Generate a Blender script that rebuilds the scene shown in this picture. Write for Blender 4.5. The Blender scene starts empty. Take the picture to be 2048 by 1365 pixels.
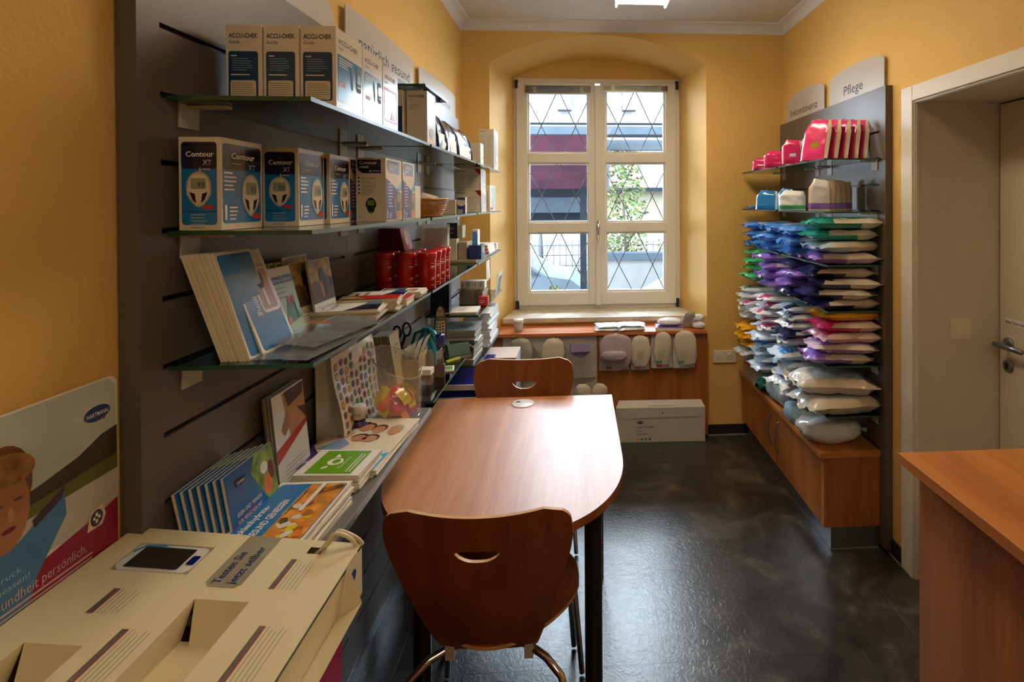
import bpy, bmesh, math, random
from math import sin, cos, pi, radians
from mathutils import Vector, Matrix, noise

SC = bpy.context.scene
COL = SC.collection

# ------------------------------------------------------------------ camera, world, light, exposure
F_PX = 1050.0
cd = bpy.data.cameras.new('camera')
cd.sensor_fit = 'HORIZONTAL'; cd.sensor_width = 36.0
cd.lens = F_PX * 36.0 / 2048.0
cd.shift_x = (1024 - 1221.77) / 2048.0
cd.shift_y = (413.2 - 682.5) / 2048.0
cd.clip_start = 0.02; cd.clip_end = 200
cam = bpy.data.objects.new('camera', cd); COL.objects.link(cam)
_right = (0.99808493, -0.06166977, -0.00482741)
_down = (-0.0053091, -0.00764935, -0.99995665)
_fwd = (0.06163017, 0.9980673, -0.00796211)
cam.matrix_world = Matrix(((_right[0], -_down[0], -_fwd[0], 0),
                           (_right[1], -_down[1], -_fwd[1], 0),
                           (_right[2], -_down[2], -_fwd[2], 1.57),
                           (0, 0, 0, 1)))
SC.camera = cam
SC.view_settings.view_transform = 'Standard'
SC.view_settings.look = 'None'
SC.view_settings.exposure = 1.15
SC.view_settings.gamma = 1.0
SC.view_settings.use_curve_mapping = False
SC.cycles.max_bounces = 10
SC.cycles.transparent_max_bounces = 16
SC.cycles.sample_clamp_indirect = 6.0

SKY_STRENGTH = 17.0
LAMP_STRENGTH = 12.5
world = bpy.data.worlds.new('overcast_sky'); SC.world = world
world.use_nodes = True
bgn = world.node_tree.nodes['Background']
bgn.inputs['Color'].default_value = (0.72, 0.86, 1.0, 1)
bgn.inputs['Strength'].default_value = SKY_STRENGTH

pl = bpy.data.lights.new('window_portal', 'AREA'); pl.shape = 'RECTANGLE'; pl.size = 1.3; pl.size_y = 1.8
pl.cycles.is_portal = True
po = bpy.data.objects.new('window_portal', pl); COL.objects.link(po)
po.location = (0.15, 4.12, 1.63); po.rotation_euler = (radians(-90), 0, 0)

# ------------------------------------------------------------------ helpers
def lin(c):
    if isinstance(c, str):
        c = c.lstrip('#'); c = [int(c[i:i + 2], 16) / 255 for i in (0, 2, 4)]
    return tuple((x / 12.92 if x <= 0.04045 else ((x + 0.055) / 1.055) ** 2.4) for x in c)

MATS = {}
def mat(name, c='#cccccc', rough=0.5, metal=0.0, var=0.06, scale=8.0, bump=0.0, bscale=60.0, coat=0.0,
        trans=0.0, ior=1.45, emit=None, es=1.0, alpha=1.0, spec=0.5, stretch=(1, 1, 1), sheen=0.0):
    """principled material with procedural noise tint and optional bump"""
    if name in MATS: return MATS[name]
    m = bpy.data.materials.new(name); m.use_nodes = True; MATS[name] = m
    nt = m.node_tree; N = nt.nodes; L = nt.links
    b = N['Principled BSDF']
    rgb = lin(c)
    b.inputs['Roughness'].default_value = rough
    b.inputs['Metallic'].default_value = metal
    b.inputs['IOR'].default_value = ior
    b.inputs['Alpha'].default_value = alpha
    b.inputs['Coat Weight'].default_value = coat
    b.inputs['Coat Roughness'].default_value = 0.08
    b.inputs['Transmission Weight'].default_value = trans
    b.inputs['Specular IOR Level'].default_value = spec
    if sheen: b.inputs['Sheen Weight'].default_value = sheen
    if emit:
        b.inputs['Emission Color'].default_value = (*lin(emit), 1); b.inputs['Emission Strength'].default_value = es
    if var > 0 or bump > 0:
        tc = N.new('ShaderNodeTexCoord'); mp = N.new('ShaderNodeMapping'); mp.inputs['Scale'].default_value = stretch
        L.new(tc.outputs['Object'], mp.inputs['Vector'])
    if var > 0:
        nz = N.new('ShaderNodeTexNoise'); nz.inputs['Scale'].default_value = scale; nz.inputs['Detail'].default_value = 4
        L.new(mp.outputs['Vector'], nz.inputs['Vector'])
        cr = N.new('ShaderNodeValToRGB')
        cr.color_ramp.elements[0].position = 0.3; cr.color_ramp.elements[1].position = 0.7
        cr.color_ramp.elements[0].color = (*[max(0, x * (1 - var)) for x in rgb], 1)
        cr.color_ramp.elements[1].color = (*[min(1, x * (1 + var)) for x in rgb], 1)
        L.new(nz.outputs['Fac'], cr.inputs['Fac']); L.new(cr.outputs['Color'], b.inputs['Base Color'])
    else:
        b.inputs['Base Color'].default_value = (*rgb, 1)
    if bump > 0:
        n2 = N.new('ShaderNodeTexNoise'); n2.inputs['Scale'].default_value = bscale; n2.inputs['Detail'].default_value = 3
        L.new(mp.outputs['Vector'], n2.inputs['Vector'])
        bp = N.new('ShaderNodeBump'); bp.inputs['Strength'].default_value = bump; bp.inputs['Distance'].default_value = 0.004
        L.new(n2.outputs['Fac'], bp.inputs['Height']); L.new(bp.outputs['Normal'], b.inputs['Normal'])
    return m

class Fr:
    """a flat frame: origin o, axes u and v, outward normal n"""
    def __init__(s, o, u, v):
        s.o = Vector(o); s.u = Vector(u); s.v = Vector(v); s.n = s.u.cross(s.v).normalized()
    def p(s, a, b, c=0.0): return s.o + s.u * a + s.v * b + s.n * c

def rrect(a0, b0, a1, b1, r, k=4):
    pts = []
    r = min(r, abs(a1 - a0) / 2, abs(b1 - b0) / 2)
    for cx, cy, s in ((a1 - r, b0 + r, -90), (a1 - r, b1 - r, 0), (a0 + r, b1 - r, 90), (a0 + r, b0 + r, 180)):
        for i in range(k + 1):
            t = radians(s + 90 * i / k); pts.append((cx + r * cos(t), cy + r * sin(t)))
    return pts
def oval(cx, cy, rx, ry, k=20, rot=0):
    return [(cx + rx * cos(t) * cos(rot) - ry * sin(t) * sin(rot), cy + rx * cos(t) * sin(rot) + ry * sin(t) * cos(rot))
            for t in [2 * pi * i / k for i in range(k)]]

_TXT = {}
def text_mesh(s, bold=False):
    if (s, bold) in _TXT: return _TXT[(s, bold)]
    cu = bpy.data.curves.new('t', 'FONT'); cu.body = s; cu.size = 1.0; cu.resolution_u = 2
    if bold: cu.offset = 0.018
    ob = bpy.data.objects.new('t', cu); COL.objects.link(ob)
    dg = bpy.context.evaluated_depsgraph_get(); dg.update()
    me = bpy.data.meshes.new_from_object(ob.evaluated_get(dg))
    vs = [(v.co.x, v.co.y) for v in me.vertices]; fs = [tuple(p.vertices) for p in me.polygons]
    bpy.data.objects.remove(ob); bpy.data.curves.remove(cu); bpy.data.meshes.remove(me)
    w0 = min([v[0] for v in vs], default=0); w1 = max([v[0] for v in vs], default=1)
    _TXT[(s, bold)] = (vs, fs, w0, w1)
    return _TXT[(s, bold)]

class MB:
    """collects geometry, then links it as ONE mesh object"""
    def __init__(s): s.v = []; s.f = []; s.mi = []; s.sm = []; s.mats = []
    def m(s, mt):
        if mt not in s.mats: s.mats.append(mt)
        return s.mats.index(mt)
    def add(s, vs, fs, mt, smooth=False):
        o = len(s.v); s.v += [tuple(v) for v in vs]; k = s.m(mt)
        for f in fs: s.f.append(tuple(i + o for i in f)); s.mi.append(k); s.sm.append(smooth)
        return s
    def quad(s, a, b, c, d, mt): return s.add([a, b, c, d], [(0, 1, 2, 3)], mt)
    def box(s, x0, x1, y0, y1, z0, z1, mt, M=None):
        vs = [Vector(p) for p in ((x0, y0, z0), (x1, y0, z0), (x1, y1, z0), (x0, y1, z0), (x0, y0, z1), (x1, y0, z1), (x1, y1, z1), (x0, y1, z1))]
        if M: vs = [M @ p for p in vs]
        return s.add(vs, [(0, 3, 2, 1), (4, 5, 6, 7), (0, 1, 5, 4), (1, 2, 6, 5), (2, 3, 7, 6), (3, 0, 4, 7)], mt)
    def flat(s, fr, pts, lift, mt):
        return s.add([fr.p(a, b, lift) for a, b in pts], [tuple(range(len(pts)))], mt)
    def rect(s, fr, a0, b0, a1, b1, lift, mt): return s.flat(fr, [(a0, b0), (a1, b0), (a1, b1), (a0, b1)], lift, mt)
    def rr(s, fr, a0, b0, a1, b1, r, lift, mt): return s.flat(fr, rrect(a0, b0, a1, b1, r), lift, mt)
    def prism(s, fr, pts, c0, c1, mt, side=None, smooth=False):
        n = len(pts)
        s.add([fr.p(a, b, c1) for a, b in pts], [tuple(range(n))], mt)
        s.add([fr.p(a, b, c0) for a, b in pts], [tuple(reversed(range(n)))], mt)
        s.add([fr.p(a, b, c0) for a, b in pts] + [fr.p(a, b, c1) for a, b in pts],
              [(i, (i + 1) % n, n + (i + 1) % n, n + i) for i in range(n)], side or mt, smooth)
        return s
    def text(s, fr, a, b, h, txt, lift, mt, align='L', bold=False, w=None):
        vs, fs, w0, w1 = text_mesh(txt, bold)
        sx = h
        if w: sx = w / max(1e-6, (w1 - w0))
        off = a - w0 * sx if align == 'L' else (a - (w0 + w1) / 2 * sx if align == 'C' else a - w1 * sx)
        return s.add([fr.p(off + x * sx, b + y * h, lift) for x, y in vs], fs, mt)
    def bars(s, fr, a0, b_top, w, n, pitch, th, lift, mt, seed=0):
        r = random.Random(seed)
        for i in range(n):
            b = b_top - i * pitch; s.rect(fr, a0, b - th, a0 + w * (0.6 + 0.4 * r.random()), b, lift, mt)
        return s
    def lathe(s, prof, c, mt, seg=24, M=None, smooth=True):
        vs = []; fs = []
        for r, z in prof:
            for i in range(seg):
                t = 2 * pi * i / seg; p = Vector((c[0] + r * cos(t), c[1] + r * sin(t), c[2] + z))
                vs.append(M @ p if M else p)
        for j in range(len(prof) - 1):
            for i in range(seg):
                a = j * seg + i; b = j * seg + (i + 1) % seg
                fs.append((a, b, b + seg, a + seg))
        if prof[0][0] > 1e-6: fs.append(tuple(reversed(range(seg))))
        if prof[-1][0] > 1e-6: fs.append(tuple(range((len(prof) - 1) * seg, len(prof) * seg)))
        return s.add(vs, fs, mt, smooth)
    def tube(s, path, r, mt, seg=10, closed=False):
        P = [Vector(p) for p in path]; n = len(P); vs = []; fs = []
        rs = r if isinstance(r, (list, tuple)) else [r] * n
        prev = None
        for i, p in enumerate(P):
            t = (P[(i + 1) % n] - P[i - 1]) if (closed or 0 < i < n - 1) else (P[1] - P[0] if i == 0 else P[-1] - P[-2])
            t.normalize()
            if prev is None:
                a = Vector((0, 0, 1)) if abs(t.z) < 0.9 else Vector((1, 0, 0)); x = t.cross(a).normalized()
            else:
                x = (prev - t * prev.dot(t)).normalized()
            prev = x; y = t.cross(x)
            for k in range(seg):
                q = 2 * pi * k / seg; vs.append(p + (x * cos(q) + y * sin(q)) * rs[i])
        for i in range(n if closed else n - 1):
            for k in range(seg):
                a = i * seg + k; b = i * seg + (k + 1) % seg; c = ((i + 1) % n) * seg
                fs.append((a, c + k, c + (k + 1) % seg, b))
        if not closed: fs += [tuple(range(seg)), tuple(reversed(range((n - 1) * seg, n * seg)))]
        # orientation fixed at build
        return s.add(vs, fs, mt, True)
    def grid(s, fn, nu, nv, mt, smooth=True):
        vs = [fn(i / nu, j / nv) for j in range(nv + 1) for i in range(nu + 1)]
        fs = [(j * (nu + 1) + i, j * (nu + 1) + i + 1, (j + 1) * (nu + 1) + i + 1, (j + 1) * (nu + 1) + i) for j in range(nv) for i in range(nu)]
        return s.add(vs, fs, mt, smooth)
    def build(s, name, parent=None, loc=None, rz=0.0, bevel=0.0, sub=0, fix=False):
        me = bpy.data.meshes.new(name); me.from_pydata(s.v, [], s.f)
        for mt in s.mats: me.materials.append(mt)
        for p, k, sm in zip(me.polygons, s.mi, s.sm): p.material_index = k; p.use_smooth = sm
        if fix:
            bm = bmesh.new(); bm.from_mesh(me); bmesh.ops.recalc_face_normals(bm, faces=bm.faces); bm.to_mesh(me); bm.free()
        me.update()
        o = bpy.data.objects.new(name, me); COL.objects.link(o)
        if parent: o.parent = parent
        if loc: o.location = loc
        if rz: o.rotation_euler = (0, 0, rz)
        if bevel:
            b = o.modifiers.new('bevel', 'BEVEL'); b.width = bevel; b.segments = 2; b.limit_method = 'ANGLE'; b.angle_limit = radians(50)
        if sub:
            b = o.modifiers.new('sub', 'SUBSURF'); b.levels = sub; b.render_levels = sub
        return o

def tag(o, label=None, cat=None, group=None, kind=None):
    if label: o['label'] = label
    if cat: o['category'] = cat
    if group: o['group'] = group
    if kind: o['kind'] = kind
    return o
def thing(name, label, cat, loc=(0, 0, 0), rz=0.0, group=None):
    o = bpy.data.objects.new(name, None); COL.objects.link(o)
    o.location = loc; o.rotation_euler = (0, 0, rz); o.empty_display_size = 0.05
    return tag(o, label, cat, group)
def struct(o): o['kind'] = 'structure'; return o
def copy_thing(root, loc, rz, label, group=None):
    r = root.copy(); COL.objects.link(r); r.location = loc; r.rotation_euler = (0, 0, rz); r['label'] = label
    if group: r['group'] = group
    for ch in list(root.children):
        c = ch.copy(); COL.objects.link(c); c.parent = r
        for g in list(ch.children):
            d = g.copy(); COL.objects.link(d); d.parent = c
    return r
# ------------------------------------------------------------------ materials of the room
def wood_mat(name, c1, c2, rough, axis='z', coat=0.0, wave=3.0, sc=1.0):
    m = bpy.data.materials.new(name); m.use_nodes = True; nt = m.node_tree; N = nt.nodes; L = nt.links; b = N['Principled BSDF']
    tc = N.new('ShaderNodeTexCoord'); mp = N.new('ShaderNodeMapping')
    s = {'x': (0.6, 9, 9), 'y': (9, 0.6, 9), 'z': (9, 9, 0.6)}[axis]
    mp.inputs['Scale'].default_value = [q * sc for q in s]
    L.new(tc.outputs['Object'], mp.inputs['Vector'])
    nz = N.new('ShaderNodeTexNoise'); nz.inputs['Scale'].default_value = 1.6; nz.inputs['Detail'].default_value = 6; nz.inputs['Distortion'].default_value = 0.6
    L.new(mp.outputs['Vector'], nz.inputs['Vector'])
    n2 = N.new('ShaderNodeTexNoise'); n2.inputs['Scale'].default_value = 14; n2.inputs['Detail'].default_value = 3
    L.new(mp.outputs['Vector'], n2.inputs['Vector'])
    mx = N.new('ShaderNodeMath'); mx.operation = 'MULTIPLY_ADD'; mx.inputs[1].default_value = 0.35; L.new(n2.outputs['Fac'], mx.inputs[0]); L.new(nz.outputs['Fac'], mx.inputs[2])
    cr = N.new('ShaderNodeValToRGB'); cr.color_ramp.elements[0].position = 0.45; cr.color_ramp.elements[1].position = 0.85
    cr.color_ramp.elements[0].color = (*lin(c1), 1); cr.color_ramp.elements[1].color = (*lin(c2), 1)
    L.new(mx.outputs[0], cr.inputs['Fac']); L.new(cr.outputs['Color'], b.inputs['Base Color'])
    b.inputs['Roughness'].default_value = rough; b.inputs['Coat Weight'].default_value = coat; b.inputs['Coat Roughness'].default_value = 0.36
    return m
WALL = mat('yellow_textured_plaster', '#dab365', 0.75, var=0.05, scale=2.5, bump=0.5, bscale=90)
WHITEP = mat('white_ceiling_paint', '#dcdedf', 0.8, var=0.02)
TRIMW = mat('white_lacquer_trim', '#d8d2c4', 0.4, var=0.02)
FRAMEW = mat('cream_window_paint', '#dfdfd8', 0.45, var=0.03, scale=5)
WOOD = wood_mat('cherry_laminate_upright', '#8a4e22', '#b06f38', 0.42, 'z')
WOODX = wood_mat('cherry_laminate_across', '#8e5326', '#b4743c', 0.42, 'x')
WOODT = wood_mat('cherry_laminate_tabletop', '#a5673c', '#c58a5c', 0.42, 'y', coat=0.6)
WOODC = wood_mat('beech_laminate_counter', '#9c5a26', '#bb763a', 0.45, 'y')
STONE = mat('grey_sandstone_sill', '#c9c3b2', 0.6, var=0.2, scale=14, bump=0.3)
GREY = mat('grey_laminate', '#5f5750', 0.38, var=0.10, scale=5, stretch=(1, 1, 0.15))
GREYD = mat('dark_grey_core', '#2b2723', 0.7, var=0.0)
STEEL = mat('brushed_steel', '#8e959b', 0.35, metal=0.9, var=0.05)
CHROME = mat('chrome', '#d8d8d8', 0.12, metal=1.0, var=0.0)
BLACK = mat('black_rubber_skirting', '#1c1c1b', 0.55, var=0.1)
SEAL = mat('grey_sealant', '#7f8078', 0.5, var=0.05)

def floor_mat():
    m = bpy.data.materials.new('slate_look_vinyl_tiles'); m.use_nodes = True; nt = m.node_tree; N = nt.nodes; L = nt.links; b = N['Principled BSDF']
    tc = N.new('ShaderNodeTexCoord'); mp = N.new('ShaderNodeMapping'); mp.inputs['Location'].default_value = (-0.062 + 0.0, -0.04, 0)
    L.new(tc.outputs['Object'], mp.inputs['Vector'])
    br = N.new('ShaderNodeTexBrick'); br.offset = 0.5; br.inputs['Scale'].default_value = 1.0
    br.inputs['Brick Width'].default_value = 0.457; br.inputs['Row Height'].default_value = 0.43
    br.inputs['Mortar Size'].default_value = 0.0016; br.inputs['Mortar Smooth'].default_value = 0.3; br.inputs['Bias'].default_value = 0
    L.new(mp.outputs['Vector'], br.inputs['Vector'])
    n1 = N.new('ShaderNodeTexNoise'); n1.inputs['Scale'].default_value = 5; n1.inputs['Detail'].default_value = 9; n1.inputs['Roughness'].default_value = 0.68; n1.inputs['Distortion'].default_value = 0.8
    L.new(tc.outputs['Object'], n1.inputs['Vector'])
    cr = N.new('ShaderNodeValToRGB'); e = cr.color_ramp.elements
    e[0].position = 0.34; e[0].color = (*lin('#1d1c1a'), 1); e[1].position = 0.68; e[1].color = (*lin('#55524a'), 1)
    x = e.new(0.52); x.color = (*lin('#34322e'), 1)
    L.new(n1.outputs['Fac'], cr.inputs['Fac'])
    mx = N.new('ShaderNodeMix'); mx.data_type = 'RGBA'; mx.inputs[7].default_value = (*lin('#15140f'), 1)
    L.new(br.outputs['Fac'], mx.inputs[0]); L.new(cr.outputs['Color'], mx.inputs[6]); L.new(mx.outputs[2], b.inputs['Base Color'])
    n2 = N.new('ShaderNodeTexNoise'); n2.inputs['Scale'].default_value = 38; n2.inputs['Detail'].default_value = 5; n2.inputs['Distortion'].default_value = 1.6
    L.new(tc.outputs['Object'], n2.inputs['Vector'])
    sb = N.new('ShaderNodeMath'); sb.operation = 'SUBTRACT'; L.new(n2.outputs['Fac'], sb.inputs[0]); L.new(br.outputs['Fac'], sb.inputs[1])
    bp = N.new('ShaderNodeBump'); bp.inputs['Strength'].default_value = 0.45; bp.inputs['Distance'].default_value = 0.003
    L.new(sb.outputs[0], bp.inputs['Height']); L.new(bp.outputs['Normal'], b.inputs['Normal'])
    b.inputs['Roughness'].default_value = 0.30; b.inputs['Coat Weight'].default_value = 0.3; b.inputs['Coat Roughness'].default_value = 0.25
    return m
FLOOR = floor_mat()

# ------------------------------------------------------------------ room shell
XL, XR, YB, YN, ZC = -0.757, 1.385, 3.474, -2.6, 2.755
XD = 1.745                                   # plane of the door leaf in the thick right wall
ZS = 2.49                                    # springing of the window arch
def arc_pts(x0, x1, zs, zt, k=24):
    """segmental arch points from x0 to x1"""
    w = (x1 - x0) / 2; h = zt - zs; R = (w * w + h * h) / (2 * h); cx = (x0 + x1) / 2; cz = zt - R
    a = math.asin(w / R)
    return [(cx + R * sin(-a + 2 * a * i / k), cz + R * cos(-a + 2 * a * i / k)) for i in range(k + 1)]
struct(MB().box(XL - 0.2, XD + 0.2, YN - 0.1, YB + 0.76, -0.12, 0, FLOOR).build('floor'))
struct(MB().box(XL - 0.2, XR + 0.4, YN - 0.1, YB + 0.5, ZC, ZC + 0.12, WHITEP).build('ceiling'))
struct(MB().box(XL - 0.12, XL, YN, YB + 0.05, 0, ZC, WALL).build('wall_left'))
struct(MB().box(XL - 0.12, XD + 0.1, YN - 0.12, YN, 0, ZC, WALL).build('wall_rear'))
# right wall, with an unseen slab added behind the door against light leaks; door opening (y 1.20 .. 2.08, to z 1.975)
w = MB(); w.box(XD + 0.06, XD + 0.16, 0.9, 2.3, 0, ZC, WALL); w.box(XR, XD + 0.1, 2.095, YB + 0.05, 0, ZC, WALL); w.box(XR + 0.0, XD + 0.1, YN, 1.10, 0, ZC, WALL); w.box(XR, XD + 0.1, 1.10, 2.095, 1.99, ZC, WALL)
struct(w.build('wall_right'))
# back wall with its splayed arched niche
w = MB(); xl, xr = -0.577, 0.857; xi, xj = -0.478, 0.768; YW = 3.95
A = arc_pts(xl, xr, ZS, 2.676); B = arc_pts(xi, xj, 2.497, 2.645)
F = lambda x, z: (x, YB, z)
w.quad(F(XL, 0), F(xl, 0), F(xl, ZC), F(XL, ZC), WALL); w.quad(F(xr, 0), F(XR, 0), F(XR, ZC), F(xr, ZC), WALL)
for (a, b) in zip(A, A[1:]): w.quad(F(*a), F(*b), F(b[0], ZC), F(a[0], ZC), WALL)
for (a, b), (c, d) in zip(zip(A, A[1:]), zip(B, B[1:])):
    w.add([(a[0], YB, a[1]), (b[0], YB, b[1]), (d[0], YW, d[1]), (c[0], YW, c[1])], [(3, 2, 1, 0)], WALL, True)
w.quad((xl, YB, 0), (xi, YW, 0), (xi, YW, 2.497), (xl, YB, ZS), WALL)
w.quad((xr, YB, 0), (xr, YB, ZS), (xj, YW, 2.497), (xj, YW, 0), WALL)
for (c, d) in zip(B, B[1:]): w.quad((c[0], YW, 2.49), (d[0], YW, 2.49), (d[0], YW, d[1]), (c[0], YW, c[1]), WALL)
# parapet under the sill
w.quad((xl, 3.66, 0), (xr, 3.66, 0), (xr, 3.66, 0.76), (xl, 3.66, 0.76), WALL)
# outer shell so the wall has thickness
w.box(XL - 0.3, xi, YW + 0.02, YW + 0.30, -0.1, 3.0, WALL); w.box(xj, XD + 0.3, YW + 0.02, YW + 0.30, -0.1, 3.0, WALL)
w.box(xi, xj, YW + 0.02, YW + 0.30, 2.497, 3.0, WALL); w.box(xi, xj, 3.68, YW + 0.30, -0.1, 0.735, WALL)
w.box(XL - 0.3, XL, YB + 0.02, YW + 0.02, -0.1, 3.0, WALL); w.box(XR, XD + 0.3, YB + 0.05, YW + 0.02, -0.1, 3.0, WALL)
struct(w.build('wall_back'))
# cove moulding
def cove(name, p0, p1, inward):
    a = Vector(p0); b = Vector(p1); n = Vector(inward); w = MB(); prof = [(0, -0.062)]
    for i in range(7):
        t = pi / 2 * i / 6; prof.append((0.004 + 0.052 - 0.052 * cos(t), -0.060 + 0.052 * sin(t)))
    prof += [(0.062, -0.004), (0.062, 0)]
    vs = []
    for p in (a, b):
        for (q, z) in prof: vs.append(p + n * q + Vector((0, 0, z)))
    k = len(prof); w.add(vs, [(i, i + 1, k + i + 1, k + i) for i in range(k - 1)], WHITEP, True)
    return struct(w.build(name))
cove('trim_1', (XL, YB, ZC), (XR, YB, ZC), (0, -1, 0)); cove('trim_2', (XL, YN, ZC), (XL, YB, ZC), (1, 0, 0)); cove('trim_3', (XR, YN, ZC), (XR, YB, ZC), (-1, 0, 0))
# skirting
b = MB(); b.box(0.86, XR, YB - 0.008, YB, 0.002, 0.07, BLACK); b.box(0.86, 1.13, YB - 0.014, YB - 0.008, 0.0, 0.006, SEAL); struct(b.build('baseboard_back'))
b = MB(); b.box(XR - 0.01, XR, 2.16, 2.24, 0.0, 0.07, BLACK); b.box(XR - 0.014, XR - 0.01, 2.16, 2.29, 0.0, 0.004, SEAL); struct(b.build('baseboard_right'))
# sill
s = MB(); fr = Fr((0, 0, 0), (1, 0, 0), (0, 1, 0))
s.prism(fr, [(-0.525, 3.635), (0.815, 3.635), (0.768, 3.96), (-0.478, 3.96)], 0.742, 0.772, STONE); struct(s.build('trim_4', bevel=0.003))

# ------------------------------------------------------------------ window
def pane_glass():
    if 'clear_window_glass' in MATS: return MATS['clear_window_glass']
    m = bpy.data.materials.new('clear_window_glass'); m.use_nodes = True; N = m.node_tree.nodes; L = m.node_tree.links; MATS['clear_window_glass'] = m
    N.remove(N['Principled BSDF'])
    tr = N.new('ShaderNodeBsdfTransparent'); tr.inputs['Color'].default_value = (0.97, 0.98, 0.98, 1)
    gl = N.new('ShaderNodeBsdfGlossy'); gl.inputs['Roughness'].default_value = 0.0
    fr = N.new('ShaderNodeFresnel'); fr.inputs['IOR'].default_value = 1.3; mx = N.new('ShaderNodeMixShader')
    L.new(fr.outputs[0], mx.inputs[0]); L.new(tr.outputs[0], mx.inputs[1]); L.new(gl.outputs[0], mx.inputs[2]); L.new(mx.outputs[0], N['Material Output'].inputs['Surface'])
    return m
def window():
    root = thing('window_1', None, None, (0, 0, 0)); root['kind'] = 'structure'
    f = MB(); y0, y1 = YW - 0.005, YW + 0.06
    f.box(-0.478, -0.440, y0, y1, 0.772, 2.497, FRAMEW); f.box(0.730, 0.768, y0, y1, 0.772, 2.497, FRAMEW)
    f.box(-0.44, 0.73, y0, y1, 2.462, 2.497, FRAMEW); f.box(-0.44, 0.73, y0, y1, 0.772, 0.806, FRAMEW)
    f.build('window_frame', root, bevel=0.002)
    cen = MB(); cen.box(0.126, 0.166, YW - 0.04, YW, 0.80, 2.44, FRAMEW); cen.build('cover_strip', root, bevel=0.003)
    def sash(xa, xb, ga, gb):
        r = MB(); ya, yb = YW - 0.025, YW + 0.035
        zs = [(0.806, 0.895), (1.349, 1.418), (1.869, 1.936), (2.442, 2.462)]
        # stiles between rails
        r.box(xa, ga, ya, yb, 0.806, 2.462, FRAMEW); r.box(gb, xb, ya, yb, 0.806, 2.462, FRAMEW)
        for (a, b) in zs: r.box(ga, gb, ya, yb, a, b, FRAMEW)
        so = r.build('sash', root, bevel=0.002)
        # profiled glazing edge in every field
        e = MB(); g = MB()
        gl = pane_glass()
        for (z0, z1) in ((0.895, 1.349), (1.418, 1.869), (1.936, 2.442)):
            for q in range(2):
                i = 0.006 + 0.008 * q; yy = ya + 0.012 + 0.012 * q
                e.box(ga, ga + i, yy, yb, z0, z1, FRAMEW); e.box(gb - i, gb, yy, yb, z0, z1, FRAMEW)
                e.box(ga + i, gb - i, yy, yb, z0, z0 + i, FRAMEW); e.box(ga + i, gb - i, yy, yb, z1 - i, z1, FRAMEW)
            g.box(ga + 0.01, gb - 0.01, YW + 0.018, YW + 0.022, z0 + 0.01, z1 - 0.01, gl)
        e.build('glazing_bead', so); g.build('glass', so)
        # diamond wires in front of the glass
        LEAD = mat('grey_lead_came', '#77828c', 0.5, var=0, metal=0.3)
        d = MB(); W = gb - ga
        for (z0, z1) in ((0.895, 1.349), (1.418, 1.869), (1.936, 2.40)):
            H = z1 - z0
            for (u0, v0, u1, v1) in ((0.48, 1.0, 0.02, 0.02), (0.52, 1.0, 0.98, 0.02), (0.02, 0.84, 0.45, 0.0), (0.98, 0.84, 0.57, 0.0)):
                d.tube([(ga + W * u0, YW + 0.010, z0 + H * v0), (ga + W * u1, YW + 0.010, z0 + H * v1)], 0.0034, LEAD, 6)
        d.build('lead_diamonds', so)
        return so
    sl = sash(-0.456, 0.126, -0.375, 0.080); sr = sash(0.166, 0.734, 0.203, 0.658)
    h = MB(); h.prism(Fr((0.146, YW - 0.04, 1.36), (1, 0, 0), (0, 0, 1)), rrect(-0.012, -0.005, 0.012, 0.075, 0.011), 0, 0.010, STEEL)
    h.tube([(0.146, YW - 0.05, 1.43), (0.146, YW - 0.085, 1.43)], 0.008, STEEL); h.tube([(0.146, YW - 0.085, 1.432), (0.146, YW - 0.085, 1.30)], [0.009, 0.008], CHROME)
    h.build('window_handle', root)
    hg = mat('dark_brown_hinge', '#3b3226', 0.5, metal=0.5)
    for x in (-0.455, 0.745):
        for z in (0.78, 2.42): MB().box(x - 0.012, x + 0.012, YW - 0.03, YW - 0.004, z, z + 0.06, hg).build('hinge', root)
    return root
window()
def blind(x0, x1, z0, label):
    r = thing('roller_blind', label, 'blind', ((x0 + x1) / 2, YW - 0.045, z0), 0, 'raised slat blinds at the top of the window')
    SL = mat('taupe_aluminium_slats', '#7b715d', 0.35, metal=0.4, var=0.1); w = x1 - x0
    b = MB(); b.box(-w / 2, w / 2, -0.012, 0.014, 0.062 if z0 < 2.39 else 0.045, 0.075 if z0 < 2.39 else 0.055, FRAMEW); b.build('head_rail', r)
    b = MB(); n = 7 if z0 < 2.39 else 5
    for i in range(n): b.box(-w / 2, w / 2, -0.012, 0.012, 0.006 + i * 0.008, 0.010 + i * 0.008, SL)
    b.build('slats', r)
    MB().box(-w / 2, w / 2, -0.013, 0.013, 0.0, 0.005, mat('light_metal_rail', '#c8c2b0', 0.4, metal=0.3)).build('bottom_rail', r)
    for q in (-0.36, 0.36): MB().box(w * q - 0.012, w * q + 0.012, -0.016, -0.012, 0.0, 0.05, mat('clear_blind_clip', '#a7a596', 0.3)).build('clip', r)
    return r
blind(-0.385, 0.095, 2.372, 'slat blind drawn up above the left window sash, hanging lower')
blind(0.192, 0.670, 2.392, 'slat blind drawn up above the right window sash, hanging higher')
c = MB(); c.tube([(-0.36, YW - 0.04, 2.37), (-0.362, YW - 0.04, 1.3), (-0.372, YW - 0.045, 1.0), (-0.36, YW - 0.05, 0.975), (-0.335, YW - 0.045, 1.0), (-0.34, YW - 0.04, 1.15), (-0.352, YW - 0.04, 1.35)], 0.0016, mat('white_cord', '#e8e4d8', 0.6), 6)
tag(c.build('blind_cord'), 'white pull cord looping down beside the left window pane', 'cord')

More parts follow.
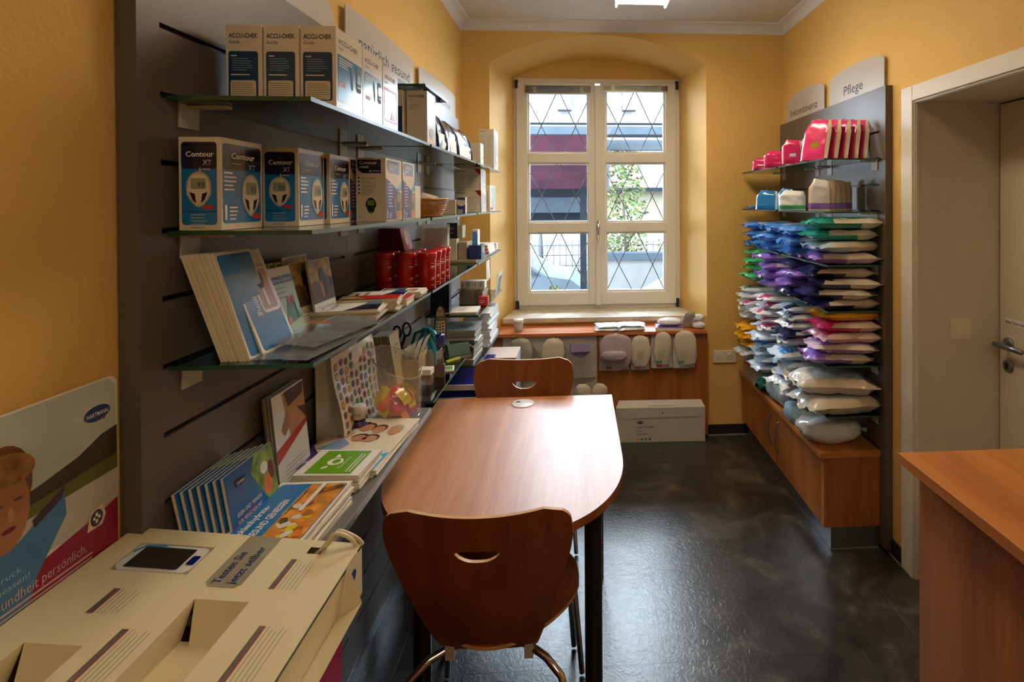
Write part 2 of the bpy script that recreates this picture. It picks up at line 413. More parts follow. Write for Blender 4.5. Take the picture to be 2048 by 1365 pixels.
# ------------------------------------------------------------------ door in the right wall
def door():
    c = MB(); x0 = XR - 0.012
    c.box(x0, XR, 2.085, 2.160, 0, 2.045, TRIMW); c.box(x0, XR, 1.04, 2.085, 1.982, 2.045, TRIMW)
    c.box(x0, XR, 1.04, 1.115, 0, 1.982, TRIMW)
    struct(c.build('trim_5', bevel=0.003))
    REV = mat('white_reveal_lining', '#cfc6b2', 0.5, var=0.02)
    c = MB(); c.box(XR - 0.004, XD + 0.02, 2.08, 2.095, 0, 1.98, REV); c.box(XR - 0.004, XD + 0.02, 1.115, 2.08, 1.975, 1.99, REV); c.box(XR - 0.004, XD + 0.02, 1.10, 1.115, 0, 1.975, REV)
    c.box(XR + 0.002, XR + 0.010, 2.077, 2.080, 0, 1.975, TRIMW); c.box(XR + 0.002, XR + 0.010, 1.115, 2.08, 1.972, 1.975, TRIMW)
    struct(c.build('trim_6'))
    d = thing('door_1', None, None, (XD, 1.6, 0)); d['kind'] = 'structure'
    DL = mat('white_door_leaf', '#d5cbb6', 0.45, var=0.02)
    MB().box(0, 0.04, -0.48, 0.474, 0.008, 1.968, DL).build('door_leaf', d, bevel=0.002)
    h = MB(); M = Matrix.Rotation(-pi / 2, 4, 'Y')
    y = 0.428
    h.lathe([(0.026, 0), (0.026, 0.006), (0.022, 0.009)], (0, 0, 0), STEEL, 24, Matrix.Translation((0, y, 0.985)) @ M)
    h.tube([(0, y, 0.985), (-0.05, y, 0.985)], 0.009, STEEL); h.tube([(-0.052, y + 0.012, 0.985), (-0.052, y - 0.12, 0.985)], 0.0105, STEEL, 12)
    h.build('door_handle', d, fix=True)
    h = MB(); h.lathe([(0.026, 0), (0.026, 0.006), (0.022, 0.009)], (0, 0, 0), STEEL, 24, Matrix.Translation((0, y, 0.895)) @ M)
    h.box(-0.014, -0.008, y - 0.005, y + 0.005, 0.882, 0.908, GREYD); h.build('lock_plate', d, fix=True)
    f = Fr((-0.001, y + 0.018, 1.063), (0, -1, 0), (0, 0, 1)); s = MB()
    s.rect(f, 0, 0, 0.16, 0.028, 0.0005, mat('paper_white', '#e2e0dc', 0.6, var=0.02)); s.text(f, 0.005, 0.008, 0.014, 'Bitte Türen schließen', 0.001, mat('ink_black', '#1c1a19', 0.6, var=0), bold=True)
    s.build('notice_strip', d)
door()
sw = thing('light_switch', 'square white light switch on the doorway reveal', 'light switch', (1.575, 2.08, 1.04))
SWM = mat('switch_plastic', '#ddd3bd', 0.35, var=0.01)
MB().prism(Fr((0, 0, 0), (1, 0, 0), (0, 0, 1)), rrect(-0.041, -0.041, 0.041, 0.041, 0.004), 0, 0.009, SWM).build('switch_plate', sw, bevel=0.002)
MB().prism(Fr((0, -0.009, 0), (1, 0, 0), (0, 0, 1)), rrect(-0.027, -0.027, 0.027, 0.027, 0.002), 0, 0.004, SWM).build('rocker', sw, bevel=0.001)
so = thing('wall_socket', 'white double power socket on the yellow wall under the window', 'socket', (0.978, YB, 0.529))
pts = MB().prism(Fr((0, 0, 0), (1, 0, 0), (0, 0, 1)), rrect(-0.076, -0.04, 0.076, 0.04, 0.004), 0, 0.009, SWM).build('socket_plate', so, bevel=0.002)
for q in (-0.036, 0.036):
    k = MB(); k.lathe([(0.022, 0.0), (0.020, -0.006), (0.0, -0.006)], (0, 0, 0), mat('socket_well', '#b5aa92', 0.5), 20, Matrix.Translation((q, -0.0095, 0)) @ Matrix.Rotation(pi / 2, 4, 'X'))
    k.lathe([(0.024, 0.0), (0.024, 0.001), (0.021, 0.001)], (0, 0, 0), SWM, 20, Matrix.Translation((q, -0.009, 0)) @ Matrix.Rotation(pi / 2, 4, 'X'))
    for e in (-0.009, 0.009): k.lathe([(0.0025, 0), (0.0025, 0.0008)], (0, 0, 0), GREYD, 8, Matrix.Translation((q + e, -0.0105, 0)) @ Matrix.Rotation(pi / 2, 4, 'X'))
    k.build('socket_outlet', so, fix=True)

# ------------------------------------------------------------------ ceiling lamps
def lamp(name, label, x, y, ln, st):
    r = thing(name, label, 'lamp', (x, y, ZC), 0)
    hs = mat('white_lamp_housing', '#d8d8d8', 0.35, var=0); es_ = mat('added_glow_side_' + name, '#000000', 0.5, var=0, emit='#ffeedd', es=st * 0.35)  # the sides are made to glow, added to brighten the ceiling
    b = MB(); w = 0.145
    b.box(-w, -w + 0.01, -ln / 2, ln / 2, -0.075, 0, es_); b.box(w - 0.01, w, -ln / 2, ln / 2, -0.075, 0, es_); b.box(-w, w, -ln / 2, -ln / 2 + 0.01, -0.06, 0, hs); b.box(-w, w, ln / 2 - 0.01, ln / 2, -0.06, 0, hs)
    b.build('lamp_housing', r)
    e = mat('warm_lamp_light_' + name, '#000000', 0.5, var=0, emit='#ffe3bb', es=st)
    
    MB().box(-w + 0.01, w - 0.01, -ln / 2 + 0.01, ln / 2 - 0.01, -0.05, -0.03, e).build('diffuser', r)
    g = MB(); k = int(ln / 0.06)
    for i in range(1, k): yy = -ln / 2 + ln * i / k; g.box(-w + 0.01, w - 0.01, yy - 0.001, yy + 0.001, -0.062, -0.051, CHROME)
    for q in (-0.05, 0.05, 0): g.box(q - 0.002, q + 0.002, -ln / 2 + 0.01, ln / 2 - 0.01, -0.062, -0.051, CHROME)
    g.build('louvre', r)
lamp('ceiling_lamp', 'rectangular louvred ceiling lamp glowing above the middle of the room', 0.36, 2.39, 1.2, LAMP_STRENGTH)
lamp('added_rear_lamp', 'unseen ceiling lamp added behind the viewer', 0.36, -0.6, 1.2, LAMP_STRENGTH * 0.6)  # unseen second lamp, added to light the near part of the room

# ------------------------------------------------------------------ slatwalls
def slatwall(name, label, x, y0, y1, zt, sgn, extra=True, group=None):
    """one panel standing on the wall; front face at x, thickness away from the room; sgn +1 faces +x"""
    T = 0.0335; r = thing(name, label, 'slatwall', (x, (y0 + y1) / 2, 0), 0, group); L = (y1 - y0) / 2 - 0.0008
    b = MB(); q = -sgn
    def bx(u0, u1, v0, v1, z0, z1, m):
        a, c = sorted((q * u0, q * u1)); b.box(a, c, v0, v1, z0, z1, m)
    e = 0.048
    zb = 0.08 if sgn > 0 else 0.02
    bx(0.012, T, -L, L, zb, zt, GREY)
    bx(0, 0.012, -L, -L + e, zb, zt, GREY); bx(0, 0.012, L - 0.012, L, zb, zt, GREY)
    slots = [1.881 - 0.119 * i for i in range(15)]
    z = zt
    for s in slots:
        bx(0, 0.012, -L + e, L - 0.012, s + 0.005, z, GREY); z = s - 0.005
    bx(0, 0.012, -L + e, L - 0.012, zb, z, GREY)
    b.build('panel', r)
    k = MB()
    for s in slots:
        a, c = sorted((q * 0.008, q * 0.0118)); k.box(a, c, -L + e, L - 0.012, s - 0.005, s + 0.005, mat('slot_lining', '#2a2622', 0.45, metal=0.3, var=0))
    k.build('slot_channels', r)
    return r
SWN = ['nearest', 'middle', 'farthest']
for i, (a, b_) in enumerate(((0.908, 1.684), (1.684, 2.46), (2.46, 3.24))):
    slatwall('slatwall_panel', ['grey slatwall panel nearest the viewer on the left wall, behind the blue meter boxes', 'middle grey slatwall panel on the left wall, behind the red tubs', 'farthest grey slatwall panel on the left wall, behind the basket'][i], -0.722, a, b_, 2.075, 1, group='grey slatwall panels on the left wall')
for i, (a, b_) in enumerate(((2.235, 2.82), (2.82, 3.445))):
    slatwall('slatwall_panel', ['grey slatwall panel beside the doorway, under the Pflege sign', 'grey slatwall panel in the right corner, under the Inkontinenz sign'][i], 1.351, a, b_, 2.08, -1, group='grey slatwall panels on the right wall')
b = MB(); b.box(XL, -0.712, 0.91, 3.24, 0.0, 0.078, STEEL); tag(b.build('plinth_strip'), 'brushed steel plinth strip along the floor under the left slatwall', 'plinth')

# ------------------------------------------------------------------ arched acrylic signs
ACR = mat('frosted_white_acrylic', '#cfcbc4', 0.35, var=0, trans=0.15, alpha=0.78)
INK = mat('ink_dark_brown', '#2b2420', 0.5, var=0)
def arch_sign(label, x, y0, y1, z0, zt, sgn, txt, ta, tb, th, tw):
    r = thing('arched_sign', label, 'sign', (x, (y0 + y1) / 2, z0)); w = y1 - y0
    fr = Fr((0, -w / 2 if sgn > 0 else w / 2, 0), (0, sgn, 0), (0, 0, 1))
    pts = [(0.012, 0), (w - 0.012, 0)] + [(w / 2 + (w / 2 - 0.012) * cos(t), 0.13 + (zt - z0 - 0.13) * sin(t)) for t in [pi * i / 28 for i in range(29)]]
    MB().prism(fr, pts, 0, 0.004, ACR).build('acrylic_plate', r)
    MB().text(fr, ta, tb, th, txt, 0.0045, INK, w=tw).build('lettering', r)
# ------------------------------------------------------------------ signs above the slatwalls
arch_sign('frosted arched sign above the nearest left slatwall, without visible writing', -0.742, 0.94, 1.665, 2.076, 2.222, 1, ' ', 0, 0, 0.01, None) if False else None
def blank_sign():
    r = thing('arched_sign', 'frosted arched sign plate on top of the nearest left slatwall, cut by the picture edge', 'sign', (-0.742, 1.30, 2.076)); w = 0.725
    fr = Fr((0, -w / 2, 0), (0, 1, 0), (0, 0, 1))
    pts = [(0.012, 0), (w - 0.012, 0)] + [(w / 2 + (w / 2 - 0.012) * cos(t), 0.05 + 0.096 * sin(t)) for t in [pi * i / 28 for i in range(29)]]
    MB().prism(fr, pts, 0, 0.004, ACR).build('acrylic_plate', r)
blank_sign()
arch_sign('frosted arched sign reading natürlich gesund above the middle left slatwall', -0.742, 1.715, 2.43, 2.076, 2.218, 1, 'natürlich gesund', 0.113, 0.022, 0.062, 0.53)
arch_sign('frosted arched sign reading Medizintechnik, farthest one on the left wall', -0.742, 2.49, 3.235, 2.076, 2.222, 1, 'Medizintechnik', 0.07, 0.03, 0.062, 0.54)
arch_sign('frosted arched sign reading Inkontinenz above the right corner slatwall', 1.371, 2.835, 3.385, 2.081, 2.255, -1, 'Inkontinenz', 0.078, 0.03, 0.064, 0.38)
arch_sign('frosted arched sign reading Pflege beside the doorway', 1.371, 2.26, 2.80, 2.081, 2.25, -1, 'Pflege', 0.172, 0.03, 0.068, 0.18)

# ------------------------------------------------------------------ glass shelves
def glass_mat():
    m = bpy.data.materials.new('green_edged_glass'); m.use_nodes = True; N = m.node_tree.nodes; L = m.node_tree.links
    b = N['Principled BSDF']; b.inputs['Base Color'].default_value = (*lin('#a9c2bb'), 1); b.inputs['Roughness'].default_value = 0.03
    b.inputs['Transmission Weight'].default_value = 1.0; b.inputs['IOR'].default_value = 1.5
    tr = N.new('ShaderNodeBsdfTransparent'); tr.inputs['Color'].default_value = (*lin('#dbe8e3'), 1)
    mx = N.new('ShaderNodeMixShader'); fr = N.new('ShaderNodeFresnel'); fr.inputs['IOR'].default_value = 1.45
    gl = N.new('ShaderNodeBsdfGlossy'); gl.inputs['Roughness'].default_value = 0.04; gl.inputs['Color'].default_value = (0.9, 0.95, 0.95, 1)
    mth = N.new('ShaderNodeMath'); mth.operation = 'MULTIPLY_ADD'; mth.inputs[1].default_value = 1.0; mth.inputs[2].default_value = 0.04
    L.new(fr.outputs[0], mth.inputs[0]); L.new(mth.outputs[0], mx.inputs[0]); L.new(tr.outputs[0], mx.inputs[1]); L.new(gl.outputs[0], mx.inputs[2])
    L.new(mx.outputs[0], N['Material Output'].inputs['Surface'])
    return m
GLASS = glass_mat()
GEDGE = mat('dark_green_glass_edge', '#1f4a3a', 0.15, var=0.05, spec=0.8)
GEDGE2 = mat('pale_blue_glass_edge', '#5d7a7a', 0.3, var=0.05, spec=0.8)
BRK = mat('white_bracket', '#b9b6ae', 0.4, var=0.02)
def glass_shelf(label, xw, sgn, y0, y1, z, depth, group, th=0.008):
    """z is the top of the glass"""
    r = thing('glass_shelf', label, 'shelf', (xw, (y0 + y1) / 2, z), 0, group); L = (y1 - y0) / 2; s = sgn
    g = MB(); x0, x1 = sorted((s * 0.003, s * depth))
    xi0, xi1 = x0 + 0.0006, x1 - 0.0006
    g.add([(xi0, -L, 0), (xi1, -L, 0), (xi1, L, 0), (xi0, L, 0)], [(0, 1, 2, 3)], GLASS)
    g.add([(xi0, -L, -th), (xi1, -L, -th), (xi1, L, -th), (xi0, L, -th)], [(3, 2, 1, 0)], GLASS)
    g.add([(x0, -L, -th), (x1, -L, -th), (x1, -L, 0), (x0, -L, 0)], [(0, 1, 2, 3)], GEDGE)
    g.add([(x0, L, -th), (x1, L, -th), (x1, L, 0), (x0, L, 0)], [(3, 2, 1, 0)], GEDGE)
    xf = x1 if s > 0 else x0; g.add([(xf, -L, -th), (xf, L, -th), (xf, L, 0), (xf, -L, 0)], [(0, 1, 2, 3) if s > 0 else (3, 2, 1, 0)], GEDGE2 if s > 0 else mat('dark_glass_front_edge', '#2a3b35', 0.5, var=0.05, spec=0.2))
    xf = x0 if s > 0 else x1; g.add([(xf, -L, -th), (xf, L, -th), (xf, L, 0), (xf, -L, 0)], [(3, 2, 1, 0) if s > 0 else (0, 1, 2, 3)], GEDGE)
    g.build('glass_plate', r)
    for yy in (-L + 0.055, L - 0.055):
        b = MB(); a, c = sorted((0.0, s * 0.004)); b.box(a, c, yy - 0.025, yy + 0.025, -0.052, -th, BRK)
        a, c = sorted((0.0, s * 0.075)); b.box(a, c, yy - 0.008, yy + 0.008, -th - 0.007, -th - 0.0005, BRK); b.build('bracket', r, bevel=0.001)
    return r
XW = -0.722; DP = 0.248
PAN = ((0.966, 1.715), (1.735, 2.485), (2.51, 3.25))
def gs(i, z, lab, grp='glass shelves on the left wall'): glass_shelf(lab, XW, 1, PAN[i][0], PAN[i][1], z, DP, grp)
gs(0, 1.761, 'top glass shelf on the nearest left slatwall, carrying the white and blue device boxes')
gs(0, 1.523, 'second glass shelf on the nearest left slatwall, carrying the blue meter boxes')
gs(0, 1.285, 'third glass shelf on the nearest left slatwall, carrying leaning white brochures')
r = thing('board_shelf', 'lowest grey board shelf on the nearest left slatwall, full of magazines', 'shelf', (XW, 1.34, 0.915))
MB().box(0.001, DP, -0.385, 0.37, -0.016, 0, mat('grey_shelf_board', '#6c6a68', 0.35, var=0.08, scale=20)).build('board', r, bevel=0.001)
for yy in (-0.33, 0.31): MB().box(0, 0.075, yy - 0.02, yy + 0.02, -0.05, -0.016, BRK).build('bracket', r)
gs(1, 1.761, 'upper glass shelf on the middle left slatwall, carrying silver pouches')
glass_shelf('short high glass shelf above the silver pouches', XW, 1, 1.735, 2.485, 1.957, 0.232, 'glass shelves on the left wall') if False else None
gs(1, 1.523, 'glass shelf on the middle left slatwall, carrying the wicker basket')
gs(1, 1.285, 'glass shelf on the middle left slatwall, carrying the red tubs')
gs(1, 0.925, 'glass shelf on the middle left slatwall, carrying the telephone and stamp')
gs(2, 1.761, 'upper glass shelf on the farthest left slatwall, with a tall white box at its end')
gs(2, 1.523, 'glass shelf on the farthest left slatwall, carrying two stacked boxes with red corners')
gs(2, 1.285, 'glass shelf on the farthest left slatwall, carrying the small navy box')
gs(2, 1.038, 'glass shelf on the farthest left slatwall, carrying the pile with a red booklet')
gs(2, 0.800, 'lowest glass shelf on the farthest left slatwall, under tall brochure stacks')
# little upper shelf over the middle panel
glass_shelf('small glass shelf highest on the left wall, above the tall white box', XW + 0.13, 1, 1.735, 2.02, 1.957, 0.10, None)

# ------------------------------------------------------------------ consulting table
def table():
    r = thing('table', 'cherry wood table with a rounded near end and a round cable hole', 'table', (-0.228, 1.80, 0))
    fr = Fr((0, 0, 0), (1, 0, 0), (0, 1, 0)); hw = 0.367
    pts = [(hw, 0.455), (-hw, 0.455)] + [(-hw * cos(t) if True else 0, -0.09 - 0.405 * sin(t)) for t in [pi * i / 40 for i in range(41)]]
    pts[2:] = [( -hw * math.copysign(abs(cos(t)) ** 0.86, cos(t)), -0.09 - 0.405 * abs(sin(t)) ** 0.92) for t in [pi * i / 48 for i in range(49)]]
    MB().prism(fr, pts, 0.715, 0.740, WOODT, WOODX).build('tabletop', r, bevel=0.0015)
    for (x, y) in ((0.265, -0.31), (-0.215, -0.31), (0.30, 0.38), (-0.30, 0.38)):
        l = MB(); l.prism(Fr((x, y, 0), (1, 0, 0), (0, 1, 0)), oval(0, 0, 0.025, 0.022, 20), 0.0, 0.715, mat('dark_steel_leg', '#4c4a46', 0.28, metal=0.85, var=0.03), smooth=True)
        l.build('leg', r)
    g = MB(); WP = mat('white_plastic_grommet', '#e6e8ea', 0.3, var=0)
    g.lathe([(0.046, 0.0), (0.046, 0.002), (0.043, 0.0032), (0.0, 0.0032)], (-0.005, 0.378, 0.7402), WP, 32)
    g.prism(Fr((-0.005, 0.378, 0.7402), (1, 0, 0), (0, 1, 0)), [(-0.036, 0.004), (-0.02, 0.022), (-0.008, 0.008)], 0.0033, 0.0036, GREYD)
    g.build('cable_grommet', r)
table()

# ------------------------------------------------------------------ plywood chairs
PLYD = wood_mat('stained_cherry_plywood', '#6e3413', '#93501f', 0.35, 'z', coat=0.15)
PLYE = mat('pale_plywood_edge', '#cfa468', 0.45, var=0.08, scale=30)
def chair(label, x, y, rz):
    """faces +y locally; backrest behind (-y)"""
    r = thing('plywood_chair', label, 'chair', (x, y, 0), rz, 'cherry plywood chairs at the table')
    th = 0.010
    # backrest: height parameter t 0..1 from z .47 to .85, outline half width hw(t), curved around the sitter
    def hw(t):
        pts = [(0, 0.110), (0.03, 0.124), (0.3, 0.158), (0.6, 0.196), (0.75, 0.214), (0.84, 0.220), (0.90, 0.219), (0.94, 0.213), (0.97, 0.201), (0.99, 0.182), (1.0, 0.155)]
        for (a, b), (c, d) in zip(pts, pts[1:]):
            if t <= c: return b + (d - b) * (t - a) / (c - a)
        return pts[-1][1]
    def pos(u, t, o):
        w = hw(t); X = u * w
        Z = 0.437 + 0.423 * t
        Y = -0.232 - 0.100 * t + 0.55 * X * X + 0.05 * (1 - t) ** 3 + o
        return Vector((X, Y, Z + (0.012 * abs(u) ** 2 if t > 0.9 else 0)))
    b = MB(); nu, nv = 28, 44
    # grid lines, dense where the crescent hand slot is cut
    us = [-1 + 2 * i / 28 for i in range(29)]; ts = [i / 40 for i in range(41)]
    i0, i1 = 10, 18; j0, j1 = 27, 33            # grid-aligned window around the slot
    vs = []; idx = {}
    for side, o in ((0, 0.0), (1, th)):
        for j, t in enumerate(ts):
            for i, u in enumerate(us): idx[(side, i, j)] = len(vs); vs.append(pos(u, t, o))
    ff, fb = [], []
    for j in range(40):
        for i in range(28):
            if i0 <= i < i1 and j0 <= j < j1: continue
            ff.append((idx[(0, i, j)], idx[(0, i + 1, j)], idx[(0, i + 1, j + 1)], idx[(0, i, j + 1)])); fb.append((idx[(1, i, j)], idx[(1, i, j + 1)], idx[(1, i + 1, j + 1)], idx[(1, i + 1, j)]))
    rim = [(i, j0) for i in range(i0, i1)] + [(i1, j) for j in range(j0, j1)] + [(i, j1) for i in range(i1, i0, -1)] + [(i0, j) for j in range(j1, j0, -1)]
    cres = []
    for (i, j) in rim:
        u, t = us[i], ts[j]; X = u * hw(t) / 0.085; Yq = (t - 0.755) / 0.075; an = math.atan2(Yq, X)
        cx_, cy_ = cos(an), sin(an); XX = 0.052 * math.copysign(abs(cx_) ** 0.6, cx_)
        tt = 0.775 + (0.014 * cy_ if cy_ > 0 else 0.058 * cy_) ; XX *= 1.0 if cy_ > -0.2 else (0.72 + 0.28 * (1 + cy_) / 0.8); cres.append((XX / hw(tt), tt))
    ci = {}
    for side, o in ((0, 0.0), (1, th)):
        for k, (u, t) in enumerate(cres): ci[(side, k)] = len(vs); vs.append(pos(u, t, o))
    n_ = len(rim)
    for k in range(n_):
        q = (k + 1) % n_
        ff.append((idx[(0, *rim[k])], idx[(0, *rim[q])], ci[(0, q)], ci[(0, k)])); fb.append((idx[(1, *rim[q])], idx[(1, *rim[k])], ci[(1, k)], ci[(1, q)]))
    b = MB(); b.add(vs, ff + fb, PLYD, True)
    ed = [(ci[(0, k)], ci[(0, (k + 1) % n_)], ci[(1, (k + 1) % n_)], ci[(1, k)]) for k in range(n_)]
    nu, nv = 28, 40
    for j in range(nv):
        ed.append((idx[(0, 0, j)], idx[(0, 0, j + 1)], idx[(1, 0, j + 1)], idx[(1, 0, j)])); ed.append((idx[(0, nu, j + 1)], idx[(0, nu, j)], idx[(1, nu, j)], idx[(1, nu, j + 1)]))
    for i in range(nu):
        ed.append((idx[(0, i, nv)], idx[(0, i + 1, nv)], idx[(1, i + 1, nv)], idx[(1, i, nv)])); ed.append((idx[(0, i + 1, 0)], idx[(0, i, 0)], idx[(1, i, 0)], idx[(1, i + 1, 0)]))
    b.add(vs, ed, PLYE, False)
    b.build('backrest', r)
    # seat: rounded shield shape, slightly dished
    s = MB(); N = 56; rings = 8
    def out(a):
        cx, cy = cos(a), sin(a)
        rx, ry = 0.222, 0.215
        if cy < 0: rx = 0.222 - 0.085 * (-cy) ** 1.3; ry = 0.205
        return rx * math.copysign(abs(cx) ** 0.85, cx), 0.0 + ry * math.copysign(abs(cy) ** 0.85, cy)
    def sv(k, a, o):
        f = k / rings; X, Y = out(a); X *= f; Y *= f
        return Vector((X, Y, 0.452 + 0.05 * X * X * 8 * 0.4 - 0.010 * (1 - f * f) - 0.12 * max(0, Y - 0.12) ** 1.6 + o))
    for o, rev in ((0.0, True), (0.010, False)):
        vs = [sv(0, 0, o)] + [sv(k, 2 * pi * i / N, o) for k in range(1, rings + 1) for i in range(N)]; fs = []
        for i in range(N):
            j = (i + 1) % N; fs.append((0, 1 + i, 1 + j))
            for k in range(rings - 1): a = 1 + k * N; fs.append((a + i, a + N + i, a + N + j, a + j))
        if rev: fs = [tuple(reversed(f)) for f in fs]
        s.add(vs, fs, PLYD, True)
    vs = [sv(rings, 2 * pi * i / N, 0.0) for i in range(N)] + [sv(rings, 2 * pi * i / N, 0.010) for i in range(N)]
    s.add(vs, [(i, (i + 1) % N, N + (i + 1) % N, N + i) for i in range(N)], PLYE, True)
    s.build('seat', r)
    for sx in (-1, 1):
        l = MB(); l.tube([(sx * 0.03, -0.13, 0.430), (sx * 0.10, -0.165, 0.430), (sx * 0.145, -0.195, 0.425), (sx * 0.185, -0.222, 0.40), (sx * 0.205, -0.240, 0.35), (sx * 0.215, -0.25, 0.25), (sx * 0.228, -0.27, 0.01)], 0.0095, CHROME, 12); l.build('leg', r, fix=True)
        l = MB(); l.tube([(sx * 0.03, 0.12, 0.430), (sx * 0.10, 0.15, 0.430), (sx * 0.15, 0.175, 0.42), (sx * 0.185, 0.19, 0.385), (sx * 0.20, 0.20, 0.30), (sx * 0.222, 0.22, 0.01)], 0.0095, CHROME, 12); l.build('leg', r, fix=True)
        MB().box(sx * 0.10 - 0.011, sx * 0.10 + 0.011, -0.182, -0.150, 0.410, 0.447, mat('white_plastic_clip', '#b9b2a4', 0.4)).build('mounting_clip', r)
        MB().box(sx * 0.10 - 0.011, sx * 0.10 + 0.011, 0.135, 0.165, 0.414, 0.444, mat('white_plastic_clip', '#b9b2a4', 0.4)).build('mounting_clip', r)
    return r
chair('plywood chair nearest the viewer, tucked under the rounded end of the table', -0.226, 1.522, radians(-2))
chair('plywood chair tucked in at the far straight end of the table', -0.246, 2.06, radians(180))

# ------------------------------------------------------------------ counter in the right foreground
c = thing('counter', 'tall wooden service counter in the right foreground with an overhanging top', 'counter', (1.15, 0.6, 0))
MB().box(-0.305, 0.23, -0.9, 0.742, 0.873, 0.900, WOODC).build('countertop', c, bevel=0.0012)
b = MB(); b.box(-0.262, 0.20, -0.85, 0.718, 0.0, 0.873, WOOD); b.build('body', c, bevel=0.001)

# ------------------------------------------------------------------ low cabinet under the right slatwall
c = thing('low_cabinet', 'long low wooden cabinet with two bow-handled doors under the bags', 'cabinet', (1.22, 2.86, 0))
MB().box(-0.15, 0.129, -0.590, 0.598, 0.420, 0.445, WOOD if False else wood_mat('cherry_laminate_depth', '#a45f2c', '#c07e42', 0.38, 'y')).build('top_board', c, bevel=0.001)
b = MB(); b.box(-0.112, 0.129, -0.583, 0.598, 0.105, 0.420, WOOD); b.build('carcass', c, bevel=0.0008)
for (a, b_, hy, cyl) in ((-0.544, -0.022, -0.058, 1), (-0.018, 0.522, 0.045, 1)):
    d = MB(); d.box(-0.130, -0.1125, a, b_, 0.108, 0.417, WOOD); do = d.build('door', c, bevel=0.001)
    h = MB(); h.tube([(-0.130, hy, 0.195)] + [(-0.130 - 0.026 * sin(pi * (0.08 + 0.84 * i / 10)), hy, 0.198 + 0.16 * i / 10) for i in range(11)] + [(-0.130, hy, 0.361)], 0.0045, STEEL, 8); h.build('handle', do, fix=True)
MB().box(-0.130, -0.1125, 0.526, 0.598, 0.108, 0.417, WOOD).build('filler_strip', c)
MB().box(-0.130, -0.1125, -0.583, -0.548, 0.108, 0.417, WOOD).build('end_strip', c)
b = MB(); b.box(-0.094, 0.129, -0.573, 0.598, 0.004, 0.105, STEEL); b.box(-0.097, 0.129, -0.576, 0.598, 0.0, 0.004, SEAL); b.build('plinth', c)

# ------------------------------------------------------------------ radiator cover under the window
c = thing('radiator_cover', 'wooden radiator cover panel and board under the window sill', 'panel', (0.14, 3.46, 0))
MB().box(-0.700, 0.698, -0.045, 0.012, 0.700, 0.720, wood_mat('cherry_board_light', '#b5622c', '#cf8650', 0.35, 'x')).build('top_board', c, bevel=0.001)
MB().box(-0.715, 0.713, -0.020, 0.0, 0.02, 0.700, WOOD).build('front_panel', c)
# ------------------------------------------------------------------ outside the window
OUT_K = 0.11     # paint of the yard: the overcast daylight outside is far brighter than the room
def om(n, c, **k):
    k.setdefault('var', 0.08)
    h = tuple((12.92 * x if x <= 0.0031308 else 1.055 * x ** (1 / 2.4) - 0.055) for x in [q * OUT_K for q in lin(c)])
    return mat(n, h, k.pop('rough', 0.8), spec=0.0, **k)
MET = om('slate_blue_pergola_metal', '#8799ab', rough=0.5); METD = om('dark_pergola_metal', '#4a535e')
g = MB(); g.box(-14, 14, 4.4, 40, -0.62, -0.5, om('pale_pavement', '#e4e4e4', scale=3)); o = struct(g.build('ground'))
r = thing('pergola', 'slate grey terrace pergola outside the window', 'pergola', (0.2, 6.6, -0.5))
b = MB(); b.box(-2.5, 4.5, -0.66, -0.54, 2.84, 2.93, MET); b.build('front_beam', r)
b = MB(); b.box(-2.5, 4.5, -0.66, -0.60, 2.955, 2.97, METD); b.build('top_rail', r)
b = MB(); b.box(0.12, 4.5, -0.30, -0.18, 2.70, 2.82, om('slate_blue_pergola_light', '#9fb0c2')); b.build('inner_beam', r)
b = MB(); b.box(0.12, 4.5, -0.42, -0.38, 2.84, 2.87, METD); b.build('awning_rail', r)
b = MB(); b.box(0.10, 0.55, -0.1, 0.3, 2.56, 2.70, METD); b.build('awning_box', r)
b = MB(); b.box(-2.5, 0.10, 1.2, 1.45, 1.92, 2.26, MET); b.build('end_beam', r)
b = MB(); b.box(-2.5, 0.10, 1.12, 1.2, 2.15, 2.28, METD); b.build('header_beam', r)
b = MB(); b.box(-2.5, 0.10, 1.5, 1.56, 1.78, 2.02, METD); b.build('lower_beam', r)
for x in (-0.92, -0.18): MB().box(x, x + 0.085, 0.35, 0.45, 0, 2.28, METD).build('post', r)
def awning_cloth():
    m = bpy.data.materials.new('wine_red_awning_cloth'); m.use_nodes = True; N = m.node_tree.nodes; L = m.node_tree.links; N.remove(N['Principled BSDF'])
    t = N.new('ShaderNodeBsdfTranslucent'); d = N.new('ShaderNodeBsdfDiffuse'); a = N.new('ShaderNodeMixShader'); tc = N.new('ShaderNodeTexCoord'); nz = N.new('ShaderNodeTexNoise'); cr = N.new('ShaderNodeValToRGB')
    nz.inputs['Scale'].default_value = 1.2; cr.color_ramp.elements[0].position = 0.4; cr.color_ramp.elements[1].position = 0.6; cr.color_ramp.elements[0].color = (0.0085, 0.0042, 0.0062, 1); cr.color_ramp.elements[1].color = (0.0150, 0.0058, 0.0082, 1)
    L.new(tc.outputs['Object'], nz.inputs['Vector']); L.new(nz.outputs['Fac'], cr.inputs['Fac']); L.new(cr.outputs['Color'], t.inputs['Color']); d.inputs['Color'].default_value = (0.02, 0.006, 0.01, 1)
    a.inputs[0].default_value = 0.3; L.new(t.outputs[0], a.inputs[1]); L.new(d.outputs[0], a.inputs[2]); L.new(a.outputs[0], N['Material Output'].inputs['Surface']); return m
b = MB()
b.grid(lambda u, v: (-2.5 + 2.6 * u, -0.52 + 1.75 * v, 2.86 - 0.62 * v - 0.05 * sin(pi * v)), 4, 12, awning_cloth()); b.build('awning_cloth', r)
b = MB(); b.box(0.12, 0.16, -0.5, 1.4, 2.2, 2.72, MET); b.build('side_rail', r)
r = thing('garden_wall', 'white terrace wall with a slate grey cap outside the right pane', 'wall', (0.6, 7.0, -0.5))
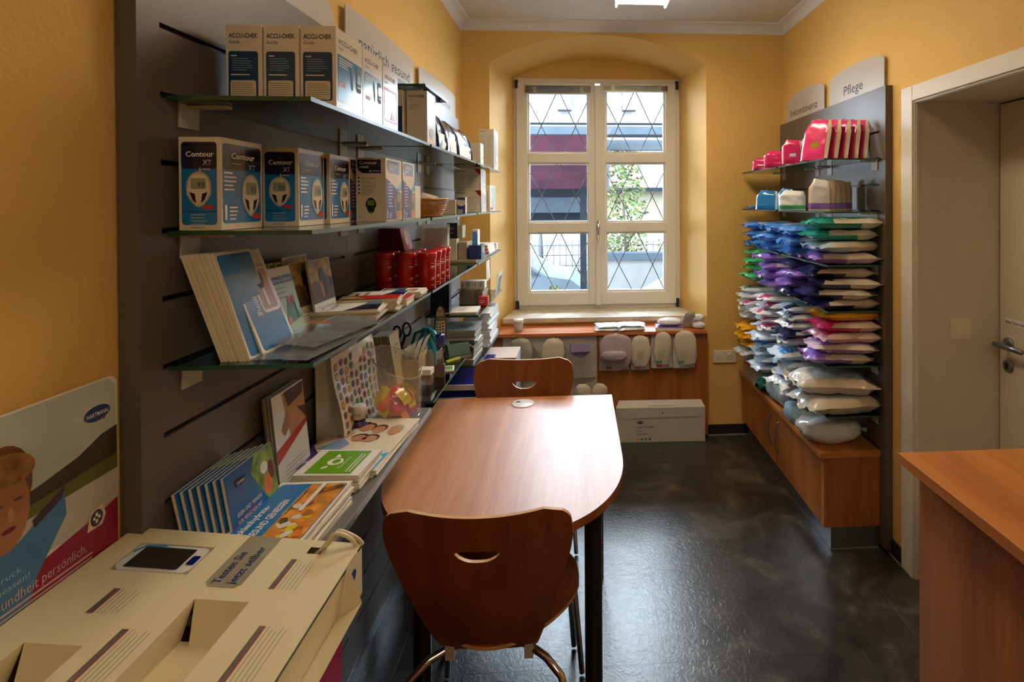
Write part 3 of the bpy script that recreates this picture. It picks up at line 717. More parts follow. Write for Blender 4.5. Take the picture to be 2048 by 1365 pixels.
b = MB(); b.box(-0.30, 3.2, 0.0, 0.15, 0, 1.30, om('white_render', '#e3e7ea')); b.build('wall_body', r)
b = MB(); b.box(-0.32, 3.2, -0.05, 0.2, 1.30, 1.39, MET); b.build('wall_cap', r)
r = thing('stair_parapet', 'sloping white stair parapet outside the right pane', 'parapet', (0.55, 6.0, -0.5))
b = MB(); b.prism(Fr((0, 0, 0), (1, 0, 0), (0, 0, 1)), [(-0.3, 0), (1.6, 0), (1.6, 1.62), (0.45, 1.22), (-0.3, 0.84)][:5], 0, 0.12, om('pale_render', '#f2f4f7')); b.build('parapet_body', r)
r = thing('old_house', 'pale house with a tiled roof behind the garden', 'house', (2.4, 14, -0.5))
b = MB(); b.box(-2.1, 4, 0, 5, 0, 2.55, om('cream_plaster', '#f0e4c8', var=0.15, scale=3)); b.build('wall', r)  # house wall in its own cream colour, tone varying at random
TL = om('old_pink_roof_tiles', '#d6c2b8', var=0.3, scale=9, bump=1.0, bscale=30)
b = MB(); b.quad((-2.3, -0.4, 2.45), (4.4, -0.4, 2.45), (4.4, 2.6, 4.3), (-1.6, 2.6, 4.3), TL); b.quad((-2.3, -0.4, 2.35), (4.4, -0.4, 2.35), (4.4, -0.4, 2.45), (-2.3, -0.4, 2.45), METD); b.build('roof', r)
r = thing('far_house', 'pale distant house with chimneys seen through the upper panes', 'house', (0.5, 24, -0.5))
PAL = om('pale_far_plaster', '#f4f4f8'); b = MB(); b.prism(Fr((0, 0, 0), (1, 0, 0), (0, 0, 1)), [(-9, 0), (5.5, 0), (5.5, 6.2), (2.2, 9.0), (-9, 9.0)], 0, -3, PAL); b.build('wall', r)
for x in (-1.4, 0.1, 1.5): MB().box(x, x + 0.6, -0.6, -0.1, 6.2, 7.6, om('pale_brick_chimney', '#e6dadd')).build('chimney', r)
# fence
IR = om('grey_iron', '#9aa2aa'); r = thing('iron_fence', 'wrought iron fence on a low stone wall across the road', 'fence', (-0.6, 10, -0.5))
b = MB(); b.box(-3, 3.3, 0, 0.25, 0, 0.78, om('rough_stone_wall', '#c6c1ba', var=0.3)); b.build('base_wall', r)
b = MB()
for i in range(52): x = -3 + i * 0.12; b.tube([(x, 0.1, 0.78), (x, 0.1, 1.36)], 0.006, IR, 5)
for z in (0.85, 1.05, 1.24): b.box(-3, 3.3, 0.085, 0.115, z, z + 0.015, IR)
b.build('railing', r)
# parked car
r = thing('parked_car', 'silver blue parked car seen low in the left window pane', 'car', (-0.72, 8.2, -0.5))
CARP = om('silver_blue_car_paint', '#b4c6d6', rough=0.25)
b = MB(); b.prism(Fr((0, 0, 0), (1, 0, 0), (0, 0, 1)), [(-2.4, 0.3), (0.75, 0.3), (0.78, 0.72), (0.60, 0.86), (0.22, 0.92), (-0.22, 1.22), (-0.7, 1.30), (-1.6, 1.28), (-2.3, 0.95)], 0, -1.6, CARP); b.build('body', r, bevel=0.03)
b = MB(); b.prism(Fr((0, -0.005, 0), (1, 0, 0), (0, 0, 1)), [(0.13, 0.93), (-0.25, 1.17), (-0.68, 1.24), (-0.68, 0.93)], 0, 0.01, om('dark_car_glass', '#788ea2', rough=0.1)); b.build('side_window', r)
for x in (0.25, -1.75):
    w = MB(); w.lathe([(0.32, 0), (0.32, 0.2), (0.0, 0.2)], (0, 0, 0), BLACK, 20, Matrix.Translation((x, -0.02, 0.32)) @ Matrix.Rotation(-pi / 2, 4, 'X')); w.build('wheel', r, fix=True)
# trees and shrubs
LEAF = om('bright_green_leaves', '#93b070', var=0.5, scale=6); LEAF2 = om('yellow_green_leaves', '#c4c484', var=0.4, scale=6); BARK = om('grey_bark', '#a39a90')
def shrub(name, label, cat, x, y, z0, h, rx, n, seed, trunk=True, leaf=LEAF):
    rd = random.Random(seed); r = thing(name, label, cat, (x, y, z0))
    if trunk:
        t = MB(); t.tube([(0, 0, 0), (0.03, 0, h * 0.4), (-0.02, 0.02, h * 0.8)], [0.04, 0.03, 0.015], BARK, 7); t.build('stem', r)
    b = MB()
    for i in range(n):
        a = rd.random() * 2 * pi; q = rd.random() ** 0.5; zz = rd.random(); rr = rx * (0.5 + 0.5 * sin(pi * (0.15 + 0.8 * zz)))
        p = Vector((cos(a) * q * rr, sin(a) * q * rr, h * (0.12 + 0.88 * zz))); s = 0.03 + 0.03 * rd.random()
        d = Vector((rd.uniform(-1, 1), rd.uniform(-1, 1), rd.uniform(-0.6, 1))).normalized() * s; e = d.cross(Vector((rd.uniform(-1, 1), rd.uniform(-1, 1), 0.3))).normalized() * s * 0.45
        b.add([p - d, p + e, p + d, p - e], [(0, 1, 2, 3)], leaf if i % 3 else LEAF2)
    b.build('foliage', r); return r
shrub('young_tree', 'leafy green tree rising behind the middle of the window', 'tree', 0.78, 9.0, -0.5, 3.0, 0.42, 1500, 3)
shrub('garden_bush', 'sparse bush above the slate grey wall cap', 'bush', 1.62, 8.2, -0.5, 1.9, 0.45, 420, 5, leaf=LEAF2)
shrub('potted_shrub', 'small green shrub beside the dark pergola post', 'shrub', -0.32, 7.4, -0.5, 0.9, 0.16, 200, 8)
def bare_tree():
    rd = random.Random(4); r = thing('bare_tree', 'bare branched tree against the pale sky', 'tree', (-1.2, 17, -0.5)); b = MB()
    def grow(p, d, ln, rad, k):
        q = p + d * ln; b.tube([p, (p + q) / 2 + Vector((rd.uniform(-.05, .05), 0, 0)) * ln, q], [rad, rad * 0.85, rad * 0.7], om('pale_bark', '#dcdce2'), 5)
        if k:
            for i in range(2 + (k > 2)): grow(q, (d + Vector((rd.uniform(-.7, .7), rd.uniform(-.4, .4), rd.uniform(-.1, .4)))).normalized(), ln * 0.72, rad * 0.62, k - 1)
    grow(Vector((0, 0, 0)), Vector((0, 0, 1)), 2.6, 0.09, 5); b.build('branches', r)
bare_tree()
# ------------------------------------------------------------------ things on the left shelves
CARD = mat('cream_carton', '#d9cfba', 0.5, var=0.03); WHT = mat('white_print', '#e9e6df', 0.45, var=0.01)
GLOSSW = mat('glossy_white_carton', '#e2dccd', 0.22, var=0.02, coat=0.5)
NAVY = mat('navy_print', '#131538', 0.25, var=0.02, coat=0.4); BLUE = mat('cyan_blue_print', '#1273b8', 0.22, var=0.10, scale=9, coat=0.5)
DBLUE = mat('dark_teal_blue_print', '#0b3c66', 0.25, var=0.05, coat=0.4); ABLUE = mat('bright_teal_print', '#1a7fb0', 0.2, var=0.15, scale=12, coat=0.6)
PALEG = mat('pale_grey_print', '#9aa0a0', 0.5, var=0); TEXTG = mat('grey_print_lines', '#8d8474', 0.6, var=0); TEXTB = mat('pale_blue_print_lines', '#7fa8c4', 0.6, var=0)
SILV = mat('silver_print', '#b9b8b0', 0.35, var=0.05, metal=0.3); LCD = mat('lcd_green_grey', '#8f9883', 0.3, var=0); BLK = mat('black_print', '#15130f', 0.5, var=0)
PINK = mat('magenta_print', '#c22e6c', 0.35, var=0.05); RED = mat('red_print', '#bf2a1e', 0.35, var=0.05); ORNG = mat('orange_print', '#d9763a', 0.4, var=0.3, scale=30)
PURP = mat('violet_print', '#4d3c86', 0.3, var=0.1); SKIN = mat('skin_tone_print', '#c08b66', 0.45, var=0.15, scale=20); HAIRP = mat('brown_hair_print', '#54301c', 0.5, var=0.3, scale=40)
YELL = mat('yellow_print', '#d9c514', 0.35, var=0.08); GRN = mat('green_print', '#6aa31c', 0.35, var=0.03); PAGES = mat('cream_page_edges', '#d8cfb9', 0.7, var=0.12, scale=6, stretch=(1, 1, 60))
GREYP = mat('grey_card', '#a9a49b', 0.5, var=0.05); BROWN = mat('brown_photo_print', '#5d4229', 0.5, var=0.5, scale=40)
OCHRE = mat('autumn_photo_print', '#a58f45', 0.5, var=0.5, scale=45); FOOD = mat('bread_photo_print', '#d08b35', 0.4, var=0.5, scale=35); VEG = mat('salad_photo_print', '#7c9a45', 0.4, var=0.6, scale=38)
MINT = mat('mint_print', '#b5d0bd', 0.45, var=0.03); WINE = mat('wine_red_print', '#6a1a22', 0.4, var=0.1)

def carton(name, label, cat, x0, x1, y0, y1, z, h, front=None, side=None, top=None, body=None, group=None, rz=0.0):
    w, d = x1 - x0, y1 - y0
    r = thing(name, label, cat, ((x0 + x1) / 2, (y0 + y1) / 2, z + 0.0004), rz, group)
    body = body or CARD
    MB().box(-w / 2, w / 2, -d / 2, d / 2, 0, h, body).build('carton', r, bevel=0.0008)
    if front:
        m = MB(); front(m, Fr((-w / 2, -d / 2, 0), (1, 0, 0), (0, 0, 1)), w, h); m.build('front_print', r)
    if side:
        m = MB(); side(m, Fr((w / 2, -d / 2, 0), (0, 1, 0), (0, 0, 1)), d, h); m.build('side_print', r)
    if top:
        m = MB(); top(m, Fr((-w / 2, -d / 2, h), (1, 0, 0), (0, 1, 0)), w, d); m.build('top_print', r)
    return r
L1, L2, L3, L4 = 0.0004, 0.0008, 0.0012, 0.0016
def accu_front(m, f, w, h):
    m.text(f, 0.006, h - 0.026, 0.013, 'ACCU-CHEK', L1, BLK, bold=True, w=w * 0.8); m.text(f, 0.006, h - 0.037, 0.009, 'Guide', L1, BLK)
    m.rr(f, 0.005, 0.012, w - 0.007, h - 0.052, 0.005, L1, DBLUE); m.bars(f, 0.010, h - 0.060, 0.012, 1, 0.004, 0.002, L2, WHT)
    m.bars(f, 0.012, h - 0.066, w * 0.66, 6, 0.0045, 0.0012, L2, TEXTB, 3); m.bars(f, 0.010, h - 0.097, w * 0.55, 1, 0.01, 0.002, L2, WHT)
    m.rr(f, 0.009, 0.014, w - 0.011, 0.051, 0.004, L2, CARD); m.bars(f, 0.012, 0.046, w * 0.66, 8, 0.0042, 0.0012, L3, TEXTG, 5)
def accu_side(m, f, d, h, c=ABLUE, sub='Guide'):
    m.text(f, 0.010, h - 0.030, 0.014, 'ACCU-CHEK', L1, BLK, bold=True, w=d * 0.72); m.text(f, 0.010, h - 0.042, 0.009, sub, L1, BLK)
    m.rr(f, 0.006, 0.014, d - 0.004, h - 0.052, 0.004, L1, c); m.bars(f, 0.012, h - 0.058, d * 0.5, 4, 0.005, 0.0016, L2, WHT, 2)
    if c is ABLUE:
        m.flat(f, oval(d * 0.55, h * 0.44, 0.006, 0.024, rot=0.12), L2, BLK)
        m.rr(f, d * 0.72, h * 0.30, d * 0.93, h * 0.62, 0.008, L2, BLK); m.rr(f, d * 0.76, h * 0.42, d * 0.90, h * 0.55, 0.003, L3, NAVY); m.rect(f, d * 0.77, h * 0.36, d * 0.90, h * 0.385, L3, WHT)
        m.rr(f, 0.012, h * 0.28, 0.040, h * 0.34, 0.003, L2, ORNG)
    else:
        m.rr(f, 0.008, 0.018, d - 0.02, h - 0.060, 0.004, L2, mat('pale_pink_print', '#d8c9d6', 0.25, var=0.08, coat=0.5))
        m.rr(f, d * 0.55, 0.02, d * 0.80, h * 0.36, 0.012, L3, mat('rose_shape_print', '#cf5a68', 0.3, var=0.1)); m.flat(f, [(d * 0.45, 0.02), (d * 0.78, 0.02), (d * 0.55, h * 0.28)], L4, RED)
gA = 'white and blue blood glucose kits on the top left shelf'
for i, (a, b_) in enumerate(((-0.686, -0.618), (-0.615, -0.548), (-0.545, -0.477))):
    carton('glucose_kit_box', ['white and blue kit box on the top shelf, closest to the slatwall', 'white and blue kit box in the middle of the front three on the top shelf', 'white and blue kit box at the front corner of the top shelf, showing two faces'][i], 'box', a, b_, 1.072, 1.199, 1.761, 0.160, accu_front, accu_side if i == 2 else None, body=GLOSSW, group=gA)
carton('glucose_kit_box', 'second white and blue kit box back along the front edge of the top shelf', 'box', -0.545, -0.477, 1.202, 1.316, 1.761, 0.158, accu_front, accu_side, body=GLOSSW, group=gA)
carton('glucose_kit_box', 'white kit box with pink panel and red shape on the top shelf', 'box', -0.545, -0.477, 1.322, 1.427, 1.761, 0.150, accu_front, lambda m, f, d, h: accu_side(m, f, d, h, PINK, 'Instant'), body=GLOSSW, group=gA)
carton('tall_white_box', 'plain white box with small black lettering under the little upper shelf', 'box', -0.555, -0.490, 1.745, 1.845, 1.761, 0.175,
       lambda m, f, w, h: (m.text(f, 0.005, h - 0.022, 0.012, 'ACCU-CHEK', L1, BLK, bold=True, w=w * 0.8), m.text(f, 0.005, h - 0.030, 0.006, 'Instant', L1, RED), m.bars(f, 0.006, h - 0.045, w * 0.65, 4, 0.005, 0.0012, L1, TEXTG)),
       lambda m, f, d, h: (m.rr(f, 0.008, 0.045, d - 0.006, h - 0.03, 0.004, L1, mat('pale_cyan_print', '#b9d3dc', 0.2, coat=0.6, var=0.2, scale=15)), m.flat(f, oval(d * 0.5, 0.04, 0.028, 0.018), L2, GREYP)), body=GLOSSW)
carton('blue_white_box', 'thin dark blue box half hidden behind the tall white box', 'box', -0.60, -0.56, 1.72, 1.80, 1.761, 0.172, lambda m, f, w, h: m.rect(f, 0.001, 0.001, w - 0.001, h * 0.7, L1, DBLUE), body=GLOSSW)
# silver pouches with navy binding
def pouch(label, y0, y1, x, h, seed):
    r = thing('silver_pouch', label, 'pouch', (x, (y0 + y1) / 2, 1.7625), 0, 'silver pouches with navy binding on the upper left shelf'); d = y1 - y0
    FO = mat('clear_silver_vinyl', '#aab2bb', 0.12, metal=0.75, var=0.25, scale=14, bump=0.6, bscale=20); NB = mat('navy_binding', '#16235e', 0.5, var=0.05)
    # profile across x: dome falling to the front
    prof = [(-0.07, 0), (-0.072, h * 0.75), (-0.055, h * 0.93), (-0.03, h), (0.0, h * 0.97), (0.03, h * 0.80), (0.048, h * 0.55), (0.056, h * 0.25), (0.058, 0)]
    b = MB(); n = len(prof)
    def fn(u, v):
        t = u * (n - 1); i = min(int(t), n - 2); q = t - i; px = prof[i][0] * (1 - q) + prof[i + 1][0] * q; pz = prof[i][1] * (1 - q) + prof[i + 1][1] * q
        k = noise.noise(Vector((px * 22 + seed, v * 3.0, pz * 22))) * 0.005
        return Vector((px + k, -d / 2 + d * v, max(0, pz + k * 0.6)))
    b.grid(fn, 32, 14, FO); b.build('vinyl_body', r)
    for yy in (-d / 2, d / 2):
        e = MB(); e.tube([(px, yy, max(0.004, pz)) for px, pz in prof], 0.0045, NB, 8); e.build('binding', r, fix=True)
        f = MB(); fr = Fr((0, yy, 0), (1, 0, 0), (0, 0, 1)); f.flat(fr, prof, 0.0, FO); f.build('gusset', r)
    z = MB(); z.box(-0.03, -0.018, -d / 2 + 0.01, d / 2 - 0.01, h - 0.002, h + 0.006, NB); z.build('zip', r)
    m = MB(); f = Fr((0.056, -d / 2 + 0.012, 0.004), (0, 1, 0), (-0.05, 0, 1)); m.rect(f, 0.0, 0.0, d - 0.03, h * 0.36, 0.003, WHT); m.build('insert_card', r)
    return r
pouch('silver vinyl pouch nearest the tall white box', 1.865, 1.975, -0.545, 0.148, 1)
pouch('silver vinyl pouch in the middle of three, open at the top', 1.99, 2.16, -0.545, 0.140, 5)
pouch('widest silver vinyl pouch, farthest of three', 2.18, 2.44, -0.545, 0.142, 9)
def versal(m, f, w, h):
    m.text(f, 0.006, h - 0.016, 0.010, 'Veroval', L1, NAVY, bold=True, w=w * 0.36); m.bars(f, 0.006, h - 0.034, w * 0.40, 13, 0.0062 * h / 0.11, 0.0014, L1, TEXTG, 1); m.bars(f, w * 0.5, h - 0.034, w * 0.38, 13, 0.0062 * h / 0.11, 0.0014, L1, TEXTG, 2)
def vcorner(m, f, w, h):
    versal(m, f, w, h); m.flat(f, [(w * 0.76, h - 0.001), (w - 0.001, h - 0.001), (w - 0.001, h * 0.68)], L2, mat('crimson_corner', '#9c1028', 0.35, var=0.05)); m.rect(f, w * 0.975, 0.002, w - 0.0005, h * 0.68, L2, BLK)
def vside(m, f, d, h):
    m.rect(f, d * 0.1, h * 0.1, d * 0.45, h * 0.9, L1, mat('pale_lilac_print', '#b8b5cb', 0.3, var=0.15, scale=20)); m.rr(f, d * 0.55, h * 0.35, d * 0.85, h * 0.8, 0.004, L1, PALEG); m.bars(f, d * 0.5, h * 0.25, d * 0.4, 3, 0.006, 0.002, L1, TEXTG)
carton('tall_device_box', 'tall white device box at the far end of the upper left shelf', 'box', -0.572, -0.487, 3.08, 3.235, 1.761, 0.236, versal, vside)
carton('small_white_box', 'small white box beside the tall white device box', 'box', -0.560, -0.500, 2.73, 2.815, 1.761, 0.117, None, lambda m, f, d, h: m.rect(f, d * 0.4, h * 0.3, d * 0.6, h * 0.45, L1, PALEG))
carton('red_corner_box', 'lower white device box with a red corner on the left wall', 'box', -0.640, -0.503, 2.76, 2.905, 1.523, 0.112, vcorner, vside, group='white device boxes with red corners')
carton('red_corner_box', 'upper white device box with a red corner, stacked on its twin', 'box', -0.642, -0.505, 2.76, 2.905, 1.6355, 0.112, vcorner, vside, group='white device boxes with red corners')
carton('cuff_box', 'white and blue cuff box leaning beside the stacked red corner boxes', 'box', -0.53, -0.487, 2.93, 3.12, 1.523, 0.145, versal, lambda m, f, d, h: (m.rect(f, d * 0.35, h * 0.1, d * 0.9, h * 0.9, L1, mat('pale_blue_photo', '#b7cfdf', 0.3, var=0.3, scale=30)), m.rect(f, d * 0.05, h * 0.05, d * 0.5, h * 0.14, L1, PINK)))
def xt_front(m, f, w, h):
    m.rr(f, 0.005, 0.010, w - 0.007, h - 0.009, 0.006, L1, BLUE); m.rr(f, 0.005, h * 0.66, w - 0.007, h - 0.009, 0.006, L2, NAVY)
    m.text(f, 0.013, h - 0.035, 0.013, 'Contour', L3, WHT, bold=True, w=w * 0.66); m.text(f, w * 0.58, h - 0.050, 0.013, 'XT', L3, SILV, bold=True, w=w * 0.2); m.flat(f, [(w * 0.47, h - 0.061), (w * 0.56, h - 0.061), (w * 0.515, h - 0.053)], L3, SILV); m.bars(f, w * 0.57, h - 0.056, w * 0.2, 1, 0.01, 0.003, L3, PALEG)
    meter(m, f, w * 0.48, h * 0.44, w * 0.31, h * 0.19); m.rr(f, w * 0.58, h * 0.23, w * 0.82, h * 0.27, 0.002, L3, RED)
    m.rect(f, 0.006, h * 0.20, w - 0.008, h * 0.205, L3, NAVY); m.bars(f, w * 0.28, h * 0.175, w * 0.52, 5, 0.0056, 0.0022, L3, TEXTB, 4)
def meter(m, f, cx, cy, rx, ry):
    sh = [(cx + rx * (0.96 if q > 0 else 1) * cos(t) * (1 if sin(t) > -0.2 else 0.62 + 0.38 * (1 + sin(t)) / 0.8), cy + ry * math.copysign(abs(sin(t)) ** 0.8, sin(t))) for q in (1,) for t in [2 * pi * i / 28 for i in range(28)]]
    m.flat(f, sh, L3, SILV); m.flat(f, [(cx + (a - cx) * 0.86, cy + (b - cy) * 0.88) for a, b in sh], L4, CARD)
    m.rr(f, cx - rx * 0.58, cy + ry * 0.02, cx + rx * 0.58, cy + ry * 0.62, 0.003, 0.0020, LCD); m.text(f, cx - rx * 0.05, cy + ry * 0.12, ry * 0.40, '93', 0.0024, BLK)
    for s in (-1, 1): m.flat(f, [(cx + s * rx * 0.70, cy - ry * 0.15), (cx + s * rx * 0.28, cy - ry * 0.25), (cx + s * rx * 0.18, cy - ry * 0.78), (cx + s * rx * 0.45, cy - ry * 0.6)], 0.0020, BLK)
def xt_side(m, f, d, h):
    m.rr(f, 0.004, 0.012, d - 0.006, h - 0.010, 0.006, L1, BLUE); m.rr(f, 0.004, h * 0.66, d - 0.006, h - 0.010, 0.006, L2, NAVY)
    m.text(f, d * 0.22, h - 0.036, 0.015, 'Contour', L3, WHT, bold=True, w=d * 0.56); m.text(f, d * 0.62, h - 0.055, 0.015, 'XT', L3, TEXTB, bold=True, w=d * 0.18); m.bars(f, d * 0.22, h - 0.044, d * 0.25, 1, 0.01, 0.002, L3, PALEG)
    m.bars(f, 0.006, h * 0.63, d * 0.30, 5, 0.0075, 0.003, L3, WHT, 1); meter(m, f, d * 0.68, h * 0.38, d * 0.23, h * 0.24)
    m.rr(f, d * 0.06, 0.018, d * 0.11, 0.045, 0.001, L3, WHT); m.bars(f, d * 0.17, 0.042, d * 0.20, 4, 0.007, 0.003, L3, WHT, 6); m.rr(f, d * 0.72, 0.018, d * 0.92, 0.028, 0.002, L3, RED)
gC = 'blue meter boxes on the second left shelf'
carton('meter_box', 'largest looking blue meter box, first at the near end of the second shelf', 'box', -0.704, -0.632, 0.972, 1.093, 1.523, 0.166, xt_front, xt_side, group=gC)
carton('meter_box', 'second blue meter box along the second shelf', 'box', -0.650, -0.578, 1.125, 1.235, 1.523, 0.163, xt_front, xt_side, group=gC)
carton('meter_box', 'third blue meter box, just before the dark one on the second shelf', 'box', -0.640, -0.568, 1.24, 1.345, 1.523, 0.161, xt_front, xt_side, group=gC)
def nx_front(m, f, w, h):
    m.flat(f, [(0.004, h - 0.005), (0.004, h * 0.86), (0.008, h * 0.79), (0.018, h * 0.755), (w - 0.012, h * 0.755), (w - 0.012, h - 0.005)], L1, NAVY); m.text(f, 0.010, h - 0.017, 0.012, 'Contour', L2, WHT, bold=True, w=w * 0.58); m.text(f, 0.010, h - 0.027, 0.011, 'next', L2, WHT, bold=True, w=w * 0.3)
    m.flat(f, [(w * 0.44, h * 0.775), (w * 0.54, h * 0.775), (w * 0.49, h * 0.815)], L2, SILV); m.bars(f, w * 0.56, h * 0.80, w * 0.27, 1, 0.01, 0.003, L2, PALEG)
    for i in range(5): m.flat(f, oval(0.008, h * (0.685 - 0.06 * i), 0.0025, 0.0025, 10), L1, BLK); m.bars(f, 0.014, h * (0.69 - 0.06 * i), w * 0.5, 2, 0.004, 0.0014, L1, TEXTG, i)
    m.flat(f, [(w * 0.5 + 0.014 * cos(t) * (1 - 0.25 * (sin(t) < 0)), h * 0.245 + 0.021 * sin(t)) for t in [2 * pi * i / 20 for i in range(20)]], L1, BLK); m.rr(f, w * 0.5 - 0.009, h * 0.25, w * 0.5 + 0.009, h * 0.33, 0.002, L2, mat('lcd_green', '#6e8b43', 0.3, var=0)); m.text(f, w * 0.5, h * 0.27, 0.008, '93', L3, BLK)
    m.flat(f, oval(w * 0.5, h * 0.14, 0.004, 0.0018, 10), L2, GRN)
    for i in range(5): m.text(f, 0.006 + i * w * 0.19, 0.010, 0.006, 'CE' if i == 0 else '∆', L1, TEXTG)
def nx_side(m, f, d, h):
    m.flat(f, [(d * 0.07, h - 0.005), (d * 0.07, h * 0.84), (d * 0.2, h * 0.77), (d * 0.85, h * 0.76), (d * 0.85, h - 0.005)], L1, NAVY); m.text(f, d * 0.16, h - 0.020, 0.013, 'Contour', L2, WHT, bold=True, w=d * 0.52); m.text(f, d * 0.16, h - 0.032, 0.013, 'next', L2, WHT, bold=True, w=d * 0.3)
    m.flat(f, [(0.001, h * 0.68), (d * 0.12, h * 0.66), (d * 0.72, h * 0.50), (d * 0.62, 0.003), (0.001, 0.003)], L1, PURP); m.flat(f, [(d * 0.70, h * 0.50), (d * 0.99, h * 0.68), (d * 0.99, h * 0.52), (d * 0.75, h * 0.48)], L1, ABLUE)
    m.bars(f, d * 0.14, h * 0.60, d * 0.32, 8, 0.0085, 0.0022, L2, WHT, 3); m.flat(f, [(d * 0.50, h * 0.30), (d * 0.62, h * 0.48), (d * 0.95, h * 0.46), (d * 0.97, h * 0.2), (d * 0.9, 0.003), (d * 0.62, 0.003)], L2, SKIN)
    m.rr(f, d * 0.62, h * 0.16, d * 0.88, h * 0.47, 0.005, L3, mat('meter_teal_print', '#3f6d7d', 0.3, var=0)); m.rr(f, d * 0.66, h * 0.30, d * 0.84, h * 0.44, 0.002, L4, LCD); m.rect(f, d * 0.06, 0.006, d * 0.10, 0.028, L2, WHT); m.bars(f, d * 0.2, 0.02, d * 0.15, 3, 0.005, 0.002, L2, WHT)
carton('dark_meter_box', 'mostly hidden dark meter box between the blue and the cream meter boxes', 'box', -0.655, -0.585, 1.385, 1.47, 1.523, 0.165, None, nx_side)
carton('cream_meter_box', 'cream meter box with a black meter picture on the second shelf, nearer one', 'box', -0.578, -0.502, 1.405, 1.528, 1.523, 0.166, nx_front, nx_side, group='cream meter boxes')
carton('cream_meter_box', 'cream meter box next to the wicker basket, farther one', 'box', -0.572, -0.500, 1.532, 1.64, 1.523, 0.166, nx_front, nx_side, group='cream meter boxes')
carton('plain_carton', 'plain cream carton between the meter boxes and the basket', 'box', -0.60, -0.50, 1.645, 1.70, 1.523, 0.10)
# wicker basket
def basket():
    r = thing('wicker_basket', 'small oval wicker basket with sachets on the glass shelf', 'basket', (-0.545, 1.905, 1.5235))
    WK = mat('honey_wicker', '#b07a35', 0.5, var=0.35, scale=60)
    b = MB()
    for k in range(9):
        z = 0.004 + k * 0.0063; q = k / 8; rx, ry = 0.054 + 0.020 * q, 0.085 + 0.025 * q; n = 60
        b.tube([((rx + 0.0016 * (1 if (i + k) % 2 else -1)) * cos(2 * pi * i / n), (ry + 0.0016 * (1 if (i + k) % 2 else -1)) * sin(2 * pi * i / n), z) for i in range(n)], 0.0032, WK, 6, closed=True)
    b.build('woven_body', r, fix=True)
    b = MB()
    for i in range(30):
        a = 2 * pi * i / 30; b.tube([(0.054 * cos(a), 0.085 * sin(a), 0), (0.075 * cos(a), 0.111 * sin(a), 0.058)], 0.0018, WK, 5)
    b.prism(Fr((0, 0, 0.001), (1, 0, 0), (0, 1, 0)), oval(0, 0, 0.054, 0.085, 24), 0, 0.003, WK); b.build('stakes_and_base', r)
    b = MB(); b.tube([(0.076 * cos(2 * pi * i / 48), 0.112 * sin(2 * pi * i / 48), 0.060 + 0.001 * sin(i)) for i in range(48)], 0.0042, WK, 6, closed=True); b.build('rim', r, fix=True)
    rd = random.Random(2)
    for i, (lab, c) in enumerate((('cream sachet lying in the wicker basket', CARD), ('white foil sachet in the wicker basket', mat('white_foil', '#dcdcd8', 0.25, metal=0.3, bump=0.5)), ('pale round label in the wicker basket', WHT), ('blue and white sachet at the far end of the basket', BLUE))):
        s = MB(); px, py = ((-0.01, -0.05), (0.01, 0.0), (0.0, 0.045), (0.005, 0.08))[i]
        M = Matrix.Rotation((0.1, 0.6, 1.3, 0.8)[i], 4, (1, 0.3, 0))
        s.grid(lambda u, v: M @ Vector(((u - .5) * 0.06, (v - .5) * 0.05, 0.007 * sin(pi * u) * sin(pi * v))), 8, 8, c); s.grid(lambda u, v: M @ Vector(((u - .5) * 0.06, (.5 - v) * 0.05, -0.007 * sin(pi * u) * sin(pi * v))), 8, 8, c)
        o = s.build('sachet', loc=(-0.545 + px, 1.905 + py, 1.5235 + 0.055)); tag(o, lab, 'sachet')
basket()
def tube_draw(m, f, w, h): m.rect(f, 0.001, 0.001, w - 0.001, h * 0.55, L1, mat('cobalt_print', '#2c4a8e', 0.3, var=0.05)); m.flat(f, oval(w * 0.5, h * 0.62, w * 0.46, h * 0.16), L2, WHT); m.rect(f, 0.001, h * 0.84, w - 0.001, h * 0.97, L1, mat('cobalt_print', '#2c4a8e')); m.bars(f, 0.003, h * 0.25, w * 0.7, 3, 0.006, 0.003, L2, WHT)
carton('blue_white_tube_box', 'small blue and white upright pack in front of the basket end', 'box', -0.522, -0.487, 2.30, 2.33, 1.523, 0.072, tube_draw)
carton('beige_carton', 'beige carton behind the basket on the middle left shelf', 'box', -0.60, -0.525, 2.28, 2.40, 1.523, 0.060)

# ---- leaning booklets: bottom edge along y, leaning back to the wall
def booklet(label, x, y, z, L, H, T, lean, cover=None, edge=None, rz=0.0, group=None, name='brochure', cat='brochure', body=None):
    r = thing(name, label, cat, (x, y, z + 0.0005), rz, group); r.rotation_euler = (0, -lean, rz)
    b = MB(); b.box(-T, 0, 0, L, 0, H, edge or PAGES); b.build('pages', r)
    m = MB(); f = Fr((0, 0, 0), (0, 1, 0), (0, 0, 1)); m.rect(f, 0, 0, L, H, 0.0003, body or WHT)
    if cover: cover(m, f, L, H)
    m.build('cover', r); return r
gw = 'white brochures leaning at the near end of the third shelf'
BORD = mat('white_cover_border', '#dcd5c4', 0.35, var=0.02)
def blue_plain(m, f, L, H): m.rr(f, 0.005, 0.005, L - 0.003, H - 0.005, 0.006, L1, BLUE)
for i in range(9):
    booklet(['outermost of the nine white brochures, against the slatwall', 'second white brochure from the slatwall in the leaning row', 'third white brochure from the slatwall in the leaning row', 'fourth white brochure from the slatwall in the leaning row', 'middle white brochure of the leaning row of nine', 'sixth white brochure from the slatwall in the leaning row', 'seventh white brochure from the slatwall in the leaning row', 'eighth white brochure from the slatwall in the leaning row', 'blue covered brochure ending the row of white brochures'][i],
            -0.640 + 0.0055 * i, 0.985 + 0.002 * (i % 3), 1.285, 0.105, 0.205, 0.0046, radians(19.5 - 0.2 * i), blue_plain if i == 8 else None, group=gw, body=BORD)
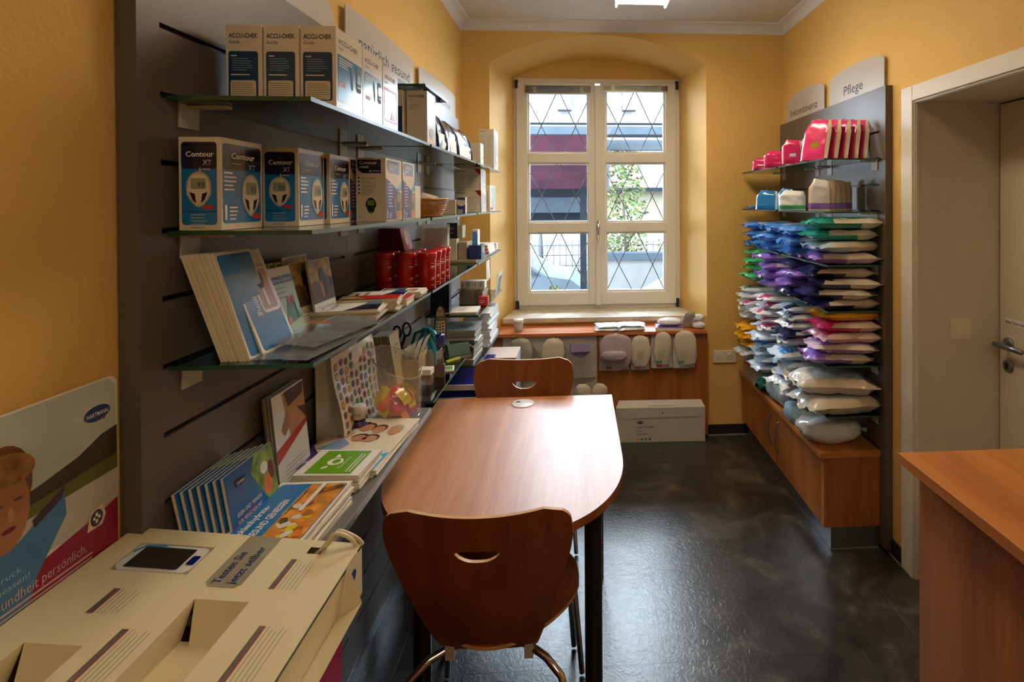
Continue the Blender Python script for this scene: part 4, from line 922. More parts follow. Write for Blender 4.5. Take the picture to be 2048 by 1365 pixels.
def dining(m, f, L, H):
    m.rr(f, 0.006, 0.006, L - 0.006, H - 0.006, 0.008, L1, BLUE); m.rr(f, L * 0.44, H * 0.36, L - 0.005, H + 0.0, 0.010, L2, BORD); m.rr(f, L * 0.50, H * 0.39, L - 0.012, H * 0.80, 0.006, L3, SKIN); m.rr(f, L * 0.62, H * 0.42, L - 0.035, H * 0.70, 0.006, L4, WHT)
    m.rect(f, L * 0.5, H * 0.82, L - 0.012, H * 0.86, L3, GREYP); m.flat(f, oval(L * 0.63, H * 0.70, 0.013, 0.020), 0.0019, BROWN)
    g = Fr(f.p(L * 0.30, H * 0.62), -f.v, f.u); m.text(g, 0.0, 0.0, 0.020, 'Dining', L2, WHT, bold=True, w=0.055); m.bars(g, -0.05, 0.026, 0.07, 1, 0.005, 0.002, L2, TEXTB)
booklet('blue brochure with a framed photo and white sideways lettering', -0.590, 1.020, 1.285, 0.112, 0.205, 0.004, radians(21), dining)
for i in range(5):
    booklet(['first hidden booklet behind the mint one, nearest the viewer', 'second hidden booklet behind the mint one', 'third hidden booklet behind the mint one', 'fourth hidden booklet behind the mint one', 'booklet with a pale blue corner sticking up behind the photo leaflets'][i], -0.705 + 0.005 * i, 1.19 + 0.020 * i, 1.285, 0.105, 0.148 if i < 4 else 0.158, 0.004, radians(2), lambda m, f, L, H: m.rr(f, 0.003, 0.003, L - 0.003, H - 0.003, 0.002, L1, OCHRE), group='booklets standing behind the photo leaflets')
def diary(m, f, L, H):
    m.rect(f, 0, 0, L, H, L1, MINT); m.rect(f, 0, H * 0.88, L, H, L2, WHT); m.rect(f, L * 0.08, H * 0.76, L, H * 0.87, L2, mat('royal_blue_print', '#27508f', 0.4, var=0)); m.text(f, L * 0.2, H * 0.79, 0.011, 'Diabetes-Tagebuch', L3, WHT, w=L * 0.72)
    for i in range(3): m.bars(f, L * 0.22, H * (0.70 - 0.07 * i), L * 0.4, 1, 0.01, 0.002, L2, TEXTG)
    m.flat(f, [(L * 0.35, H * 0.14), (L * 0.55, H * 0.48), (L * 0.7, H * 0.5), (L * 0.98, H * 0.2)], L2, mat('teal_fabric_print', '#5d8f88', 0.5, var=0.2)); m.flat(f, oval(L * 0.62, H * 0.49, 0.006, 0.010), L3, RED); m.flat(f, oval(L * 0.78, H * 0.50, 0.006, 0.010), L3, RED); m.flat(f, oval(L * 0.48, H * 0.2, 0.007, 0.010), L3, mat('rose_print', '#d58b94', 0.4, var=0)); m.rect(f, L * 0.8, H * 0.2, L * 0.83, H * 0.44, L3, BLK)
booklet('mint green diary booklet with a blue title band', -0.622, 1.138, 1.285, 0.100, 0.150, 0.004, radians(15), diary, name='booklet', cat='booklet')
def kt(m, f, L, H):
    m.rect(f, 0.001, H * 0.30, L - 0.001, H - 0.001, L1, OCHRE); m.flat(f, [(0.001, H * 0.30), (L - 0.001, H * 0.30), (L - 0.001, H * 0.66), (L * 0.75, H * 0.7), (L * 0.4, H * 0.58), (L * 0.2, H * 0.66), (0.001, H * 0.62)], L2, BROWN)
    m.flat(f, oval(L * 0.50, H * 0.90, 0.006, 0.008), L3, SKIN); m.flat(f, [(L * 0.42, H * 0.84), (L * 0.6, H * 0.85), (L * 0.68, H * 0.64), (L * 0.4, H * 0.6)], L3, mat('charcoal_vest_print', '#3a3c3e', 0.5, var=0.2)); m.flat(f, [(L * 0.36, H * 0.62), (L * 0.50, H * 0.64), (L * 0.52, H * 0.38), (L * 0.44, H * 0.38)], L3, SKIN); m.flat(f, [(L * 0.55, H * 0.64), (L * 0.68, H * 0.62), (L * 0.64, H * 0.36), (L * 0.57, H * 0.38)], L3, BLK)
    m.text(f, L * 0.14, H * 0.19, 0.010, 'KT Blutzuckermessgerät', L1, mat('steel_blue_text', '#4d6f96', 0.5, var=0), w=L * 0.72); m.bars(f, L * 0.14, H * 0.15, L * 0.75, 3, 0.006, 0.0015, L1, TEXTG)
booklet('photo leaflet with a seated man, half covered by the one in front', -0.634, 1.241, 1.285, 0.105, 0.150, 0.004, radians(11), kt, name='leaflet', cat='leaflet', group='photo leaflets')
booklet('frontmost photo leaflet with a seated man in autumn leaves', -0.620, 1.285, 1.285, 0.108, 0.150, 0.005, radians(9), kt, name='leaflet', cat='leaflet', group='photo leaflets')
# ---- flat piles
def flatlet(label, cx, cy, z, W, D, T, rz, cover=None, body=None, group=None, name='leaflet', cat='leaflet', edge=None, curl=0.0):
    """lies flat; W along local x, D along local y"""
    r = thing(name, label, cat, (cx, cy, z), rz, group)
    b = MB()
    if curl:
        def top(u, v, o): return Vector((-W / 2 + W * u, -D / 2 + D * v, o + curl * (u ** 3)))
        b.grid(lambda u, v: top(u, v, T), 14, 2, body or WHT); b.grid(lambda u, v: top(1 - u, v, 0) if False else top(u, 1 - v, 0), 14, 2, body or WHT)
        for v in (0, 1):
            p = [top(i / 14, v, 0) for i in range(15)]; q = [top(i / 14, v, T) for i in range(15)]; b.add(p + q, [((i, i + 1, 16 + i, 15 + i) if v == 0 else (i + 1, i, 15 + i, 16 + i)) for i in range(14)], edge or PAGES)
        b.add([top(1, 0, 0), top(1, 1, 0), top(1, 1, T), top(1, 0, T)], [(0, 1, 2, 3)], edge or PAGES); b.build('pages', r)
        if cover:
            m = MB(); cover(m, Fr((-W / 2, -D / 2, T + curl * 0.02), (1, 0, 0), (0, 1, 0)), W * 0.8, D); m.build('cover', r)
        return r
    b.box(-W / 2, W / 2, -D / 2, D / 2, 0, T, edge or PAGES); b.build('pages', r)
    m = MB(); f = Fr((-W / 2, -D / 2, T), (1, 0, 0), (0, 1, 0)); m.rect(f, 0, 0, W, D, 0.0002, body or WHT)
    if cover: cover(m, f, W, D)
    m.build('cover', r); return r
ORD = ['bottom', 'second', 'third', 'fourth', 'fifth', 'sixth', 'seventh', 'eighth', 'ninth', 'tenth', 'eleventh', 'twelfth', 'thirteenth', 'fourteenth', 'fifteenth']
def pile(what, n, cx, cy, z, W, D, T, rz, cover, jit=0.004, seed=1, name='leaflet', cat='leaflet', group=None, body=None, edge=None, topcurl=0.0):
    rd = random.Random(seed); gap = 0.0003
    for i in range(n):
        last = i == n - 1
        pos = 'topmost' if last else ('bottom' if i == 0 else ORD[i] + ' from the bottom')
        flatlet(what.replace('#', pos), cx + rd.uniform(-jit, jit), cy + rd.uniform(-jit, jit), z + 0.0005 + i * (T + gap), W, D, T, rz + rd.uniform(-1, 1) * jit * 12, cover if last else None, body=body, name=name, cat=cat, group=group, edge=edge, curl=topcurl if last else 0)
    return z + n * (T + gap)
def contour_flat(m, f, W, D):
    m.flat(f, [(W * 0.50, 0.001), (W - 0.001, 0.001), (W - 0.001, D - 0.001), (W * 0.80, D - 0.001), (W * 0.62, D * 0.35)], L1, NAVY); m.flat(f, [(W * 0.72, D * 0.7), (W - 0.001, D * 0.6), (W - 0.001, D - 0.001), (W * 0.76, D - 0.001)], L2, ABLUE)
    g = Fr(f.p(W * 0.34, D * 0.12), f.v, -f.u); m.text(g, 0, 0, 0.022, 'Contour', L1, NAVY, w=D * 0.72); m.rr(f, W * 0.12, D * 0.25, W * 0.18, D * 0.62, 0.002, L1, BLK)
pile('white and navy leaflet, # in the near pile on the shelf', 6, -0.572, 1.345, 1.285, 0.155, 0.105, 0.0042, 0.15, contour_flat, 0.006, 3, group='near pile of white and navy leaflets')
pile('white and navy leaflet, # in the far pile on the shelf', 6, -0.575, 1.525, 1.285, 0.150, 0.10, 0.0042, 0.1, contour_flat, 0.005, 4, group='far pile of white and navy leaflets')
def redflat(m, f, W, D): m.rect(f, 0.001, 0.001, W - 0.001, D - 0.001, L1, RED); m.flat(f, [(0.001, 0.001), (W * 0.5, 0.001), (W * 0.3, D * 0.6), (0.001, D - 0.001)], L2, OCHRE); m.rect(f, 0.001, 0.001, W * 0.8, D * 0.15, L3, WINE)
pile('red covered leaflet, # in the middle pile on the third shelf', 7, -0.560, 1.44, 1.285, 0.150, 0.07, 0.0045, 0.12, redflat, 0.006, 6, group='red covered leaflets')
pile('small red leaflet, # in the little pile at the shelf edge', 4, -0.505, 1.525, 1.285, 0.055, 0.09, 0.0045, 0.1, redflat, 0.003, 7, group='small red leaflets at the shelf edge')
def bluewhite(m, f, W, D): m.rect(f, 0.004, 0.004, W * 0.55, D - 0.004, L1, BLUE); m.bars(f, W * 0.1, D * 0.7, W * 0.3, 2, 0.02, 0.009, L2, WHT); m.flat(f, oval(W * 0.75, D * 0.5, W * 0.12, D * 0.3), L1, SKIN)
pile('blue and white leaflet, # in the pile before the red tubs', 4, -0.54, 1.645, 1.285, 0.125, 0.085, 0.0042, 0.06, bluewhite, 0.004, 8, group='blue and white leaflets before the tubs')
# plastic sleeves
def sleeve(label, cx, cy, z, W, D, rz, seed, hmax):
    r = thing('plastic_sleeve', label, 'sleeve', (cx, cy, z), rz, 'grey plastic sleeves'); PS = mat('smoky_clear_plastic', '#8b9196', 0.15, var=0.15, alpha=0.72, coat=0.5, bump=0.3, bscale=14)
    def fn(u, v):
        z = 0.002 + hmax * max(0.0, sin(pi * u)) ** 1.2 * (0.25 + 0.75 * v) * (0.6 + 0.4 * noise.noise(Vector((u * 2 + seed, v * 2, 0))))
        return Vector((-W / 2 + W * u, -D / 2 + D * v, z + 0.001 * noise.noise(Vector((u * 9, v * 9, seed)))))
    b = MB(); b.grid(fn, 20, 20, PS); b.build('sleeve_film', r)
    m = MB(); m.grid(lambda u, v: Vector((-W * 0.2 + W * 0.36 * u, D * 0.0 + D * 0.08 * v, 0.004 + hmax * 0.72)), 4, 2, mat('coral_label', '#c8683f', 0.4, var=0.2)); m.build('label_strip', r)
sleeve('lower clear plastic sleeve lying at the shelf front', -0.542, 1.082, 1.2855, 0.13, 0.20, -0.12, 1, 0.008)
sleeve('upper grey plastic sleeve with a coral strip at the shelf front', -0.555, 1.155, 1.294, 0.15, 0.22, -0.2, 4, 0.022)
# ---- red tubs
TUBR = mat('glossy_red_plastic', '#b5140f', 0.25, var=0.03, coat=0.3)
def tub(label, x, y):
    r = thing('red_tub', label, 'tub', (x, y, 1.2855), radians(12), 'red plastic tubs on the middle left shelf')
    MB().lathe([(0.026, 0.0), (0.0275, 0.002), (0.0285, 0.096), (0.0285, 0.102)], (0, 0, 0), TUBR, 32).build('tub_body', r)
    MB().lathe([(0.0310, 0.101), (0.0315, 0.103), (0.0315, 0.117), (0.030, 0.119), (0.0, 0.119)], (0, 0, 0), TUBR, 32).build('lid', r)
    b = MB()
    for k, (z, w_) in enumerate(((0.083, 26), (0.072, 30), (0.067, 22), (0.034, 18), (0.030, 26), (0.012, 30))):
        a0 = radians(-62 + (0 if k != 3 else 8)); n = 6; h = 0.0032 if k in (1, 3) else 0.001; rr = 0.02875
        b.add([(rr * cos(a0 + radians(w_) * i / n), rr * sin(a0 + radians(w_) * i / n), z + q * h) for q in (0, 1) for i in range(n + 1)], [(i, i + 1, n + 2 + i, n + 1 + i) for i in range(n)], WHT)
    b.build('label_print', r); return r
tb = tub('red tub at the front row, closest to the slatwall', -0.648, 1.795)
for lab, x, y in (('red tub in the middle of the front row', -0.578, 1.795), ('red tub at the front row, on the shelf edge', -0.508, 1.795), ('red tub second along the shelf edge', -0.510, 1.868), ('red tub third along the shelf edge', -0.512, 1.941), ('red tub farthest along the shelf edge', -0.514, 2.014),
                  ('red tub second in the middle line', -0.582, 1.868), ('red tub third in the middle line', -0.585, 1.941), ('red tub behind the one closest to the slatwall', -0.654, 1.868)):
    copy_thing(tb, (x, y, 1.2855), radians(12), lab)
for i in range(7):
    booklet(['dark red pamphlet, first of seven behind the red tubs'] [0] if i == 0 else ['', 'second', 'third', 'fourth', 'fifth', 'sixth', 'pink topped last'][i] + ' pamphlet of the dark red row behind the tubs', -0.700 + 0.012 * i, 1.95 + 0.008 * i, 1.285, 0.10, 0.195, 0.007, radians(5 + i), (lambda m, f, L, H: (m.rect(f, 0.001, 0.001, L - 0.001, H - 0.001, L1, mat('dusty_pink_print', '#b5566e', 0.4)), m.flat(f, oval(L * 0.5, H * 0.8, 0.02, 0.03), L2, WHT), m.bars(f, L * 0.2, H * 0.45, L * 0.5, 5, 0.01, 0.003, L2, WHT))) if i == 6 else None, edge=WINE, body=WINE, group='dark red pamphlets behind the tubs', name='pamphlet', cat='pamphlet')
r = thing('acrylic_holder', 'clear leaflet holder with white paper standing behind the red tubs', 'holder', (-0.575, 2.16, 1.2855), 0)
b = MB(); CLR = mat('clear_acrylic', '#dfe3e4', 0.08, var=0, alpha=0.45, coat=0.8)
f = Fr((-0.045, -0.055, 0), (1, 0, 0), (0, 0.10, 1)); b.rect(f, 0, 0, 0.10, 0.20, 0, CLR); b.rect(f, 0, 0, 0.10, 0.19, -0.03, CLR); b.add([(0.055, -0.055, 0), (0.055, -0.02, 0), (0.055, 0.0, 0.2), (0.055, -0.035, 0.2)], [(0, 1, 2, 3)], CLR); b.build('holder_body', r)
MB().rect(f, 0.006, 0.003, 0.094, 0.185, -0.012, mat('soft_grey_paper', '#cfc9c4', 0.5, var=0.25, scale=10)).build('paper', r)

# ---- far left shelf group (panel three)
r = thing('wooden_board', 'thin wooden board laid on the glass shelf under the navy box', 'board', (-0.585, 2.82, 1.2854))
MB().box(-0.13, 0.10, -0.30, 0.32, 0, 0.012, mat('raw_birch_board', '#9a8f6f', 0.5, var=0.1)).build('board', r)
zb = 1.2976
carton('beige_carton', 'beige carton with the black box on top, at the near end of the board', 'box', -0.680, -0.585, 2.56, 2.68, zb, 0.100)
carton('grey_flap_carton', 'narrow grey brown carton beside the navy box', 'box', -0.580, -0.538, 2.57, 2.70, zb, 0.082, body=mat('kraft_grey', '#a39680', 0.6))
carton('navy_box', 'small navy blue box near the end of the board', 'box', -0.530, -0.468, 2.56, 2.66, zb, 0.068, lambda m, f, w, h: m.rr(f, 0.004, 0.004, w - 0.004, h - 0.004, 0.002, L1, mat('deep_navy_gloss', '#10206b', 0.2, coat=0.5)), lambda m, f, d, h: m.flat(f, oval(d * 0.5, h * 0.6, 0.012, 0.016), L1, WHT), body=mat('deep_navy_gloss', '#10206b', 0.2, coat=0.5))
carton('black_box', 'black box with white print leaning on the beige carton', 'box', -0.640, -0.592, 2.58, 2.63, 1.3984, 0.074, lambda m, f, w, h: (m.bars(f, 0.012, h * 0.7, w * 0.45, 2, 0.006, 0.002, L1, PALEG), m.text(f, 0.014, h * 0.3, 0.012, 'OK', L1, PALEG)), body=mat('matte_black_card', '#14121a', 0.4), rz=0.25)
carton('beige_carton', 'small beige carton right of the black box', 'box', -0.588, -0.566, 2.60, 2.67, 1.3984, 0.062)
carton('tissue_pack', 'light blue tissue pack standing on the farthest left shelf', 'pack', -0.545, -0.515, 2.72, 2.78, zb, 0.135, lambda m, f, w, h: m.rr(f, 0.003, 0.004, w - 0.002, h - 0.01, 0.004, L1, mat('sky_blue_print', '#4f9bd6', 0.3, var=0.2, scale=30)), body=WHT)
for i in range(3): carton('silver_pen_box', ['bottom', 'middle', 'top'][i] + ' of the three flat silver boxes with red ends', 'box', -0.555 - 0.004 * i, -0.470 - 0.004 * i, 2.80, 3.0, zb + 0.0165 * i * 1.02, 0.016, lambda m, f, w, h: (m.rect(f, 0.0, h * 0.3, w * 0.75, h * 0.8, L1, PALEG), m.rect(f, w * 0.78, h * 0.15, w * 0.93, h * 0.85, L1, RED)), body=WHT, group='flat silver boxes with red ends')
carton('white_blue_box', 'little white box with a teal stripe at the end of the board', 'box', -0.515, -0.472, 3.05, 3.11, zb, 0.040, lambda m, f, w, h: m.rect(f, w * 0.2, h * 0.2, w * 0.7, h * 0.7, L1, DBLUE), body=WHT)
r = thing('hanging_note', 'paper note hanging from the edge of the farthest glass shelf', 'note', (-0.470, 2.73, 1.275))
b = MB(); b.grid(lambda u, v: Vector((0.004 + 0.010 * v * sin(pi * u), -0.05 + 0.10 * u, -0.075 * v - 0.03 * v * (1 - u))), 8, 6, mat('white_note_paper', '#d9dad8', 0.6, var=0.03)); b.build('note_paper', r)
z4 = 1.038
pile('white booklet, # of two beside the navy case', 2, -0.57, 2.60, z4, 0.16, 0.15, 0.006, 0.04, lambda m, f, W, D: m.bars(f, W * 0.4, D * 0.7, W * 0.3, 4, 0.02, 0.005, L1, PINK), 0.004, 21, name='booklet', cat='booklet')
zt = pile('grey checked booklet, # in the thick pile under the white packs', 9, -0.565, 2.86, z4, 0.12, 0.15, 0.0085, 0.0, None, 0.003, 22, name='booklet', cat='booklet', edge=mat('brown_grey_edges', '#8a7f6c', 0.6, var=0.3, scale=50), body=mat('grey_paper', '#b7b2a6', 0.6))
carton('red_booklet_box', 'red box lying before the grey booklet pile', 'box', -0.520, -0.472, 2.75, 2.80, z4, 0.045, lambda m, f, w, h: m.bars(f, 0.005, h * 0.6, w * 0.6, 2, 0.01, 0.003, L1, WHT), body=RED)
for i in range(4): carton('white_pack', ['first', 'second', 'third', 'fourth'][i] + ' small white pack from the left on the grey booklet pile', 'pack', -0.62 + i * 0.032, -0.592 + i * 0.032, 2.80, 2.86, zt + 0.0008, 0.040, lambda m, f, w, h: m.rect(f, w * 0.2, h * 0.2, w * 0.5, h * 0.8, L1, BLUE if False else PALEG), body=WHT, group='white packs on the grey booklets')
booklet('grey photo card standing at the far end of the fourth far shelf', -0.475, 3.02, z4, 0.16, 0.13, 0.002, radians(-8), lambda m, f, L, H: m.rect(f, L * 0.2, 0.002, L - 0.002, H * 0.8, L1, mat('grey_photo', '#6e7478', 0.5, var=0.5, scale=25)), name='photo_card', cat='card')
z5 = 0.800
def sketch(m, f, W, D): m.rect(f, 0, 0, W, D, L1, mat('silver_blue_cover', '#9aa6ad', 0.3, var=0.1)); m.rect(f, W * 0.05, D * 0.3, W * 0.4, D * 0.7, L2, mat('silver_blue_cover2', '#b4bfc5', 0.3)); m.flat(f, oval(W * 0.68, D * 0.5, W * 0.2, D * 0.1, rot=0.5), L2, BLK); m.flat(f, oval(W * 0.68, D * 0.5, W * 0.15, D * 0.06, rot=0.5), L3, mat('silver_blue_cover', '#9aa6ad'))
pile('silver blue magazine, # in the stack behind the telephone', 12, -0.585, 2.62, z5, 0.175, 0.20, 0.0135, 0.0, sketch, 0.004, 31, name='magazine', cat='magazine', edge=mat('grey_brown_page_edges', '#8b8880', 0.6, var=0.3, scale=30, stretch=(1, 1, 40)))
def clinic(m, f, W, D): m.rect(f, W * 0.15, D * 0.62, W - 0.004, D - 0.004, L1, BLUE); m.bars(f, W * 0.5, D * 0.9, W * 0.35, 2, 0.03, 0.012, L2, WHT); m.flat(f, oval(W * 0.4, D * 0.45, W * 0.22, D * 0.12), L1, SKIN)
pile('blue headed brochure, # in the tallest stack at far left', 13, -0.545, 2.98, z5, 0.135, 0.30, 0.0135, 0.0, clinic, 0.004, 32, name='brochure', cat='brochure', edge=mat('bluish_white_edges', '#c9d2d8', 0.5, var=0.15, scale=30, stretch=(1, 1, 40)))
# ------------------------------------------------------------------ lowest board of the nearest slatwall
ZD = 0.915
def bluecov(m, f, L, H):
    m.rect(f, 0.001, 0.001, L - 0.001, H - 0.001, L1, mat('blue_violet_cover', '#1c5c9c', 0.25, var=0.25, scale=8, coat=0.4)); m.flat(f, [(0.001, 0.001), (L * 0.75, 0.001), (L * 0.45, H * 0.42), (0.001, H * 0.35)], L2, PURP)
    m.flat(f, [(L * 0.48, H * 0.8), (L * 0.6, H - 0.001), (L - 0.001, H - 0.001), (L - 0.001, H * 0.12), (L * 0.82, H * 0.2)], L2, VEG); m.flat(f, oval(L * 0.8, H * 0.5, 0.014, 0.02), L3, ORNG); m.flat(f, oval(L * 0.76, H * 0.75, 0.012, 0.012), L3, WHT); m.flat(f, oval(L * 0.90, H * 0.66, 0.009, 0.02), L3, WINE)
    m.rr(f, L * 0.18, H * 0.78, L * 0.38, H * 0.87, 0.002, L3, NAVY); m.text(f, L * 0.20, H * 0.80, 0.009, 'Contour', L4, WHT, w=L * 0.16)
    for i, t in enumerate(('ESSEN UND TRINKEN', 'FÜR MENSCHEN MIT', 'DIABETES')): m.text(f, L * 0.12, H * (0.42 - 0.10 * i), 0.011, t, L3, WHT, w=L * (0.5, 0.48, 0.3)[i])
for i in range(7):
    booklet(['outermost booklet of the blue row on the board, white backed', 'second booklet of the blue row from the slatwall', 'third booklet of the blue row from the slatwall', 'fourth booklet of the blue row from the slatwall', 'fifth booklet of the blue row from the slatwall', 'sixth booklet of the blue row from the slatwall', 'frontmost blue booklet with a salad photo and white capitals'][i],
            -0.680 + 0.0075 * i, 0.962 + 0.008 * i, ZD, 0.15, 0.148, 0.005, radians(12 - 0.4 * i), bluecov, group='blue booklets leaning on the board', name='booklet', cat='booklet', edge=BLUE if False else PAGES, body=mat('blue_spine_cover', '#2a62a4', 0.3, var=0.1))
def belly(m, f, L, H):
    m.rect(f, 0.001, 0.001, L - 0.001, H - 0.001, L1, WHT); m.flat(f, [(0.001, H * 0.42), (L * 0.99, H * 0.56), (L * 0.99, H * 0.50), (0.001, H * 0.28)], L2, RED); m.flat(f, [(L * 0.3, H * 0.97), (L * 0.99, H * 0.98), (L * 0.99, H * 0.56), (L * 0.45, H * 0.48)], L2, SKIN)
    m.flat(f, [(L * 0.35, H * 0.98), (L * 0.99, H * 0.985), (L * 0.95, H * 0.86), (L * 0.45, H * 0.80)], L3, HAIRP); m.flat(f, [(L * 0.2, H * 0.6), (L * 0.42, H * 0.78), (L * 0.45, H * 0.6), (L * 0.28, H * 0.52)], L3, mat('tan_hand_print', '#a97855', 0.5, var=0.1)); m.flat(f, [(L * 0.72, H * 0.74), (L * 0.99, H * 0.7), (L * 0.99, H * 0.56)], L3, HAIRP); m.bars(f, L * 0.2, H * 0.2, L * 0.7, 6, 0.009, 0.0018, L2, PALEG)
for i in range(3): booklet(['rear grey spined brochure of three under the red banded one', 'middle grey spined brochure under the red banded one', 'red and white brochure with a photo of a belly, leaning on the slatwall'][i], -0.689 + 0.006 * i, 1.225 + 0.002 * i, ZD, 0.135, 0.215, 0.005, radians(6 - 0.3 * i), belly, group='red banded brochures on the board', edge=mat('grey_spine', '#8d8a84', 0.5))
# gift bag with coloured dots
def dots_bag():
    r = thing('paper_bag', 'cream bag printed with rows of coloured dots leaning on the slatwall', 'bag', (-0.690, 1.46, ZD + 0.0005), 0)
    PB = mat('glossy_cream_bag', '#d3cabb', 0.18, var=0.04, coat=0.7, bump=0.25, bscale=9); b = MB(); L, H = 0.275, 0.235
    def fs(u, v): return Vector((0.055 - 0.035 * v + 0.004 * sin(6 * v + 3 * u), L * u, H * v))
    b.grid(fs, 16, 16, PB); b.grid(lambda u, v: Vector((-0.02 - 0.004 * v, L * (1 - u), H * v)), 4, 4, PB)
    b.grid(lambda u, v: fs(0, v) * u + Vector((-0.02, 0, H * v)) * (1 - u) + Vector((0, 0.02 * sin(pi * u), 0)), 8, 16, PB); b.build('bag_body', r)
    m = MB(); cs = ['#8b3542', '#4b4a6a', '#7f3552', '#c2a021', '#4a7a3a', '#5b6a7c', '#8a2f3c', '#3d6a45', '#b98a2a', '#45405c']
    ring = {}
    rd = random.Random(5)
    for i in range(9):
        for j in range(8):
            cy, cz = 0.022 + i * 0.029, 0.018 + j * 0.0265 + 0.006 * (i % 2)
            if cz > H - 0.02: continue
            if (cy - 0.14) ** 2 + (cz - 0.20) ** 2 < 0.0009: continue
            c = cs[rd.randrange(10)]
            for q, (rr, cc) in enumerate(((0.0105, cs[rd.randrange(10)]), (0.0078, c))):
                mt = mat('dot_' + 'abcdefghij'[cs.index(cc)] + '_print', cc, 0.25, var=0.2, scale=60, coat=0.5)
                m.add([fs((cy + rr * cos(t)) / L, (cz + rr * sin(t)) / H) + Vector((0.0006 + 0.0004 * q, 0, 0)) for t in [2 * pi * k / 14 for k in range(14)]], [tuple(range(14))], mt)
    m.add([fs((0.14 + 0.026 * cos(t)) / L, min(0.999, (0.205 + 0.024 * sin(t)) / H)) + Vector((0.0008, 0, 0)) for t in [2 * pi * k / 20 for k in range(20)]], [tuple(range(20))], WHT)
    m.build('dot_print', r)
    m = MB(); fr = Fr((0.048, 0.122, 0.200), (0, 1, 0), (-0.12, 0, 1)); m.bars(fr, 0, 0.008, 0.034, 3, 0.006, 0.003, 0.003, ORNG); m.build('badge_print', r)
dots_bag()
def marker():
    r = thing('textile_marker', 'violet and white textile glue pot standing before the dotted bag', 'marker', (-0.628, 1.535, ZD + 0.0005)); W_ = mat('white_cap', '#d8d5ca', 0.3, coat=0.4, var=0)
    MB().lathe([(0.0165, 0), (0.017, 0.002), (0.017, 0.042), (0.0, 0.042)], (0, 0, 0), mat('violet_label', '#4b2f63', 0.3, var=0.1), 24).build('pot_body', r)
    MB().lathe([(0.0172, 0.036), (0.0172, 0.043)], (0, 0, 0), NAVY, 24).build('neck_band', r)
    MB().lathe([(0.0185, 0.043), (0.0185, 0.076), (0.017, 0.079), (0, 0.079)], (0, 0, 0), W_, 24).build('cap', r)
    m = MB(); m.text(Fr((-0.006, -0.0190, 0.054), (1, 0, 0), (0, 0, 1)), 0, 0, 0.010, 'Textil', 0, BLK, w=0.018); m.rect(Fr((-0.012, -0.0172, 0.01), (1, 0, 0), (0, 0, 1)), 0, 0, 0.006, 0.02, 0.0006, RED); m.build('label_print', r)
marker()
def people(m, f, W, D):
    m.rect(f, 0.001, 0.001, W - 0.001, D - 0.001, L1, CARD)
    m.flat(f, [(0.001, 0.001), (W * 0.55, 0.001), (W * 0.30, D * 0.16), (0.001, D * 0.42)], L2, PURP); m.flat(f, [(W * 0.55, 0.001), (W - 0.001, 0.001), (W - 0.001, D * 0.30), (W * 0.7, D * 0.16)], L2, mat('cyan_wave_print', '#4aa6d0', 0.3, var=0.2)); m.flat(f, [(W * 0.08, D * 0.36), (W * 0.25, D * 0.58), (W * 0.42, D * 0.45), (W * 0.35, D * 0.30)], L2, mat('denim_print', '#7d9dc4', 0.4, var=0.3))
    for (a, b_, rx, ry, hair) in ((0.24, 0.62, 0.09, 0.065, GREYP), (0.42, 0.78, 0.09, 0.075, HAIRP), (0.60, 0.74, 0.08, 0.075, HAIRP), (0.46, 0.56, 0.09, 0.06, HAIRP), (0.60, 0.55, 0.09, 0.06, HAIRP), (0.82, 0.72, 0.08, 0.09, GREYP)):
        m.flat(f, oval(W * a, D * (b_ + 0.025), W * rx * 1.2, D * ry * 1.15), L3, hair); m.flat(f, oval(W * a, D * b_, W * rx, D * ry), L4, SKIN)
    m.rr(f, W * 0.14, D * 0.86, W * 0.40, D * 0.91, 0.002, L3, NAVY); m.text(f, W * 0.17, D * 0.87, 0.009, 'CONTOUR', L4, WHT, w=W * 0.2); m.text(f, W * 0.06, D * 0.10, 0.018, 'TIPPS', L3, WHT, w=W * 0.16)
pile('magazine with laughing faces, # in the pile on the board', 5, -0.590, 1.435, ZD, 0.215, 0.30, 0.0035, -0.04, people, 0.003, 41, name='magazine', cat='magazine', group='magazines with laughing faces')
def greenc(m, f, W, D):
    m.rect(f, 0, 0, W, D, L1, WHT); m.rect(f, W * 0.14, D * 0.06, W * 0.86, D * 0.94, L2, GRN)
    m.flat(f, oval(W * 0.44, D * 0.5, 0.018, 0.017), L3, WHT); m.flat(f, oval(W * 0.455, D * 0.51, 0.009, 0.011), L4, GRN); m.flat(f, [(W * 0.38, D * 0.80), (W * 0.46, D * 0.68), (W * 0.36, D * 0.66)], L3, WHT); m.flat(f, oval(W * 0.36, D * 0.28, 0.008, 0.005, rot=0.7), L3, WHT)
    g = Fr(f.p(W * 0.62, D * 0.25), f.v, -f.u); m.text(g, 0, 0, 0.012, 'Sinfony', L3, WHT, w=D * 0.45); g = Fr(f.p(W * 0.74, D * 0.12), f.v, -f.u); m.bars(g, 0, 0, D * 0.75, 2, 0.008, 0.003, L3, WHT)
pile('green and white booklet, # in the pile beside the board edge', 9, -0.572, 1.283, ZD, 0.150, 0.125, 0.0040, -0.05, greenc, 0.004, 43, name='booklet', cat='booklet', group='green and white booklets')
